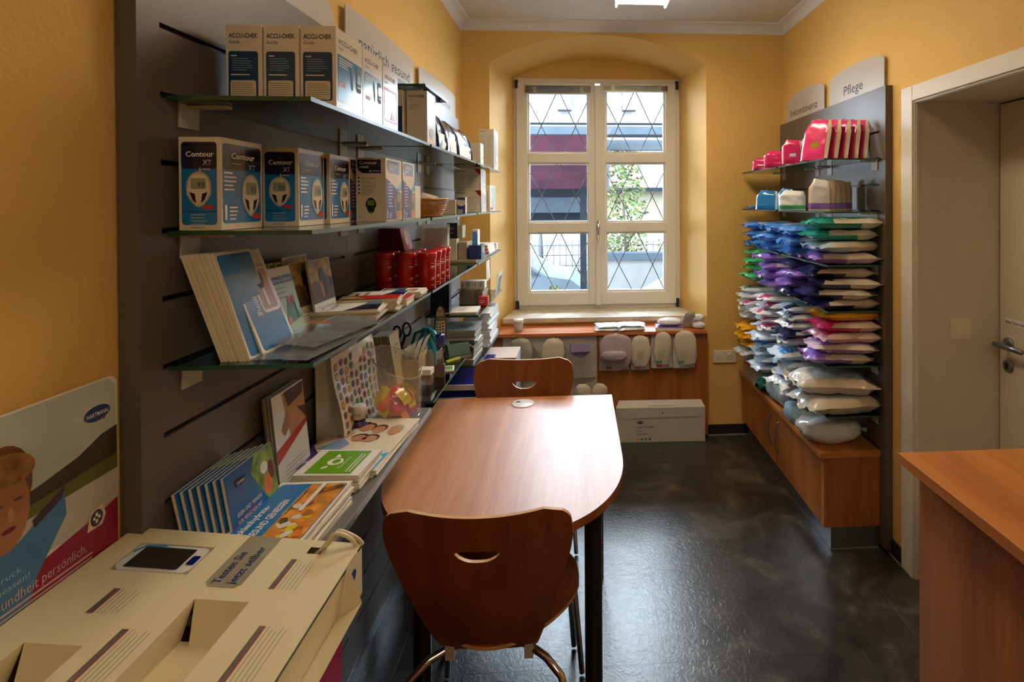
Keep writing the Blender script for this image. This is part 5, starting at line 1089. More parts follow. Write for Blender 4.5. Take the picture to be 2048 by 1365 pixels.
def bread(m, f, W, D):
    m.rr(f, W * 0.04, D * 0.02, W * 0.97, D * 0.96, 0.008, L1, BLUE); m.rect(f, W * 0.46, D * 0.02, W * 0.96, D * 0.95, L2, FOOD)
    rd = random.Random(9)
    for i in range(26): a, b_ = rd.uniform(0.52, 0.88), rd.uniform(0.06, 0.88); m.flat(f, oval(W * a, D * b_, 0.012, 0.008, 10, rd.uniform(0, 3)), L3 + 0.00005 * i, [CARD, ORNG, YELL, BROWN, mat('crust_print', '#a8662a', 0.4, var=0.4, scale=50)][i % 5])
    m.rect(f, W * 0.62, D * 0.45, W * 0.68, D * 0.95, 0.0030, WHT)
    g = Fr(f.p(W * 0.20, D * 0.06), f.v, -f.u); m.text(g, 0, 0, 0.020, 'Kohlenhydrate-', L2, WHT, bold=True, w=D * 0.5); m.text(g, 0, -0.026, 0.020, 'GESUND GENIESSEN', L2, WHT, bold=True, w=D * 0.6); m.bars(g, D * 0.35, -0.036, D * 0.5, 2, 0.006, 0.002, L2, TEXTB)
pile('bread cover magazine, # in the pile nearest the viewer', 12, -0.575, 1.075, ZD, 0.150, 0.205, 0.0036, -0.03, bread, 0.003, 45, name='magazine', cat='magazine', group='food magazines with bread covers')
# candy bowl
def bowl():
    cx, cy = -0.560, 1.645
    r = thing('candy_jar', 'clear plastic jar with a slanted rim on the board edge', 'jar', (cx, cy, ZD + 0.0008)); CL = mat('clear_jar_plastic', '#e8e4e6', 0.05, var=0, alpha=0.22, coat=1.0)
    seg = 48; b = MB(); vs = []; fs = []
    prof = [(0.0, 0.003), (0.062, 0.003), (0.070, 0.012), (0.072, 0.05), (0.073, 1.0)]
    for k, (rr, z) in enumerate(prof):
        for i in range(seg):
            t = 2 * pi * i / seg; zz = z if z < 0.5 else 0.168 - 0.040 * cos(t) * 1.0 + 0.012 * sin(t)
            vs.append((rr * cos(t), rr * sin(t), zz))
    for k in range(len(prof) - 1):
        for i in range(seg): fs.append((k * seg + i, k * seg + (i + 1) % seg, (k + 1) * seg + (i + 1) % seg, (k + 1) * seg + i))
    b.add(vs, fs, CL, True); b.build('jar_body', r)
    b = MB(); b.tube([(0.073 * cos(2 * pi * i / 48), 0.073 * sin(2 * pi * i / 48), 0.168 - 0.040 * cos(2 * pi * i / 48) + 0.012 * sin(2 * pi * i / 48)) for i in range(48)], 0.0016, mat('jar_rim', '#b59f9c', 0.1, coat=1.0, alpha=0.8), 6, closed=True); b.build('rim', r, fix=True)
    b = MB(); b.tube([(0.0655 * cos(2 * pi * i / 48), 0.0655 * sin(2 * pi * i / 48), 0.003) for i in range(48)], 0.002, mat('jar_rim', '#b59f9c'), 6, closed=True); b.build('foot_ring', r, fix=True)
    rd = random.Random(12)
    TXT = mat('dark_wrapper_print', '#6b5a10', 0.5, var=0)
    protos = {}
    for kind, c in (('yellow', mat('yellow_wrapper', '#dcc20e', 0.3, var=0.08, coat=0.4)), ('red', mat('red_wrapper', '#c2221f', 0.3, var=0.08, coat=0.4)), ('orange', mat('orange_gummy', '#d9642e', 0.35, var=0.1)), ('pink', mat('pink_wrapper', '#d8337a', 0.3, coat=0.4))):
        m = MB()
        m.grid(lambda u, v: Vector(((u - .5) * 0.036, (v - .5) * 0.050, 0.0035 * sin(pi * u) * sin(pi * v) + 0.003 * sin(5 * v))), 6, 8, c)
        m.grid(lambda u, v: Vector(((u - .5) * 0.036, (.5 - v) * 0.050, -0.0035 * sin(pi * u) * sin(pi * v) + 0.003 * sin(5 * (1 - v)))), 6, 8, c)
        if kind == 'yellow':
            f = Fr((-0.012, -0.017, 0.0040), (1, 0, 0), (0, 1, 0)); m.bars(f, 0, 0.032, 0.022, 6, 0.005, 0.0012, 0.002, TXT, 3)
        protos[kind] = m
    k = 0; first = {}
    for lay, n, z in ((0, 6, 0.024), (1, 8, 0.040), (2, 9, 0.056), (3, 8, 0.070)):
        for i in range(n):
            a = 2 * pi * i / n + lay * 0.5 + rd.uniform(-.2, .2); q = 0.044 if i % 4 else 0.015
            kind = ['yellow', 'yellow', 'red', 'yellow', 'yellow', 'orange', 'pink'][k % 7] if lay < 3 else ['yellow', 'yellow', 'red', 'yellow', 'orange'][k % 5]
            if lay == 0: kind = ('red', 'orange', 'yellow', 'red')[k % 4]
            lab = {'yellow': 'yellow wrapped sweet inside the clear jar', 'red': 'red wrapped sweet inside the clear jar', 'orange': 'orange gummy piece inside the clear jar', 'pink': 'pink wrapped sweet inside the clear jar'}[kind]
            if kind not in first: o = protos[kind].build('wrapped_sweet'); first[kind] = o
            else: o = first[kind].copy(); COL.objects.link(o)
            tag(o, lab, 'sweet', kind + ' sweets in the jar')
            o.location = (cx + q * cos(a), cy + q * sin(a), ZD + z + rd.uniform(0, .006)); o.rotation_euler = (radians(rd.uniform(35, 80)), rd.uniform(-.5, .5), a + pi / 2 + rd.uniform(-.5, .5)); k += 1
bowl()
# ------------------------------------------------------------------ middle lower glass shelf: desk things
ZG = 0.9255
for i in range(9): booklet(['first', 'second', 'third', 'fourth', 'fifth', 'sixth', 'seventh', 'eighth', 'last'][i] + (' brown edged card from the slatwall behind the jar' if i < 8 else ' card of the brown row, with a feather drawing'), -0.684 + 0.0065 * i, 1.85 + 0.002 * i, ZG, 0.09, 0.185, 0.003, radians(9), (lambda m, f, L, H: (m.rect(f, 0.001, 0.001, L - .001, H - .001, L1, mat('tan_card', '#c9b48c', 0.5, var=0.05)), m.flat(f, oval(L * 0.5, H * 0.7, 0.022, 0.012, rot=0.6), L2, BROWN), m.flat(f, oval(L * 0.5, H * 0.7, 0.017, 0.008, rot=0.6), L3, mat('tan_card', '#c9b48c')))) if i == 8 else None, edge=mat('brown_card_edges', '#7b6751', 0.6, var=0.2), group='brown edged cards behind the jar', name='card', cat='card')
r = thing('paper_box', 'open cardboard box holding slips of paper behind the candy jar', 'box', (-0.630, 1.985, ZG)); KB = mat('kraft_card', '#b39a72', 0.6, var=0.1)
b = MB(); b.box(-0.045, 0.05, -0.05, 0.05, 0, 0.003, KB); b.box(-0.045, 0.05, -0.05, -0.047, 0, 0.075, KB); b.box(-0.045, 0.05, 0.047, 0.05, 0, 0.10, KB); b.box(-0.045, -0.042, -0.047, 0.047, 0, 0.09, KB); b.box(0.047, 0.05, -0.047, 0.047, 0, 0.09, KB); b.build('box_body', r)
for i in range(5):
    b = MB(); M = Matrix.Rotation(0.06, 4, 'Y')
    b.grid(lambda u, v: M @ Vector((0.003 * sin(3 * v + i) + 0.25 * v * v * 0.05 * i * 0.5, (u - .5) * 0.07, (0.10 + 0.012 * i) * v)), 5, 8, WHT if i % 2 else CARD)
    o = b.build('paper_slip', loc=(-0.655 + 0.014 * i, 1.975 + 0.006 * i, ZG + 0.004)); tag(o, ['curled white slip nearest the slatwall in the cardboard box', 'bent cream slip leaning out of the cardboard box', 'tall folded white slip in the middle of the cardboard box', 'cream slip standing before the scissors', 'outermost folded slip of the cardboard box'][i], 'paper')
def scissors():
    r = thing('scissors', 'black handled scissors standing in the cardboard box', 'scissors', (-0.662, 2.005, ZG + 0.01)); b = MB()
    BP = mat('black_handle_plastic', '#16171a', 0.35, var=0)
    for s, tl in ((-1, 0.0), (1, 0.012)):
        b = MB(); cz = 0.150 + tl; cx = s * 0.018
        b.tube([(cx + 0.014 * cos(t), 0, cz + 0.024 * sin(t)) for t in [2 * pi * i / 20 for i in range(20)]], 0.0042, BP, 8, closed=True); b.tube([(cx * 0.7, 0, cz - 0.022), (0, 0, cz - 0.06)], [0.006, 0.004], BP, 8); b.build('handle', r, fix=True)
        b = MB(); b.box(-0.004 + s * 0.002, 0.004 + s * 0.002, -0.001 + s * 0.001, 0.001 + s * 0.001, 0.0, 0.095, STEEL); b.build('blade', r)
scissors()
def can():
    r = thing('watering_can', 'small teal plastic watering can behind the blue stamp', 'watering can', (-0.600, 2.10, ZG), radians(-20)); T = mat('teal_plastic', '#1d7f8f', 0.3, var=0.05, coat=0.3)
    MB().lathe([(0.0, 0.001), (0.048, 0.001), (0.056, 0.02), (0.057, 0.05), (0.045, 0.085), (0.022, 0.125), (0.014, 0.150), (0.016, 0.155)], (0, 0, 0), T, 28).build('can_body', r)
    b = MB(); b.tube([(0.010, 0, 0.148), (0.035, -0.01, 0.140), (0.062, -0.02, 0.118), (0.072, -0.022, 0.100), (0.066, -0.02, 0.085)], [0.011, 0.012, 0.014, 0.013, 0.008], T, 14); b.build('spout', r, fix=True)
    b = MB(); b.tube([(-0.012, 0, 0.145), (-0.05, 0.0, 0.13), (-0.066, 0, 0.08), (-0.052, 0, 0.035)], 0.006, T, 10); b.build('handle', r, fix=True)
can()
def stamp():
    r = thing('date_stamp', 'blue handled metal self inking stamp at the shelf edge', 'stamp', (-0.518, 1.985, ZG), radians(10))
    MB().lathe([(0.006, 0.100), (0.013, 0.104), (0.0165, 0.125), (0.0180, 0.148), (0.0165, 0.156), (0, 0.158)], (0, 0, 0), mat('royal_blue_gloss', '#15268c', 0.12, coat=0.8, var=0), 24).build('handle', r)
    b = MB(); b.box(-0.013, 0.013, -0.013, 0.013, 0.045, 0.098, CHROME); b.lathe([(0.005, 0.095), (0.005, 0.104)], (0, 0, 0), CHROME, 12); b.build('slide_frame', r, bevel=0.001)
    b = MB(); b.box(-0.018, 0.018, -0.014, 0.014, 0.0, 0.045, mat('rose_grey_metal', '#8d746f', 0.3, metal=0.6)); b.build('base_frame', r, bevel=0.001)
stamp()
def clipbox():
    r = thing('paperclip_box', 'square clear box with copper paper clips and a white rim', 'box', (-0.545, 1.905, ZG)); CC = mat('copper_wire', '#9a4a32', 0.3, metal=0.7)
    b = MB(); b.box(-0.021, 0.021, -0.02, 0.02, 0.0, 0.046, mat('clear_box_plastic', '#cfa9a0', 0.1, alpha=0.3, coat=1.0)); b.build('clear_cup', r)
    b = MB(); b.box(-0.022, 0.022, -0.021, 0.021, 0.036, 0.056, WHT); b.build('white_rim', r, bevel=0.001)
    rd = random.Random(3); b = MB()
    for i in range(40): p = Vector((rd.uniform(-.017, .017), rd.uniform(-.016, .016), rd.uniform(.003, .034))); d = Vector((rd.uniform(-1, 1), rd.uniform(-1, 1), rd.uniform(-1, 1))).normalized() * 0.007; b.tube([p - d, p + d], 0.0007, CC, 4)
    o = b.build('paper_clips', loc=(-0.545, 1.905, ZG)); tag(o, 'heap of copper paper clips in the clear box', 'paper clips', kind='stuff')
clipbox()
r = thing('glass_bottle', 'tiny glass bottle between the clip box and the stamp', 'bottle', (-0.550, 1.965, ZG)); MB().lathe([(0.016, 0), (0.017, 0.06), (0.016, 0.085), (0.009, 0.097), (0.009, 0.104), (0, 0.104)], (0, 0, 0), mat('amber_glass', '#a58a6b', 0.08, alpha=0.5, coat=1.0), 20).build('bottle_glass', r)
def phone():
    r = thing('cordless_phone', 'cordless telephone standing upright in its charging cradle', 'telephone', (-0.607, 2.335, ZG), radians(12))
    BD = mat('black_phone_back', '#17161a', 0.35, var=0); FC = mat('champagne_face', '#bfae90', 0.3, metal=0.4, var=0)
    M = Matrix.Translation((0, 0, 0.022)) @ Matrix.Rotation(radians(-12), 4, 'X')
    out = [(0.026 * (1 - 0.25 * (1 - abs(q)) * 0) * cos(t) * (0.86 if sin(t) > 0 else 1.0), 0.085 + 0.085 * math.copysign(abs(sin(t)) ** 0.75, sin(t))) for q in (1,) for t in [2 * pi * i / 32 for i in range(32)]]
    b = MB(); b.prism(Fr(M @ Vector((0, -0.012, 0)), M.to_3x3() @ Vector((1, 0, 0)), M.to_3x3() @ Vector((0, 0, 1))), [(a * 1.06, c) for a, c in out], -0.024, 0, BD); b.build('handset_back', r, bevel=0.004)
    f = Fr(M @ Vector((0, -0.0125, 0)), M.to_3x3() @ Vector((1, 0, 0)), M.to_3x3() @ Vector((0, 0, 1)))
    b = MB(); b.prism(f, [(a * 0.84, 0.004 + c * 0.96) for a, c in out], 0, 0.003, FC); b.build('face', r, bevel=0.001)
    m = MB(); m.rr(f, -0.017, 0.104, 0.017, 0.126, 0.002, 0.0036, mat('phone_lcd', '#54503e', 0.2, coat=0.5)); m.rr(f, -0.013, 0.108, 0.013, 0.123, 0.001, 0.0040, mat('phone_lcd_inner', '#7a7560', 0.2)); m.build('display', r)
    m = MB(); m.flat(f, oval(0, 0.146, 0.008, 0.005), 0.0036, BLK); m.flat(f, oval(0, 0.146, 0.006, 0.0035), 0.0040, FC)
    for i in range(6):
        for j in (-1, 0, 1): m.flat(f, oval(j * 0.012, 0.090 - i * 0.0125 - abs(j) * -0.003, 0.0046, 0.0030, 10), 0.0036, BLK)
    m.build('keys', r)
    b = MB(); b.prism(Fr((0, 0.01, 0), (1, 0, 0), (0, 1, 0)), rrect(-0.037, -0.05, 0.037, 0.05, 0.02), 0, 0.034, mat('dark_grey_cradle', '#4d4a46', 0.4)); b.build('cradle', r, bevel=0.006)
phone()
def punch():
    r = thing('hole_punch', 'dark green hole punch on the glass shelf edge', 'hole punch', (-0.505, 2.225, ZG), radians(30)); G_ = mat('dark_green_metal', '#1d4d43', 0.3, var=0.03)
    b = MB(); b.box(-0.045, 0.045, -0.03, 0.03, 0, 0.012, mat('grey_metal_base', '#77736a', 0.4)); b.build('base', r, bevel=0.002)
    b = MB(); b.prism(Fr((0.045, 0, 0), (0, 1, 0), (0, 0, 1)), [(-0.03, 0.014), (0.025, 0.014), (0.03, 0.05), (0.0, 0.056)], -0.09, 0, G_); b.build('body', r, bevel=0.002)
    for s in (-0.025, 0.025): MB().lathe([(0.011, 0), (0.011, 0.012), (0, 0.013)], (0, 0, 0), BLK, 16, Matrix.Translation((0.046, s * 0.6, 0.03)) @ Matrix.Rotation(pi / 2, 4, 'Y')).build('knob', r)
punch()
b = MB(); b.box(-0.02, 0.02, -0.006, 0.006, 0, 0.008, mat('lime_highlighter', '#b7cf2a', 0.3)); b.box(0.02, 0.045, -0.007, 0.007, 0, 0.009, mat('lime_cap', '#cfd98a', 0.3)); o = b.build('highlighter', loc=(-0.522, 2.165, ZG), rz=0.9, bevel=0.002); tag(o, 'lime green highlighter lying before the hole punch', 'highlighter')
r = thing('sticky_notes', 'block of green and white sticky notes at the shelf edge', 'sticky notes', (-0.512, 2.06, ZG), 0.2); MB().box(-0.028, 0.028, -0.03, 0.03, 0, 0.006, WHT).build('pad', r); MB().rect(Fr((-0.024, -0.024, 0.0062), (1, 0, 0), (0, 1, 0)), 0, 0, 0.046, 0.044, 0.0003, mat('leaf_green_print', '#5b8a2e', 0.4, var=0.4, scale=25)).build('green_print', r)
carton('navy_case', 'dark navy case standing behind the telephone under the tubs', 'case', -0.700, -0.612, 2.52, 2.565, 1.0385, 0.20, body=mat('dark_navy_case', '#14162c', 0.4, var=0.1))

# ------------------------------------------------------------------ foreground display box, poster and stand
def display():
    CB = mat('cream_display_card', '#d6cba6', 0.55, var=0.02); MG = mat('magenta_card', '#a01550', 0.45, var=0.03)
    r = thing('display_box', 'cream counter display with a meter sample, on a magenta stand at lower left', 'display', (-0.745, 0.925, 1.028))
    eu = Vector((0.9928, 0, -0.1194)); ev = Vector((0, -1, 0)); nn = Vector((0.1194, 0, 0.9928))
    f = Fr((0, 0, 0), -ev * 1.0, -eu) ; f = Fr((0, 0, 0), eu, ev); f.n = nn    # u: wall -> room, v: towards the viewer
    W, D = 0.372, 0.66
    def slab(a0, b0, a1, b1, c0=-0.003, c1=0.0, mt=CB):
        P8 = [f.p(a, b_, c) for c in (c0, c1) for (a, b_) in ((a0, b0), (a1, b0), (a1, b1), (a0, b1))]
        top.add(P8, [(4, 7, 6, 5), (0, 1, 2, 3), (0, 4, 5, 1), (1, 5, 6, 2), (2, 6, 7, 3), (3, 7, 4, 0)], mt)
    top = MB(); A = [0, 0.038, 0.050, 0.120, 0.152, 0.195, 0.270, 0.296, 0.318, W]
    # top sheet with openings: meter (.038-.152 x .035-.098), pocket one (.195-.270 x .14-.60), pocket two (.050-.120 x .228-.60), cable hole (.296-.318 x .018-.034)
    holes = [(0.038, 0.035, 0.152, 0.098), (0.195, 0.142, 0.270, 0.60), (0.050, 0.228, 0.120, 0.60), (0.296, 0.018, 0.318, 0.034)]
    xs = sorted(set([0, W] + [h[0] for h in holes] + [h[2] for h in holes])); ys = sorted(set([0, D] + [h[1] for h in holes] + [h[3] for h in holes]))
    for x0, x1 in zip(xs, xs[1:]):
        for y0, y1 in zip(ys, ys[1:]):
            mx, my = (x0 + x1) / 2, (y0 + y1) / 2
            if any(h[0] < mx < h[2] and h[1] < my < h[3] for h in holes): continue
            top.add([f.p(x0, y0), f.p(x1, y0), f.p(x1, y1), f.p(x0, y1)], [(3, 2, 1, 0)], CB)
    top.build('top_sheet', r)
    top = MB()
    # pockets: sloping floors and side walls
    for (a0, b0, a1, b1), dep in ((holes[1], 0.045), (holes[2], 0.045)):
        top.add([f.p(a0, b0 + 0.02, -dep), f.p(a1, b0 + 0.02, -dep), f.p(a1, b1, -0.012), f.p(a0, b1, -0.012)], [(3, 2, 1, 0)], CB)
        top.add([f.p(a0, b0, 0), f.p(a0, b1, 0), f.p(a0, b1, -dep), f.p(a0, b0 + 0.02, -dep)], [(0, 1, 2, 3)], CB); top.add([f.p(a1, b0, 0), f.p(a1, b1, 0), f.p(a1, b1, -dep), f.p(a1, b0 + 0.02, -dep)], [(3, 2, 1, 0)], CB)
        top.add([f.p(a0, b0, 0), f.p(a1, b0, 0), f.p(a1 - 0.016, b0 + 0.028, -dep), f.p(a0 + 0.016, b0 + 0.028, -dep)], [(0, 3, 2, 1)], CB)
    a0, b0, a1, b1 = holes[0]; top.add([f.p(a0, b0, -0.016), f.p(a1, b0, -0.016), f.p(a1, b1, -0.016), f.p(a0, b1, -0.016)], [(3, 2, 1, 0)], CB)
    for p, q in (((a0, b0), (a1, b0)), ((a1, b0), (a1, b1)), ((a1, b1), (a0, b1)), ((a0, b1), (a0, b0))): top.add([f.p(*p), f.p(*q), f.p(*q, -0.016), f.p(*p, -0.016)], [(0, 3, 2, 1)], CB)
    a0, b0, a1, b1 = holes[3]; top.add([f.p(a0, b0, -0.02), f.p(a1, b0, -0.02), f.p(a1, b1, -0.02), f.p(a0, b1, -0.02)], [(3, 2, 1, 0)], BLK)
    top.build('pockets', r)
    # outer walls
    b = MB(); q = f.p(W, 0); q2 = f.p(W, D)
    b.add([f.p(W, 0), f.p(W, D), f.p(W, D) + Vector((0, 0, -0.085)), f.p(W, 0) + Vector((0, 0, -0.085))], [(3, 0, 1, 2)], CB)
    b.add([f.p(0, 0), f.p(W, 0), f.p(W, 0) + Vector((0, 0, -0.085)), f.p(0, 0) + Vector((0, 0, -0.13))], [(3, 2, 1, 0)], CB); b.build('side_walls', r)
    b = MB(); e = Vector((0.0008, 0, 0)); b.add([f.p(W, 0.004) + e, f.p(W, D) + e, f.p(W, D) + e + Vector((0, 0, -0.004)), f.p(W, 0.004) + e + Vector((0, 0, -0.004))], [(3, 0, 1, 2)], NAVY); b.build('navy_edge_line', r)
    # front tray flap
    b = MB(); o = f.p(W, 0.09) + Vector((0.001, 0, -0.035)); o2 = f.p(W, D) + Vector((0.001, 0, -0.035))
    b.add([o + Vector((0, 0, -0.02)), o2 + Vector((0, 0, -0.02)), o2 + Vector((0.035, 0, 0.0)), o + Vector((0.035, 0, 0.0))], [(0, 1, 2, 3)], CB)
    b.add([o + Vector((0, 0, -0.02)), o + Vector((0.035, 0, 0)), o + Vector((0.012, 0.02, 0.030)), o + Vector((0, 0.02, 0.028))], [(0, 1, 2, 3)], CB)
    b.add([o2 + Vector((0.035, 0, 0)), o + Vector((0.035, 0, 0)), o + Vector((0.034, 0, -0.003)), o2 + Vector((0.034, 0, -0.003))], [(0, 1, 2, 3)], CB); b.build('front_tray', r)
    b = MB(); g = Fr(f.p(W, 0.075) + Vector((0.0012, 0, -0.04)), (0, 1, 0), (0, 0, 1)); b.prism(g, rrect(0.004, -0.012, 0.062, 0.045, 0.022), 0, 0.002, CB); b.flat(g, oval(0.032, 0.014, 0.011, 0.010), 0.0024, mat('navy_badge', '#23478c', 0.3)); b.build('round_tab', r)
    # print on the sheet: grey label, bars and text
    m = MB(); g = Fr(f.p(0, 0), f.u, f.v); g.n = nn
    SG = mat('silver_gradient_label', '#a39c86', 0.35, metal=0.2, var=0.15, scale=14)
    def pl(pts, lift, mt): m.add([g.p(a, b_, lift) for a, b_ in pts], [tuple(reversed(range(len(pts))))], mt)
    pl([(0.188, 0.001), (0.240, 0.001), (0.240, 0.110), (0.232, 0.118), (0.196, 0.118), (0.188, 0.110)], 0.0005, SG)
    m.build('grey_label', r); m = MB()
    tf = Fr(f.p(0.208, 0.112), -ev, -eu); tf.n = nn; m.text(tf, 0, 0, 0.017, 'Testen Sie', 0.0009, mat('navy_label_text', '#2a3a66', 0.4, var=0), bold=True, w=0.070)
    tf = Fr(f.p(0.229, 0.112), -ev, -eu); tf.n = nn; m.text(tf, 0, 0, 0.017, 'jetzt selber', 0.0009, mat('navy_label_text', '#2a3a66'), bold=True, w=0.085)
    m.build('label_text', r); m = MB()
    BG = mat('grey_violet_bar', '#6d625c', 0.4, var=0.3, scale=30)
    for a, b_, ln in ((0.082, 0.133, 0.045), (0.285, 0.050, 0.065), (0.148, 0.200, 0.09), (0.312, 0.182, 0.09)):
        pl([(a - 0.004, b_), (a + 0.004, b_), (a + 0.004, b_ + ln), (a - 0.004, b_ + ln)], 0.0006, BG); pl([(a + 0.004, b_), (a + 0.005, b_), (a + 0.005, b_ + ln), (a + 0.004, b_ + ln)], 0.0007, RED)
        for k in range(5): pl([(a + 0.009 + 0.006 * k, b_ + 0.004 * (k % 3)), (a + 0.0105 + 0.006 * k, b_ + 0.004 * (k % 3)), (a + 0.0105 + 0.006 * k, b_ + ln), (a + 0.009 + 0.006 * k, b_ + ln)], 0.0006, mat('grey_text_bars', '#a8a08a', 0.6, var=0))
        m.build('text_block', r); m = MB()
    # poster at the back
    p = MB(); H = 0.272; z0 = 0.0; fr = Fr((-0.004, -0.70, -0.004), (0, 1, 0), (0, 0, 1)); L = 0.672
    p.prism(fr, [(0, 0), (L, 0)] + [(L - 0.014 + 0.014 * cos(t), H - 0.014 + 0.014 * sin(t)) for t in [pi / 2 * i / 6 for i in range(7)]] + [(0, H)], -0.003, 0, WHT); po = p.build('poster_panel', r)
    k_ = 0.60; fq = Fr((-0.004, -0.70 + L - k_ * L, -0.004 - 0.085), (0, k_, 0), (0, 0, 1.2)); B0 = 0.0725
    m = MB(); pa = [(0.002, H - 0.002), (L - 0.016, H - 0.002), (L - 0.003, H - 0.016), (L - 0.002, 0.065), (0.002, 0.065)]
    m.flat(fr, list(reversed(pa)), 0.0003, mat('pale_sky_print', '#b9c4be', 0.35, var=0.15, scale=5, stretch=(1, 1, 3)))
    m.flat(fq, [(L - 0.60, 0.118), (L - 0.002, 0.118), (L - 0.002, 0.180), (L - 0.40, 0.172)], 0.0006, mat('water_print', '#b7b5ab', 0.35, var=0.15, scale=8))
    m.flat(fq, [(L - 0.46, 0.178), (L - 0.003, 0.190), (L - 0.003, 0.230), (L - 0.05, 0.226), (L - 0.11, 0.212), (L - 0.2, 0.202), (L - 0.32, 0.192)], 0.0008, mat('forest_shore_print', '#3f3a1e', 0.5, var=0.5, scale=18)); m.flat(fq, [(L - 0.40, 0.168), (L - 0.003, 0.172), (L - 0.003, 0.192), (L - 0.34, 0.180)], 0.0010, mat('meadow_print', '#62622c', 0.5, var=0.3))
    m.flat(fr, [(0.002, 0.0), (L - 0.002, 0.0), (L - 0.002, 0.074), (L - 0.05, 0.062), (L - 0.12, 0.050), (0.002, 0.045)], 0.0012, mat('crimson_violet_print', '#8a1634', 0.35, var=0.2, scale=3))
    cx, cz = L - 0.275, 0.196
    m.flat(fq, [(cx - 0.13, B0), (cx - 0.12, 0.125), (cx - 0.05, 0.152), (cx + 0.02, 0.150), (cx + 0.125, 0.182), (cx + 0.13, 0.150), (cx + 0.06, 0.100), (cx + 0.04, B0)], 0.0014, mat('polo_blue_print', '#4277a3', 0.5, var=0.15, scale=10)); m.flat(fq, [(cx + 0.05, 0.166), (cx + 0.128, 0.186), (cx + 0.118, 0.172), (cx + 0.055, 0.156)], 0.0016, NAVY)
    m.flat(fq, oval(cx - 0.020, cz + 0.018, 0.072, 0.050, 24, 0.1), 0.0015, mat('auburn_hair_print', '#6b431d', 0.5, var=0.5, scale=30)); m.flat(fq, oval(cx - 0.005, cz - 0.006, 0.050, 0.044, 24, 0.1), 0.0017, mat('face_print', '#a5704c', 0.5, var=0.25, scale=14)); m.flat(fq, oval(cx + 0.000, cz + 0.040, 0.058, 0.018, 20, -0.1), 0.0018, mat('blond_fringe_print', '#8d6330', 0.5, var=0.5, scale=40))
    for ex in (-0.020, 0.020): m.flat(fq, oval(cx + ex, cz + 0.004, 0.009, 0.0020, 12), 0.0019, BROWN)
    m.flat(fq, oval(cx + 0.004, cz - 0.010, 0.006, 0.008, 12), 0.0019, SKIN); m.flat(fq, oval(cx, cz - 0.026, 0.015, 0.003, 12), 0.0019, WINE)
    m.flat(fr, oval(L - 0.036, 0.222, 0.022, 0.012), 0.0012, mat('logo_blue_print', '#1d3f7c', 0.3)); m.text(fr, L - 0.036, 0.218, 0.009, 'HARTMANN', 0.0015, WHT, align='C', bold=True, w=0.036); m.flat(fr, oval(L - 0.025, 0.2115, 0.0025, 0.0025, 8), 0.0015, RED)
    m.text(fr, L - 0.215, 0.202, 0.026, 'al®', 0.0012, NAVY, bold=True)
    m.flat(fr, [(L - 0.056, 0.046), (L - 0.030, 0.046), (L - 0.024, 0.060), (L - 0.030, 0.078), (L - 0.050, 0.074)], 0.0016, CARD); m.flat(fr, oval(L - 0.040, 0.061, 0.0105, 0.0125), 0.0018, NAVY)
    m.rect(fr, L - 0.046, 0.0590, L - 0.034, 0.0635, 0.0020, WHT); m.rect(fr, L - 0.0420, 0.053, L - 0.038, 0.069, 0.0020, WHT)
    LT = mat('pale_poster_text', '#c9a9a4', 0.5, var=0)
    m.text(fr, L - 0.200, 0.020, 0.020, 'Gesundheit persönlich.', 0.0020, LT, w=0.143); m.bars(fr, L - 0.200, 0.014, 0.155, 2, 0.007, 0.003, 0.0016, LT, 2)
    m.text(fr, L - 0.205, 0.055, 0.013, 'Blutdruck', 0.0020, mat('pale_shirt_text', '#9dbad0', 0.5, var=0), w=0.055); m.text(fr, L - 0.185, 0.040, 0.013, 'messen!', 0.0020, mat('pale_shirt_text', '#9dbad0'), w=0.045)
    m.build('poster_print', po)
    # stand
    b = MB(); b.box(0.02, 0.350, -0.62, -0.035, -1.0275, -0.145, MG); b.build('magenta_stand', r)
    # meter sample: a thing of its own
    t = thing('sample_meter', 'white meter sample with a dark screen lying in the cream display', 'meter', tuple(Vector((-0.745, 0.925, 1.028)) + f.p(0.095, 0.066, -0.0155)))
    fm = Fr((0, 0, 0), eu, -ev); fm.n = nn
    b = MB(); WG = mat('white_gloss_meter', '#dcdcd6', 0.2, coat=0.5, var=0)
    b.prism(fm, rrect(-0.054, -0.028, 0.054, 0.028, 0.010), 0, 0.015, WG); b.build('meter_body', t, bevel=0.001)
    m = MB(); m.rr(fm, -0.042, -0.024, 0.036, 0.022, 0.002, 0.0162, mat('dark_screen', '#2b2a22', 0.15, coat=0.8, var=0.1)); m.build('screen', t)
    m = MB(); m.flat(fm, [(-0.054, 0.010), (-0.044, 0.026), (-0.010, 0.028), (-0.014, 0.023), (-0.043, 0.022), (-0.050, 0.006)], 0.0163, mat('cyan_edge', '#2f9cc8', 0.2)); m.rr(fm, 0.040, -0.012, 0.052, 0.008, 0.003, 0.0163, mat('blue_button', '#0c1c72', 0.2)); m.build('blue_button', t)
    c = MB(); pts = []
    for i in range(40): t_ = i / 39; pts.append(f.p(0.305 + 0.06 * t_ + 0.004 * sin(9 * t_), 0.026 - 0.02 * t_, -0.01 + 0.034 * sin(pi * t_ * 0.95)))
    c.tube([tuple(Vector((-0.745, 0.925, 1.028)) + p) for p in pts], 0.0032, mat('cream_cable', '#cfc4a3', 0.4), 8)
    c.tube([tuple(Vector((-0.745, 0.925, 1.028)) + p + Vector((0.006, 0.008, 0.004 * sin(i / 6)))) for i, p in enumerate(pts)], 0.0032, mat('cream_cable', '#cfc4a3'), 8)
    tag(c.build('cable', fix=True), 'cream cable looping out of the square hole of the display', 'cable')
display()
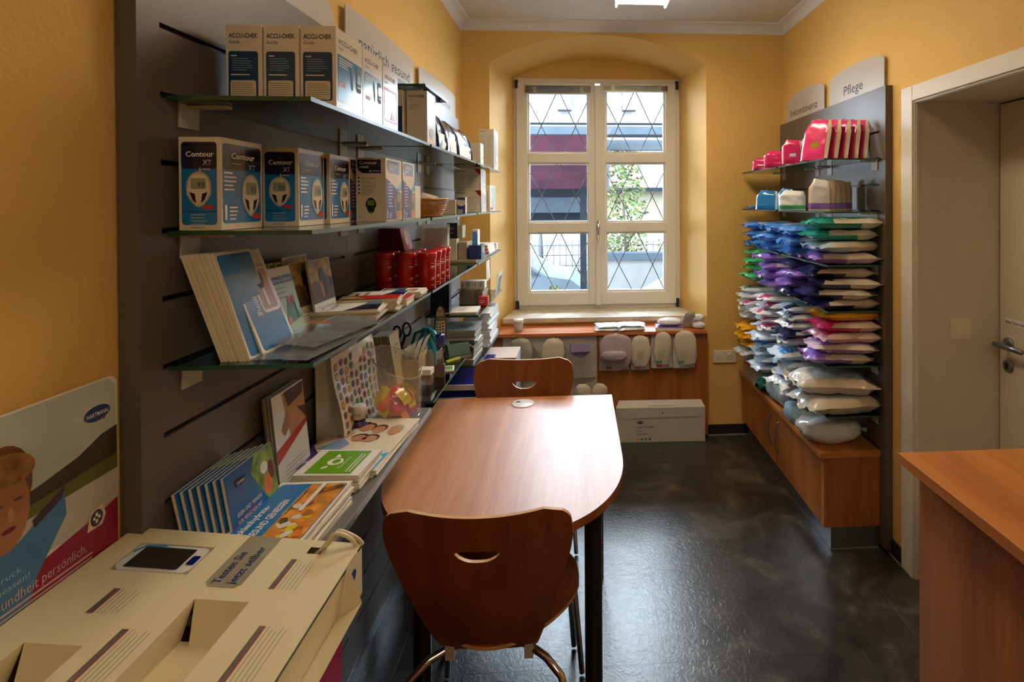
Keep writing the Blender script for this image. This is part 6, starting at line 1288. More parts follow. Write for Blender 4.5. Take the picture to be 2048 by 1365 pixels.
# ------------------------------------------------------------------ right wall: glass shelves and plastic packs
XRW = 1.351
PR = ((2.262, 2.80), (2.835, 3.425))
RL = [(1.761, 'top', 'carrying the pink packs'), (1.523, 'second', 'carrying the cream and purple packs'), (1.285, 'third', 'under the blue and teal packs'), (1.080, 'fourth', 'under the violet and green packs'), (0.835, 'fifth', 'under the pink and tagged packs'), (0.610, 'lowest', 'under the grey packs')]
for i in range(2):
    for z, nm, what in RL: glass_shelf(nm + ' glass shelf on the right wall, ' + ['doorway side', 'corner side'][i] + ', ' + what, XRW, -1, PR[i][0], PR[i][1], z, 0.265 if z > 1.5 else 0.25, 'glass shelves on the right wall', 0.007)
def film(name, c, **k):
    k.setdefault('coat', 0.8); k.setdefault('bump', 0.7); k.setdefault('bscale', 26); k.setdefault('var', 0.12); return mat(name, c, k.pop('rough', 0.28), scale=14, **k)
F_ = dict(teal=film('teal_film', '#128f80'), mint=film('pale_mint_film', '#bcd2c2'), blue=film('cornflower_film', '#4a8edc'), sky=film('pale_blue_film', '#b4cbe4'), lil=film('violet_film', '#9470cc'), plil=film('pale_lilac_film', '#cbb9d8'),
          must=film('mustard_film', '#8f8018'), grg=film('greige_film', '#cfc5b5'), navy=film('navy_film', '#1d1a52'), green=film('green_film', '#4fc07a'), pgreen=film('pale_green_film', '#a3cfae'), white=film('white_film', '#dfe5ea'),
          bwhite=film('bluish_white_film', '#c2d5e8'), pink=film('pink_film', '#d2286c'), ppink=film('pale_pink_film', '#e0b4c6'), org=film('orange_film', '#df9a1c'), yel=film('amber_film', '#e0a312'), beige=film('beige_film', '#cdbda2'), grey=film('grey_clear_film', '#bdbbb4', rough=0.18), clear=film('milky_clear_film', '#c4c3bb', rough=0.2), brt=film('bright_blue_film', '#1779c4'))
def pack(label, x, y, z, L, W, T, bands, seed, rz=0.0, seam='grg', group=None, ring=None, tagc=None, rot=None, name='diaper_pack', cat='pack', crum=1.0):
    """soft plastic pack lying flat; local -x end faces the room. bands: (u limit, film)"""
    r = thing(name, label, cat, (x, y, z), rz, group)
    if rot: r.rotation_euler = rot
    sd = seed * 7.31
    def S(u, v, s):
        q_ = min(1.0, max(0.0, (0.5 - abs(u - .5) - 0.045) / 0.12)); e = (q_ ** 0.6) * max(0.0, 1 - abs(2 * v - 1) ** 7) ** 0.45
        p = Vector(((u - .5) * L * 1.06, (v - .5) * W * (1 + 0.05 * noise.noise(Vector((u * 3, sd, 4)))), 0))
        n1 = noise.noise(Vector((u * 3.1 + sd, v * 2.6, s * 3))); n2 = noise.noise(Vector((u * 8 + sd, v * 6, s * 5 + 2))); n3 = abs(noise.noise(Vector((u * 14, v * 10 + sd, s))))
        amp = (1.3 + 2.6 * max(0, 0.34 - u) / 0.34) * crum
        z_ = T / 2 * e * (1.04 + 0.06 * s * n1) - 0.10 * T * amp * abs(n2) * e - 0.07 * T * n3 * amp * e
        p.x += 0.026 * n2 * (1 - e) + 0.012 * n1; p.y += 0.014 * noise.noise(Vector((u * 5, v * 2 + sd, 1)))
        end = max(0, 0.06 - u) / 0.06
        return Vector((p.x, p.y, T / 2 + s * max(z_, 0.0004) + end * T * 0.55 * noise.noise(Vector((v * 4 + sd, 0, 9))) - 0.0 ))
    nu, nv = 26, 14
    m = MB()
    for s in (1, -1):
        vs = [S(i / nu, j / nv, s) for j in range(nv + 1) for i in range(nu + 1)]
        for j in range(nv):
            for i in range(nu):
                u = (i + 0.5) / nu + (0.05 * noise.noise(Vector((j * 0.7, sd, 0)))); v = (j + 0.5) / nv
                ub = u if s > 0 else u * 0.55; mt = next((F_[b] for lim, b in bands if ub <= lim), F_[bands[-1][1]])
                if (j == 0 or j == nv - 1) and u > bands[0][0] * 0.7 and s > 0: mt = F_[seam]
                q = (j * (nu + 1) + i, j * (nu + 1) + i + 1, (j + 1) * (nu + 1) + i + 1, (j + 1) * (nu + 1) + i)
                if s < 0: q = q[::-1]
                o = len(m.v); m.f.append(tuple(k + o for k in q)) if False else None
                m_i = m.m(mt); m.f.append(tuple(k + (0 if s > 0 else (nu + 1) * (nv + 1)) for k in q)); m.mi.append(m_i); m.sm.append(True)
        m.v += [tuple(p) for p in vs]
    m.build('film_body', r)
    if ring:
        q = MB()
        for (uu, vv, rr) in ring:
            n = 22; vs = []
            for k in (0, 1):
                for i in range(n):
                    t = 2 * pi * i / n; a = uu + (rr - 0.0022 * k) * cos(t) / L; b_ = min(0.98, max(0.02, vv + (rr - 0.0022 * k) * sin(t) / W)); vs.append(S(a, b_, 1) + Vector((0, 0, 0.0012)))
            q.add(vs, [(i, (i + 1) % n, n + (i + 1) % n, n + i) for i in range(n)], BLK)
        q.build('ring_print', r)
    if tagc:
        q = MB(); u0, u1, v0, v1 = tagc[1]
        q.grid(lambda a, b_: S(u0 + (u1 - u0) * a, v0 + (v1 - v0) * b_, 1) + Vector((0, 0, 0.0012)), 5, 5, F_[tagc[0]]); q.build('size_tag', r)
    return r
RG = [(0.50, 0.22, 0.011), (0.57, 0.26, 0.017)]
rdp = random.Random(77)
def stack(col, zb, T, items, L=0.29, W=0.185, xc=1.190):
    yc = (2.362, 2.655, 2.945, 3.235)[col]; z = zb + 0.001
    for k, (lab, bands, kw) in enumerate(items):
        kw = dict(kw); dx = kw.pop('dx', 0.0); t = kw.pop('T', T)
        pack(lab, xc + dx + rdp.uniform(-.022, .022), yc + rdp.uniform(-.012, .012), z, L, W, t, bands, rdp.randrange(1, 90), rz=radians(rdp.uniform(-9, 9)), **kw); z += t + 0.001
    return z
TL = [(0.36, 'teal'), (0.5, 'mint'), (0.7, 'teal'), (1, 'mint')]
BL = [(0.42, 'blue'), (0.62, 'sky'), (1, 'blue')]; BM = [(0.28, 'sky'), (0.84, 'grg'), (1, 'must')]; LM = [(0.27, 'lil'), (0.83, 'plil'), (1, 'must')]; NV = [(0.30, 'navy'), (0.85, 'grg'), (1, 'grg')]; VI = [(0.42, 'lil'), (0.6, 'plil'), (1, 'lil')]
GR = [(0.45, 'green'), (0.6, 'pgreen'), (1, 'green')]; WH = [(1, 'white')]; BW = [(0.5, 'bwhite'), (1, 'white')]
ra, rb, rc, rdd = 'nearest the doorway', 'second from the doorway', 'third from the doorway', 'in the corner'
g3 = None
stack(0, 1.285, 0.052, [('violet pack with mustard tail, third shelf, nearest the doorway', LM, dict(ring=RG)), ('pale blue pack with mustard tail, third shelf, nearest the doorway', BM, {}), ('lower teal and mint pack with two rings, nearest the doorway', TL, dict(ring=RG, dx=0.02)), ('topmost teal and mint pack with two rings, nearest the doorway', TL, dict(ring=RG, dx=0.01))], L=0.31)
stack(1, 1.285, 0.054, [('bottom blue pack in the pile behind the teal ones', BL, dict(seam='blue')), ('middle blue pack in the pile behind the teal ones', BL, dict(seam='sky')), ('topmost blue pack in the pile behind the teal ones', BL, dict(seam='blue'))])
stack(2, 1.285, 0.054, [('bottom blue pack in the third pile from the doorway', BL, dict(seam='sky')), ('middle blue pack in the third pile from the doorway', BL, dict(seam='sky')), ('topmost blue pack in the third pile from the doorway', [(0.3, 'blue'), (1, 'sky')], dict(ring=RG, seam='white'))])
stack(3, 1.285, 0.054, [('bottom blue pack in the corner pile', BL, dict(seam='blue')), ('middle blue pack in the corner pile', BL, dict(seam='sky')), ('topmost pale blue pack in the corner pile', [(0.25, 'blue'), (1, 'sky')], dict(ring=RG, seam='sky'))], W=0.165)
stack(0, 1.080, 0.046, [('navy ended pack at the bottom of the fourth shelf pile by the doorway', NV, {}), ('navy ended greige pack with two rings, second of its pile', NV, dict(ring=RG, dx=-0.012)), ('navy ended greige pack, third of its pile by the doorway', NV, {}), ('topmost navy ended greige pack of the fourth shelf by the doorway', NV, dict(seam='beige'))], L=0.30)
stack(1, 1.080, 0.047, [('dark navy pack sticking out at the bottom of the second fourth shelf pile', NV, dict(seam='navy')), ('violet pack above the dark navy one', VI, dict(seam='lil')), ('violet pack with a pale window, third of its pile', VI, dict(seam='plil', ring=RG)), ('topmost dark navy pack of the second pile from the doorway', NV, dict(seam='navy'))])
stack(2, 1.080, 0.048, [('bottom violet pack in the third pile on the fourth shelf', VI, dict(seam='lil')), ('second violet pack in the third pile on the fourth shelf', VI, dict(seam='lil')), ('third violet pack in the third pile on the fourth shelf', VI, dict(seam='plil')), ('topmost violet pack with rings in the third pile', VI, dict(seam='plil', ring=RG))])
stack(3, 1.080, 0.048, [('bottom green pack in the corner', GR, dict(seam='green')), ('second green pack in the corner', GR, dict(seam='pgreen')), ('third green pack in the corner', GR, dict(seam='pgreen')), ('topmost green pack in the corner', GR, dict(seam='green'))], W=0.165)
stack(0, 0.835, 0.047, [('violet and clear pack at the bottom of the fifth shelf by the doorway', [(0.34, 'lil'), (0.7, 'grg'), (1, 'clear')], dict(seam='grg')), ('violet printed pack under the pink ones', [(0.14, 'plil'), (0.4, 'lil'), (1, 'plil')], dict(seam='grg', dx=0.01)), ('lower pink pack with magenta tag by the doorway', [(0.35, 'ppink'), (1, 'ppink')], dict(tagc=('pink', (0.12, 0.30, 0.1, 0.6)), seam='beige', dx=0.015)), ('upper pink pack with magenta tag by the doorway', [(0.35, 'pink'), (1, 'ppink')], dict(tagc=('pink', (0.36, 0.48, 0.1, 0.6)), seam='beige', dx=0.015)), ('orange and clear pack on top of the pink ones', [(0.45, 'org'), (0.75, 'beige'), (1, 'clear')], dict(seam='org', dx=0.04))], L=0.27)
def tg(c): return dict(tagc=(c, (0.05, 0.24, 0.12, 0.55)), seam='white')
stack(1, 0.835, 0.040, [('white pack with a navy tag, lowest of five in the second pile', WH, tg('navy')), ('dark blue twisted pack between the navy tagged ones', [(0.35, 'navy'), (1, 'white')], dict(seam='white')), ('white pack with a navy tag, middle of the second pile', WH, tg('navy')), ('white pack with a navy tag, fourth of the second pile', WH, tg('navy')), ('white pack with a navy tag, topmost of the second pile', BW, tg('navy'))], L=0.27, xc=1.175)
stack(2, 0.835, 0.040, [('white pack with a magenta tag, lowest of five in the third pile', WH, tg('pink')), ('white pack with a magenta tag, second of the third pile', WH, tg('pink')), ('white pack with a magenta tag, middle of the third pile', WH, tg('pink')), ('white pack with a magenta tag, fourth of the third pile', WH, tg('pink')), ('white pack with a magenta tag, topmost of the third pile', WH, tg('pink'))], L=0.28, xc=1.165)
stack(3, 0.835, 0.040, [('grey white pack at the bottom of the corner pile', WH, dict(seam='white')), ('grey white pack, second of the corner pile', WH, dict(seam='white')), ('white pack with a magenta tag, third in the corner', WH, tg('pink')), ('grey white pack, fourth of the corner pile', WH, dict(seam='white')), ('white pack with a teal tag, topmost in the corner', WH, tg('teal'))], L=0.28, W=0.165, xc=1.165)
stack(0, 0.610, 0.082, [('lower large clear grey pack above the tied bag', [(0.25, 'clear'), (1, 'grey')], dict(seam='beige')), ('upper large clear grey pack above the tied bag', [(0.3, 'clear'), (1, 'grey')], dict(seam='beige', ring=[(0.5, 0.25, 0.012), (0.55, 0.3, 0.009)]))], L=0.34, W=0.21, xc=1.165)
stack(1, 0.610, 0.050, [('clear pack with a violet band standing out at the lowest shelf', [(0.2, 'white'), (0.45, 'lil'), (1, 'bwhite')], dict(seam='plil')), ('white pack with violet print above the violet band', [(0.5, 'white'), (0.62, 'lil'), (1, 'white')], dict(seam='white')), ('bluish white pack with violet print, third of its pile', BW, dict(seam='bwhite')), ('bluish white pack with a bright blue tag', BW, dict(tagc=('brt', (0.1, 0.3, 0.1, 0.7)), seam='bwhite'))], L=0.29, xc=1.165)
stack(2, 0.610, 0.042, [('bluish white pack at the bottom of the third lowest pile', BW, dict(seam='bwhite')), ('bluish white pack, second of the third lowest pile', BW, dict(seam='white')), ('bluish white pack with a teal tag', BW, tg('teal')), ('bluish white pack with a bright blue tag, fourth of its pile', BW, tg('brt')), ('bluish white pack, topmost of the third lowest pile', BW, dict(seam='bwhite'))], L=0.29, xc=1.150)
stack(3, 0.610, 0.050, [('bluish white pack under the amber ones in the corner', BW, dict(seam='white')), ('lowest amber yellow pack in the corner', [(0.5, 'yel'), (1, 'org')], dict(seam='yel')), ('middle amber yellow pack in the corner', [(0.5, 'yel'), (1, 'org')], dict(seam='yel')), ('topmost amber yellow pack in the corner', [(0.3, 'yel'), (1, 'beige')], dict(seam='yel'))], L=0.29, W=0.165, xc=1.155)
# on the cabinet
def blob(label, x, y, z, sx, sy, sz, f1, f2, seed, rz=0.0, name='tied_bag', cat='bag', knot=None, stripes=None):
    r = thing(name, label, cat, (x, y, z), rz); m = MB(); sd = seed * 3.7
    def S(u, v):
        t = 2 * pi * u; ph = -pi / 2 + pi * v
        d = Vector((cos(ph) * cos(t), cos(ph) * sin(t), sin(ph)))
        k = 1 + 0.10 * noise.noise(d * 2 + Vector((sd, 0, 0))) + 0.05 * noise.noise(d * 6 + Vector((0, sd, 0))) - 0.05 * abs(noise.noise(d * 11 + Vector((0, 0, sd))))
        p = Vector((math.copysign(abs(d.x) ** 0.8, d.x) * sx, math.copysign(abs(d.y) ** 0.8, d.y) * sy, math.copysign(abs(d.z) ** 0.8, d.z) * sz)) * k
        p.z = max(p.z + sz * 0.96, 0.0005); return p
    nu, nv = 36, 20; vs = [S(i / nu, j / nv) for j in range(nv + 1) for i in range(nu + 1)]
    for j in range(nv):
        for i in range(nu):
            mt = F_[f2] if (stripes and (i // stripes) % 2) or (not stripes and i / nu > 0.55) else F_[f1]
            m.f.append((j * (nu + 1) + i, j * (nu + 1) + i + 1, (j + 1) * (nu + 1) + i + 1, (j + 1) * (nu + 1) + i)); m.mi.append(m.m(mt)); m.sm.append(True)
    m.v += [tuple(p) for p in vs]; m.build('bag_body', r)
    if knot:
        q = MB(); kx, ky, kz = knot
        q.grid(lambda u, v: Vector((kx + (0.008 + 0.045 * v) * cos(2.2 * (u - .5)) * (1), ky + (0.012 + 0.05 * v) * (u - .5) * 2, kz + 0.012 * sin(9 * u) * v)), 14, 4, F_[f1]); q.build('gathered_end', r)
    return r
F_['fuzzy'] = mat('pale_blue_padding', '#9cbccc', 0.6, var=0.2, scale=10, stretch=(1, 4, 1)); F_['fuzzw'] = mat('white_padding', '#d2d6d4', 0.6, var=0.12, scale=8)
blob('clear bag of white padding tied at the end, near end of the cabinet', 1.175, 2.415, 0.4455, 0.145, 0.105, 0.058, 'clear', 'fuzzw', 4, knot=(0.13, 0.0, 0.05))
blob('short rolled pale blue pad on the cabinet behind the clear bag', 1.105, 2.615, 0.4455, 0.050, 0.085, 0.045, 'fuzzy', 'fuzzy', 8, name='rolled_pad', cat='pad')
blob('long rolled pale blue pad in clear film on the cabinet', 1.135, 2.86, 0.4455, 0.060, 0.155, 0.060, 'fuzzy', 'bwhite', 12, rz=0.08, name='rolled_pad', cat='pad', stripes=4)
b = MB(); b.box(-0.13, 0.10, -0.10, 0.10, 0, 0.105, mat('pale_grey_carton', '#bcb3a1', 0.55)); o = b.build('storage_carton', loc=(1.20, 3.27, 0.4455), bevel=0.002); tag(o, 'pale grey carton in the corner on the cabinet', 'box')
blob('white pack with a green sprig on the corner carton', 1.150, 3.31, 0.5515, 0.09, 0.065, 0.026, 'white', 'pgreen', 17, name='wipes_pack', cat='pack')
b = MB(); b.box(-0.10, 0.06, -0.05, 0.04, 0, 0.006, ORNG); o = b.build('card', loc=(1.13, 3.205, 0.5512)); tag(o, 'salmon coloured card lying on the corner carton', 'card')
pack('small glossy teal pack beside the corner carton', 1.12, 3.08, 0.4465, 0.15, 0.10, 0.07, [(1, 'teal')], 33, rz=0.9, seam='teal')
# second shelf: cream packs with purple band, white green wipes, blue packs
def upright(label, x, y, z, W, H, T, rz, lean, f1, f2, base, seed, group=None, name='diaper_pack', dot=None):
    r = thing(name, label, 'pack', (x, y, z), rz, group); r.rotation_euler = (0, lean, rz); sd = seed * 5.1; m = MB(); nu, nv = 12, 16
    def S(u, v, s):
        e = max(0.0, 1 - abs(2 * u - 1) ** 5) ** 0.5 * min(1.0, max(0.0, (1 - v) / 0.22)) ** 0.6 * min(1.0, 0.55 + v * 3)
        n = noise.noise(Vector((u * 4 + sd, v * 5, s * 3)))
        return Vector((s * (T / 2 * e * (0.9 + 0.18 * n)) - 0.0, (u - .5) * W * (1 - 0.30 * max(0, v - 0.70) / 0.30 * (0.5 + u)), H * v * (1 - 0.10 * abs(u - 0.8) * (v > 0.7)) + 0.006 * n * v))
    for s in (1, -1):
        o = len(m.v); m.v += [tuple(S(i / nu, j / nv, s)) for j in range(nv + 1) for i in range(nu + 1)]
        for j in range(nv):
            for i in range(nu):
                v = (j + .5) / nv; u = (i + .5) / nu
                mt = F_[base] if base and 0.04 < v < 0.22 and s < 0 else (F_[f2] if (i == 0 or i == nu - 1 or s > 0) else F_[f1])
                q = (j * (nu + 1) + i, j * (nu + 1) + i + 1, (j + 1) * (nu + 1) + i + 1, (j + 1) * (nu + 1) + i)
                m.f.append(tuple(k + o for k in (q if s > 0 else q[::-1]))); m.mi.append(m.m(mt)); m.sm.append(True)
    m.build('film_body', r)
    if dot:
        q = MB(); q.grid(lambda a, b_: S(0.3 + 0.3 * a, 0.28 + 0.13 * b_, -1) + Vector((-0.0012, 0, 0)), 4, 3, F_[dot]); q.build('colour_patch', r)
    return r
gp = 'tall pink packs on the top right shelf'
for i, (x, d) in enumerate(((1.100, 'must'), (1.150, 'must'), (1.200, 'brt'), (1.250, 'brt'), (1.295, 'brt'))):
    upright(['tall pink pack with a yellow patch, leftmost of the five', 'tall pink pack with a folded top, second of the five', 'tall pink pack with a light blue patch, middle of the five', 'tall pink pack, fourth of the five from the left', 'tall pink pack closest to the slatwall by the doorway'][i], x, 2.40 + 0.004 * i, 1.7625, 0.150, 0.205, 0.036, radians(28), radians(14 - i), 'pink', 'ppink' if False else 'beige', None, 3 + i, gp, dot=d)
upright('small upright pink pack with a red front, beside the tall ones', 1.090, 2.62, 1.7625, 0.10, 0.125, 0.03, radians(60), 0.0, 'pink', 'ppink', None, 21, dot='sky')
upright('narrow pale pink pack behind the small red fronted one', 1.140, 2.60, 1.7625, 0.09, 0.135, 0.024, radians(20), radians(10), 'ppink', 'ppink', None, 22)
upright('low pink pack in shiny film, second from the corner end', 1.105, 2.90, 1.7625, 0.115, 0.095, 0.045, radians(65), 0.0, 'pink', 'pink', None, 23)
upright('thin pale pack leaning on the low pink one', 1.165, 2.87, 1.7625, 0.09, 0.105, 0.02, radians(15), radians(12), 'beige', 'beige', None, 24)
upright('lowest pink pack at the corner end of the top right shelf', 1.125, 3.15, 1.7625, 0.125, 0.078, 0.05, radians(55), radians(5), 'pink', 'pink', None, 25, dot='must')
gc = 'cream packs with a purple band'
for i in range(5): upright(['widest cream pack with a purple band, at the left end of its row', 'cream pack with a purple band, second of its row', 'cream pack with a purple band, middle of its row', 'cream pack with a purple band, fourth of its row', 'cream pack with a purple band, closest to the slatwall'][i], 1.105 + 0.046 * i, 2.345 + 0.040 * i, 1.5245, 0.098, 0.150, 0.032, radians(70), radians(0), 'beige' if i else 'white', 'beige', 'lil', 31 + i, gc)
upright('white wipes pack with a bright green base stripe', 1.085, 2.61, 1.5245, 0.13, 0.105, 0.05, radians(62), 0.0, 'white', 'white', 'green', 41, name='wipes_pack')
upright('standing glossy blue pack on the second right shelf', 1.080, 2.96, 1.5245, 0.13, 0.115, 0.04, radians(50), radians(10), 'brt', 'white', None, 42)
upright('blue and white pack leaning behind the glossy blue one', 1.135, 2.86, 1.5245, 0.10, 0.125, 0.024, radians(30), radians(14), 'brt', 'beige', None, 43)
pack('flat blue pack lying at the corner end of the second right shelf', 1.13, 3.22, 1.5245, 0.16, 0.12, 0.020, [(1, 'brt')], 44, seam='brt')
pack('flat salmon and white pack under the leaning blue ones', 1.19, 2.78, 1.5245, 0.12, 0.06, 0.014, [(1, 'beige')], 45, seam='ppink') if False else None

# ------------------------------------------------------------------ under the window
ledge = MB(); ledge.prism(Fr((0, 0, 0), (1, 0, 0), (0, 1, 0)), [(-0.560, 3.474), (0.840, 3.474), (0.815, 3.658), (-0.535, 3.658)], 0.702, 0.720, wood_mat('cherry_board_ledge', '#b5622c', '#cf8650', 0.35, 'x')); struct(ledge.build('trim_7'))
ZW = 0.7205
r = thing('screw_jar', 'small glass jar with a white lid on the window board', 'jar', (-0.40, 3.49, ZW))
MB().lathe([(0.027, 0), (0.031, 0.004), (0.031, 0.056), (0.026, 0.062)], (0, 0, 0), mat('jar_glass', '#c9cdc8', 0.08, alpha=0.45, coat=1.0), 28).build('jar_glass', r)
MB().lathe([(0.033, 0.062), (0.034, 0.064), (0.034, 0.078), (0.032, 0.080), (0, 0.080)], (0, 0, 0), WHT, 28).build('lid', r)
MB().lathe([(0.024, 0.002), (0.027, 0.03), (0.020, 0.048), (0, 0.050)], (0, 0, 0), mat('cotton_swabs', '#d5cec2', 0.8, bump=0.8, bscale=80), 20).build('contents', r)
pw = mat('white_pad_fleece', '#dbe2ea', 0.5, var=0.06, coat=0.3, bump=0.4, bscale=20); F_['pad'] = pw
gpad = 'white pads on the window board'
pack('stack of folded white pads at the left end of the window board pads', 0.185, 3.485, ZW, 0.145, 0.135, 0.020, [(1, 'pad')], 51, seam='pad', name='pad_pack', cat='pad', crum=0.5)
pack('upper folded white pad on the left stack', 0.190, 3.490, ZW + 0.0215, 0.140, 0.125, 0.016, [(1, 'pad')], 52, seam='pad', name='pad_pack', cat='pad', rz=0.05, crum=0.5)
pack('white pads in clear film, second group on the window board', 0.350, 3.485, ZW, 0.160, 0.135, 0.024, [(1, 'pad')], 53, seam='clear', name='pad_pack', cat='pad', crum=0.6)
pack('upper white pad of the second group, blue edged', 0.350, 3.495, ZW + 0.0255, 0.150, 0.120, 0.014, [(1, 'pad')], 54, seam='bwhite', name='pad_pack', cat='pad', rz=-0.05, crum=0.5)
b = MB(); b.box(-0.09, 0.09, -0.055, 0.055, 0, 0.018, PAGES); b.box(-0.09, 0.09, -0.055, 0.055, 0.018, 0.020, mat('violet_cover', '#6a4a94', 0.3, var=0.3, scale=10)); o = b.build('book', loc=(0.600, 3.480, ZW), rz=-0.12); tag(o, 'violet covered booklet lying under the crumpled white pack', 'book')
blob('crumpled white pack lying on the violet booklet', 0.610, 3.500, ZW + 0.0208, 0.085, 0.05, 0.024, 'pad', 'white', 21, name='pad_pack', cat='pad')
upright('white pad pack standing tilted at the right end of the window board', 0.735, 3.505, ZW + 0.001, 0.085, 0.125, 0.024, radians(-80), radians(24), 'pad', 'clear', None, 55, name='pad_pack')
blob('small clear bag of white cloth in the right corner of the window board', 0.800, 3.475, ZW + 0.002, 0.045, 0.035, 0.022, 'clear', 'pad', 23)
blob('second small bag of white cloth above the corner one', 0.795, 3.500, ZW + 0.048, 0.050, 0.035, 0.022, 'clear', 'pad', 24)
# grey fabric organiser with pockets
FAB = mat('grey_white_fabric', '#b9b5ac', 0.7, var=0.05, bump=0.3, bscale=12); FABP = mat('grey_pocket_vinyl', '#b3afa8', 0.35, var=0.08, coat=0.3, bump=0.4, bscale=10)
r = thing('hanging_organiser', 'grey white hanging organiser with sagging pockets on the radiator cover', 'organiser', (-0.190, 3.434, 0.70))
b = MB(); b.grid(lambda u, v: Vector((-0.305 + 0.61 * u, -0.003 * sin(3 * v), -0.60 * v)), 12, 20, FAB); b.build('backing', r)
def pocket(x0, x1, zt, zb, sag):
    m = MB(); w = x1 - x0
    m.grid(lambda u, v: Vector((x0 + w * u, -0.012 - 0.045 * sin(pi * u) * (1 - 0.5 * v) - 0.004 * sin(12 * u) * (1 - v), (zt - sag * sin(pi * u) ** 1.0 if v == 0 else zt - sag * sin(pi * u) + (zb - zt + sag * sin(pi * u)) * v))), 20, 12, FABP)
    m.build('pocket', r)
for (a, b_, zt, zb, sg) in ((-0.300, -0.115, -0.055, -0.27, 0.075), (-0.110, 0.082, -0.055, -0.27, 0.075), (0.088, 0.302, -0.055, -0.27, 0.075)): pocket(a, b_, zt, zb, sg)
for (a, b_) in ((-0.30, -0.115), (-0.11, 0.082), (0.088, 0.302)): pocket(a, b_, -0.36, -0.56, 0.05)
m = MB(); f = Fr((0.13, -0.058, -0.15), (1, 0, 0), (0, 0, 1)); m.bars(f, 0, 0, 0.10, 5, 0.014, 0.003, 0.0, PALEG); m.text(f, 0.075, -0.09, 0.02, 'Z', 0.0, mat('grey_blue_ink', '#6a7690', 0.5)); f = Fr((-0.08, -0.058, -0.16), (1, 0, 0), (0, 0, 1)); m.bars(f, 0.0, 0, 0.09, 3, 0.012, 0.004, 0.0, PALEG); m.rect(f, 0.0, -0.10, 0.025, -0.07, 0.0, mat('dull_magenta', '#9a6a80', 0.5)); m.build('pocket_print', r)
def fold(label, x, y, z, w, h, d, f1, seed, tilt=0.0):
    """a rolled or folded diaper standing in a pocket"""
    r = thing('folded_diaper', label, 'diaper', (x, y, z)); r.rotation_euler = (0, tilt, 0); m = MB(); sd = seed * 2.3
    def S(u, v):
        t = 2 * pi * u; q = 0.55 + 0.6 * math.sin(pi * min(1, v * 0.75 + 0.15)); k = 1 + 0.12 * noise.noise(Vector((cos(t) * 1.5 + sd, sin(t) * 1.5, v * 3))) + 0.06 * noise.noise(Vector((cos(t) * 5, sin(t) * 5 + sd, v * 9)))
        if v > 0.9: q *= max(0.02, (1 - v) / 0.1) ** 0.5
        return Vector((w / 2 * q * cos(t) * k, d / 2 * q * sin(t) * k, h * v + 0.010 * noise.noise(Vector((u * 4, sd, v * 3)))))
    m.grid(S, 28, 18, F_[f1]); m.build('diaper_body', r); return r
F_['dcream'] = mat('cream_diaper_fleece', '#cfc6b2', 0.75, var=0.08, bump=0.6, bscale=30); F_['dmauve'] = mat('mauve_diaper_film', '#b5a5ae', 0.5, var=0.12, coat=0.3, bump=0.7, bscale=22); F_['dgreen'] = mat('grey_green_diaper_film', '#a4a797', 0.5, var=0.15, coat=0.3, bump=0.7, bscale=22); F_['dviol'] = mat('violet_sheer_film', '#8f7fae', 0.45, var=0.1, coat=0.3)
fold('grey green folded diaper in the left organiser pocket, white topped', -0.375, 3.402, 0.515, 0.125, 0.185, 0.055, 'dgreen', 3)
fold('white edged folded diaper leaning right in the middle organiser pocket', -0.195, 3.402, 0.495, 0.130, 0.205, 0.05, 'dcream', 5, 0.22)
r = thing('folded_diaper', 'violet folded pad with a flap in the right organiser pocket', 'diaper', (0.005, 3.405, 0.52)); b = MB(); b.grid(lambda u, v: Vector((-0.068 + 0.136 * u, -0.012 * sin(pi * u), 0.13 * v)), 10, 8, F_['dviol']); b.grid(lambda u, v: Vector((-0.060 + 0.125 * u, -0.014 - 0.012 * v, 0.128 - 0.045 * v + 0.006 * u)), 10, 4, F_['dviol']); b.build('diaper_body', r)
fold('cream cloth bundle in the lower right organiser pocket', 0.035, 3.385, 0.30, 0.09, 0.10, 0.05, 'dcream', 9, -0.3)
fold('second cream cloth bundle in the lower right organiser pocket', 0.11, 3.385, 0.285, 0.085, 0.115, 0.05, 'dcream', 11, 0.35)
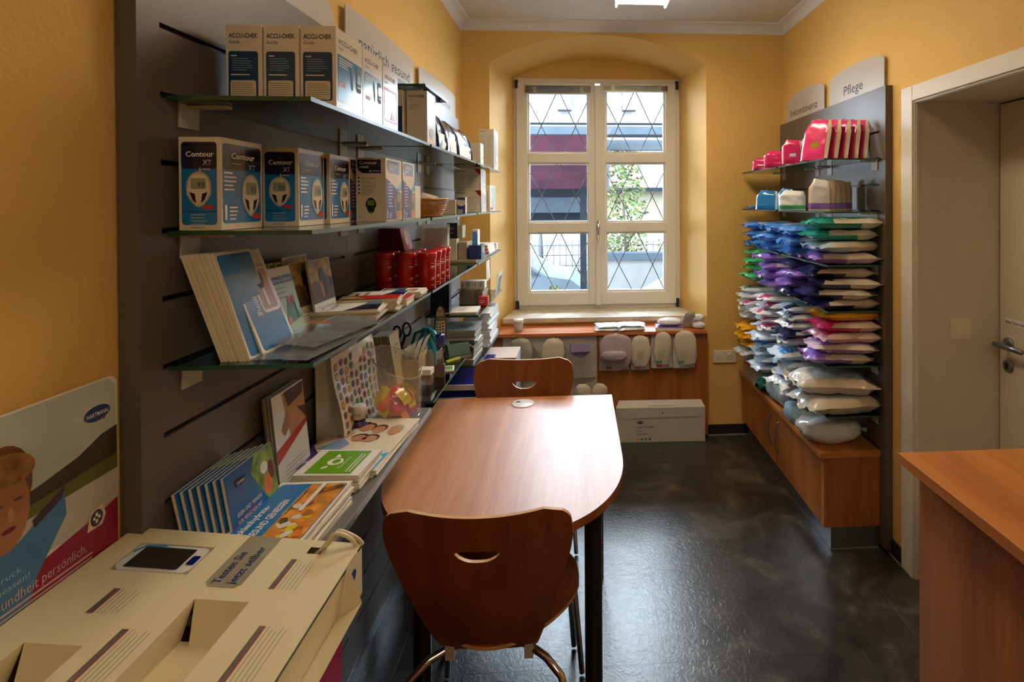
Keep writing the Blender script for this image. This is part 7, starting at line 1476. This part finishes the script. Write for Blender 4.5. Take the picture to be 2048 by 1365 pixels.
# individual clear pockets on the wooden cover
VN = mat('milky_vinyl_pocket', '#c6c4bf', 0.25, var=0.06, coat=0.6, bump=0.3, bscale=10, alpha=0.93)
for i, (xc, w, zb, f1, hh, til, t1, t2, lab) in enumerate(((0.228, 0.195, 0.470, 'dmauve', 0.22, 0.12, None, '#5f4c44', 'milky pocket with a mauve diaper folded over, leftmost of four'), (0.400, 0.120, 0.470, 'dcream', 0.20, 0.0, '#8fb6b9', '#8b5560', 'milky pocket with a cream rolled diaper, second of four'), (0.542, 0.140, 0.478, 'dcream', 0.215, 0.05, '#1f8a46', '#b03040', 'milky pocket with green and red tags, third of four'), (0.690, 0.145, 0.475, 'dcream', 0.225, -0.1, '#2f7f6a', '#9fb0a8', 'milky pocket with the bulging diaper, rightmost of four'))):
    r = thing('vinyl_pocket', lab, 'pocket', (xc, 3.436, zb), 0, 'milky vinyl pockets on the wooden cover')
    m = MB(); m.grid(lambda u, v: Vector((-w / 2 + w * u, -0.010 - 0.038 * sin(pi * u) * (0.35 + 0.65 * v) - 0.003 * sin(14 * u + 5 * v), 0.13 * v)), 18, 10, VN); m.grid(lambda u, v: Vector((w / 2 - w * u, -0.003, 0.215 * v)), 6, 6, VN); m.grid(lambda u, v: Vector((-w / 2 + w * u, -0.003 - 0.010 * v - 0.038 * 0.35 * sin(pi * u) * v, 0.0)), 12, 2, VN)
    m.build('vinyl_sheet', r)
    m = MB(); f = Fr((-w * 0.28, -0.052, 0.02), (1, 0, 0), (0, 0, 1))
    for k, cc in enumerate((t2, t1)):
        if cc:
            mt = mat('pocket_tag_' + 'abcd'[i] + '_' + 'xy'[k], cc, 0.4, var=0)
            for q in range(2): m.rect(f, q * 0.019, 0.0 + k * 0.022, q * 0.019 + 0.016, 0.015 + k * 0.022, 0.0, mt)
    m.build('tag_print', r) if m.v else None
    m = MB(); m.bars(f, 0.01, 0.10, w * 0.4, 6, 0.008, 0.002, 0.0, TEXTG, i); m.build('text_print', r)
    fold(['mauve diaper folded over the leftmost milky pocket', 'cream rolled diaper with an open top in the second pocket', 'cream diaper bunched up in the third milky pocket', 'large bulging cream diaper in the rightmost pocket'][i], xc + (0, 0, 0, 0.02)[i], 3.413, zb + 0.03, (0.195, 0.115, 0.10, 0.135)[i], hh - 0.005, 0.040, f1, 13 + i, til)
blob('mauve diaper end drooping over the leftmost milky pocket', 0.225, 3.374, 0.545, 0.085, 0.020, 0.034, 'dmauve', 'dmauve', 31, rz=0.0, name='folded_diaper', cat='diaper')
# suitcase shaped carton on the floor
r = thing('carry_carton', 'flat white carrying carton with a flap lid standing on the floor', 'carton', (0.530, 3.395, 0.001), radians(-1.5))
CW = mat('white_grey_carton', '#c4beb4', 0.5, var=0.03); w2 = 0.292
b = MB(); b.prism(Fr((0, 0, 0), (1, 0, 0), (0, 0, 1)), [(-w2, 0), (w2, 0), (w2, 0.225), (-w2, 0.225)], -0.06, 0, CW); b.quad((-w2, 0, 0.225), (w2, 0, 0.225), (w2 - 0.02, 0.035, 0.262), (-w2 + 0.02, 0.035, 0.262), CW); b.quad((w2, 0.06, 0.225), (w2 - 0.02, 0.035, 0.262), (w2, 0, 0.225), (w2, 0.03, 0.225), CW); b.quad((-w2, 0.06, 0.225), (w2, 0.06, 0.225), (w2 - 0.02, 0.035, 0.262), (-w2 + 0.02, 0.035, 0.262), CW); b.build('carton_body', r)
b = MB(); b.prism(Fr((0, -0.001, 0), (1, 0, 0), (0, 0, 1)), [(-w2, 0.225), (-w2 + 0.035, 0.155), (w2 - 0.055, 0.165), (w2, 0.225)], 0, 0.0025, CW); b.build('flap', r)
b = MB(); b.prism(Fr((0, 0.012, 0.240), (1, 0, 0), (0, 0.70, 0.75)), rrect(-0.085, -0.006, 0.085, 0.006, 0.006), 0, 0.003, mat('cream_handle', '#cfc3a0', 0.4)); b.build('handle', r)
m = MB(); f = Fr((0, -0.0006, 0), (1, 0, 0), (0, 0, 1)); m.flat(f, oval(0.01, 0.190, 0.005, 0.005, 10), 0.004, BLK); m.flat(f, oval(-0.135, 0.128, 0.022, 0.010), 0.0, NAVY); m.text(f, -0.135, 0.125, 0.008, 'HARTMANN', 0.0004, WHT, align='C', w=0.034)
DK = mat('dark_grey_ink', '#3c3a3a', 0.5, var=0); m.text(f, -0.158, 0.089, 0.024, 'HARTMANN', 0.0, DK, w=0.112); m.text(f, -0.158, 0.067, 0.024, 'Inco', 0.0, DK, w=0.040); m.text(f, -0.158, 0.045, 0.024, 'System', 0.0, DK, w=0.068)
for k, cc in enumerate(('#e0862a', '#2b8a3e', '#2b8a86', '#5b3f9a')): m.rect(f, -0.158 + 0.026 * k, 0.012, -0.144 + 0.026 * k, 0.026, 0.0, mat('square_' + 'abcd'[k], cc, 0.4, var=0))
m.build('logo_print', r)
# ------------------------------------------------------------------ left, under the far shelves: trays and blue display
TB = mat('blue_tray_plastic', '#1d3fa0', 0.35, coat=0.3, var=0.03)
r = thing('letter_tray_tower', 'blue letter tray tower with white sides holding papers by the far corner', 'letter trays', (-0.455, 3.13, 0.40))
WB = mat('pinkish_white_board', '#d9c9c1', 0.5, var=0.04)
b = MB(); b.box(0.09, 0.094, -0.10, 0.13, 0.0, 0.278, mat('white_board', '#c9cfd6', 0.5, var=0.05)); b.box(-0.10, 0.094, -0.10, 0.13, 0.278, 0.282, WB); b.build('housing', r)
for k in range(4):
    z = 0.02 + 0.066 * k; b = MB(); b.box(-0.10, 0.086, -0.13, 0.10, z, z + 0.003, TB); b.box(-0.10, 0.086, -0.133, -0.13, z, z + 0.026, TB); b.box(0.083, 0.086, -0.13, 0.10, z + 0.003, z + 0.03, TB); b.box(-0.10, -0.097, -0.13, 0.10, z + 0.003, z + 0.03, TB); b.build('tray', r)
    b = MB(); b.box(-0.092, 0.075, -0.118, 0.095, z + 0.004, z + 0.022, [WHT, WHT, CARD, mat('yellowish_forms', '#d3c59a', 0.5, var=0.2)][k]); b.build('paper_stack', r)
r = thing('floor_display', 'navy blue cardboard floor display under the farthest glass shelves', 'display', (-0.575, 2.86, 0.0))
BD = mat('deep_blue_card', '#0d1f78', 0.35, var=0.05, coat=0.2); b = MB(); b.box(-0.125, 0.105, -0.36, 0.13, 0.001, 0.715, BD); b.build('body', r)
b = MB(); b.box(-0.13, 0.11, -0.365, -0.355, 0.69, 0.715, WHT); b.box(-0.13, 0.11, -0.3655, -0.355, 0.640, 0.655, WHT); b.build('white_shelf_lips', r)
r = thing('floor_display', 'low blue box carrying the letter tray tower', 'box', (-0.455, 3.15, 0.0)); MB().box(-0.010, 0.095, -0.14, 0.13, 0.001, 0.399, BD).build('body', r)
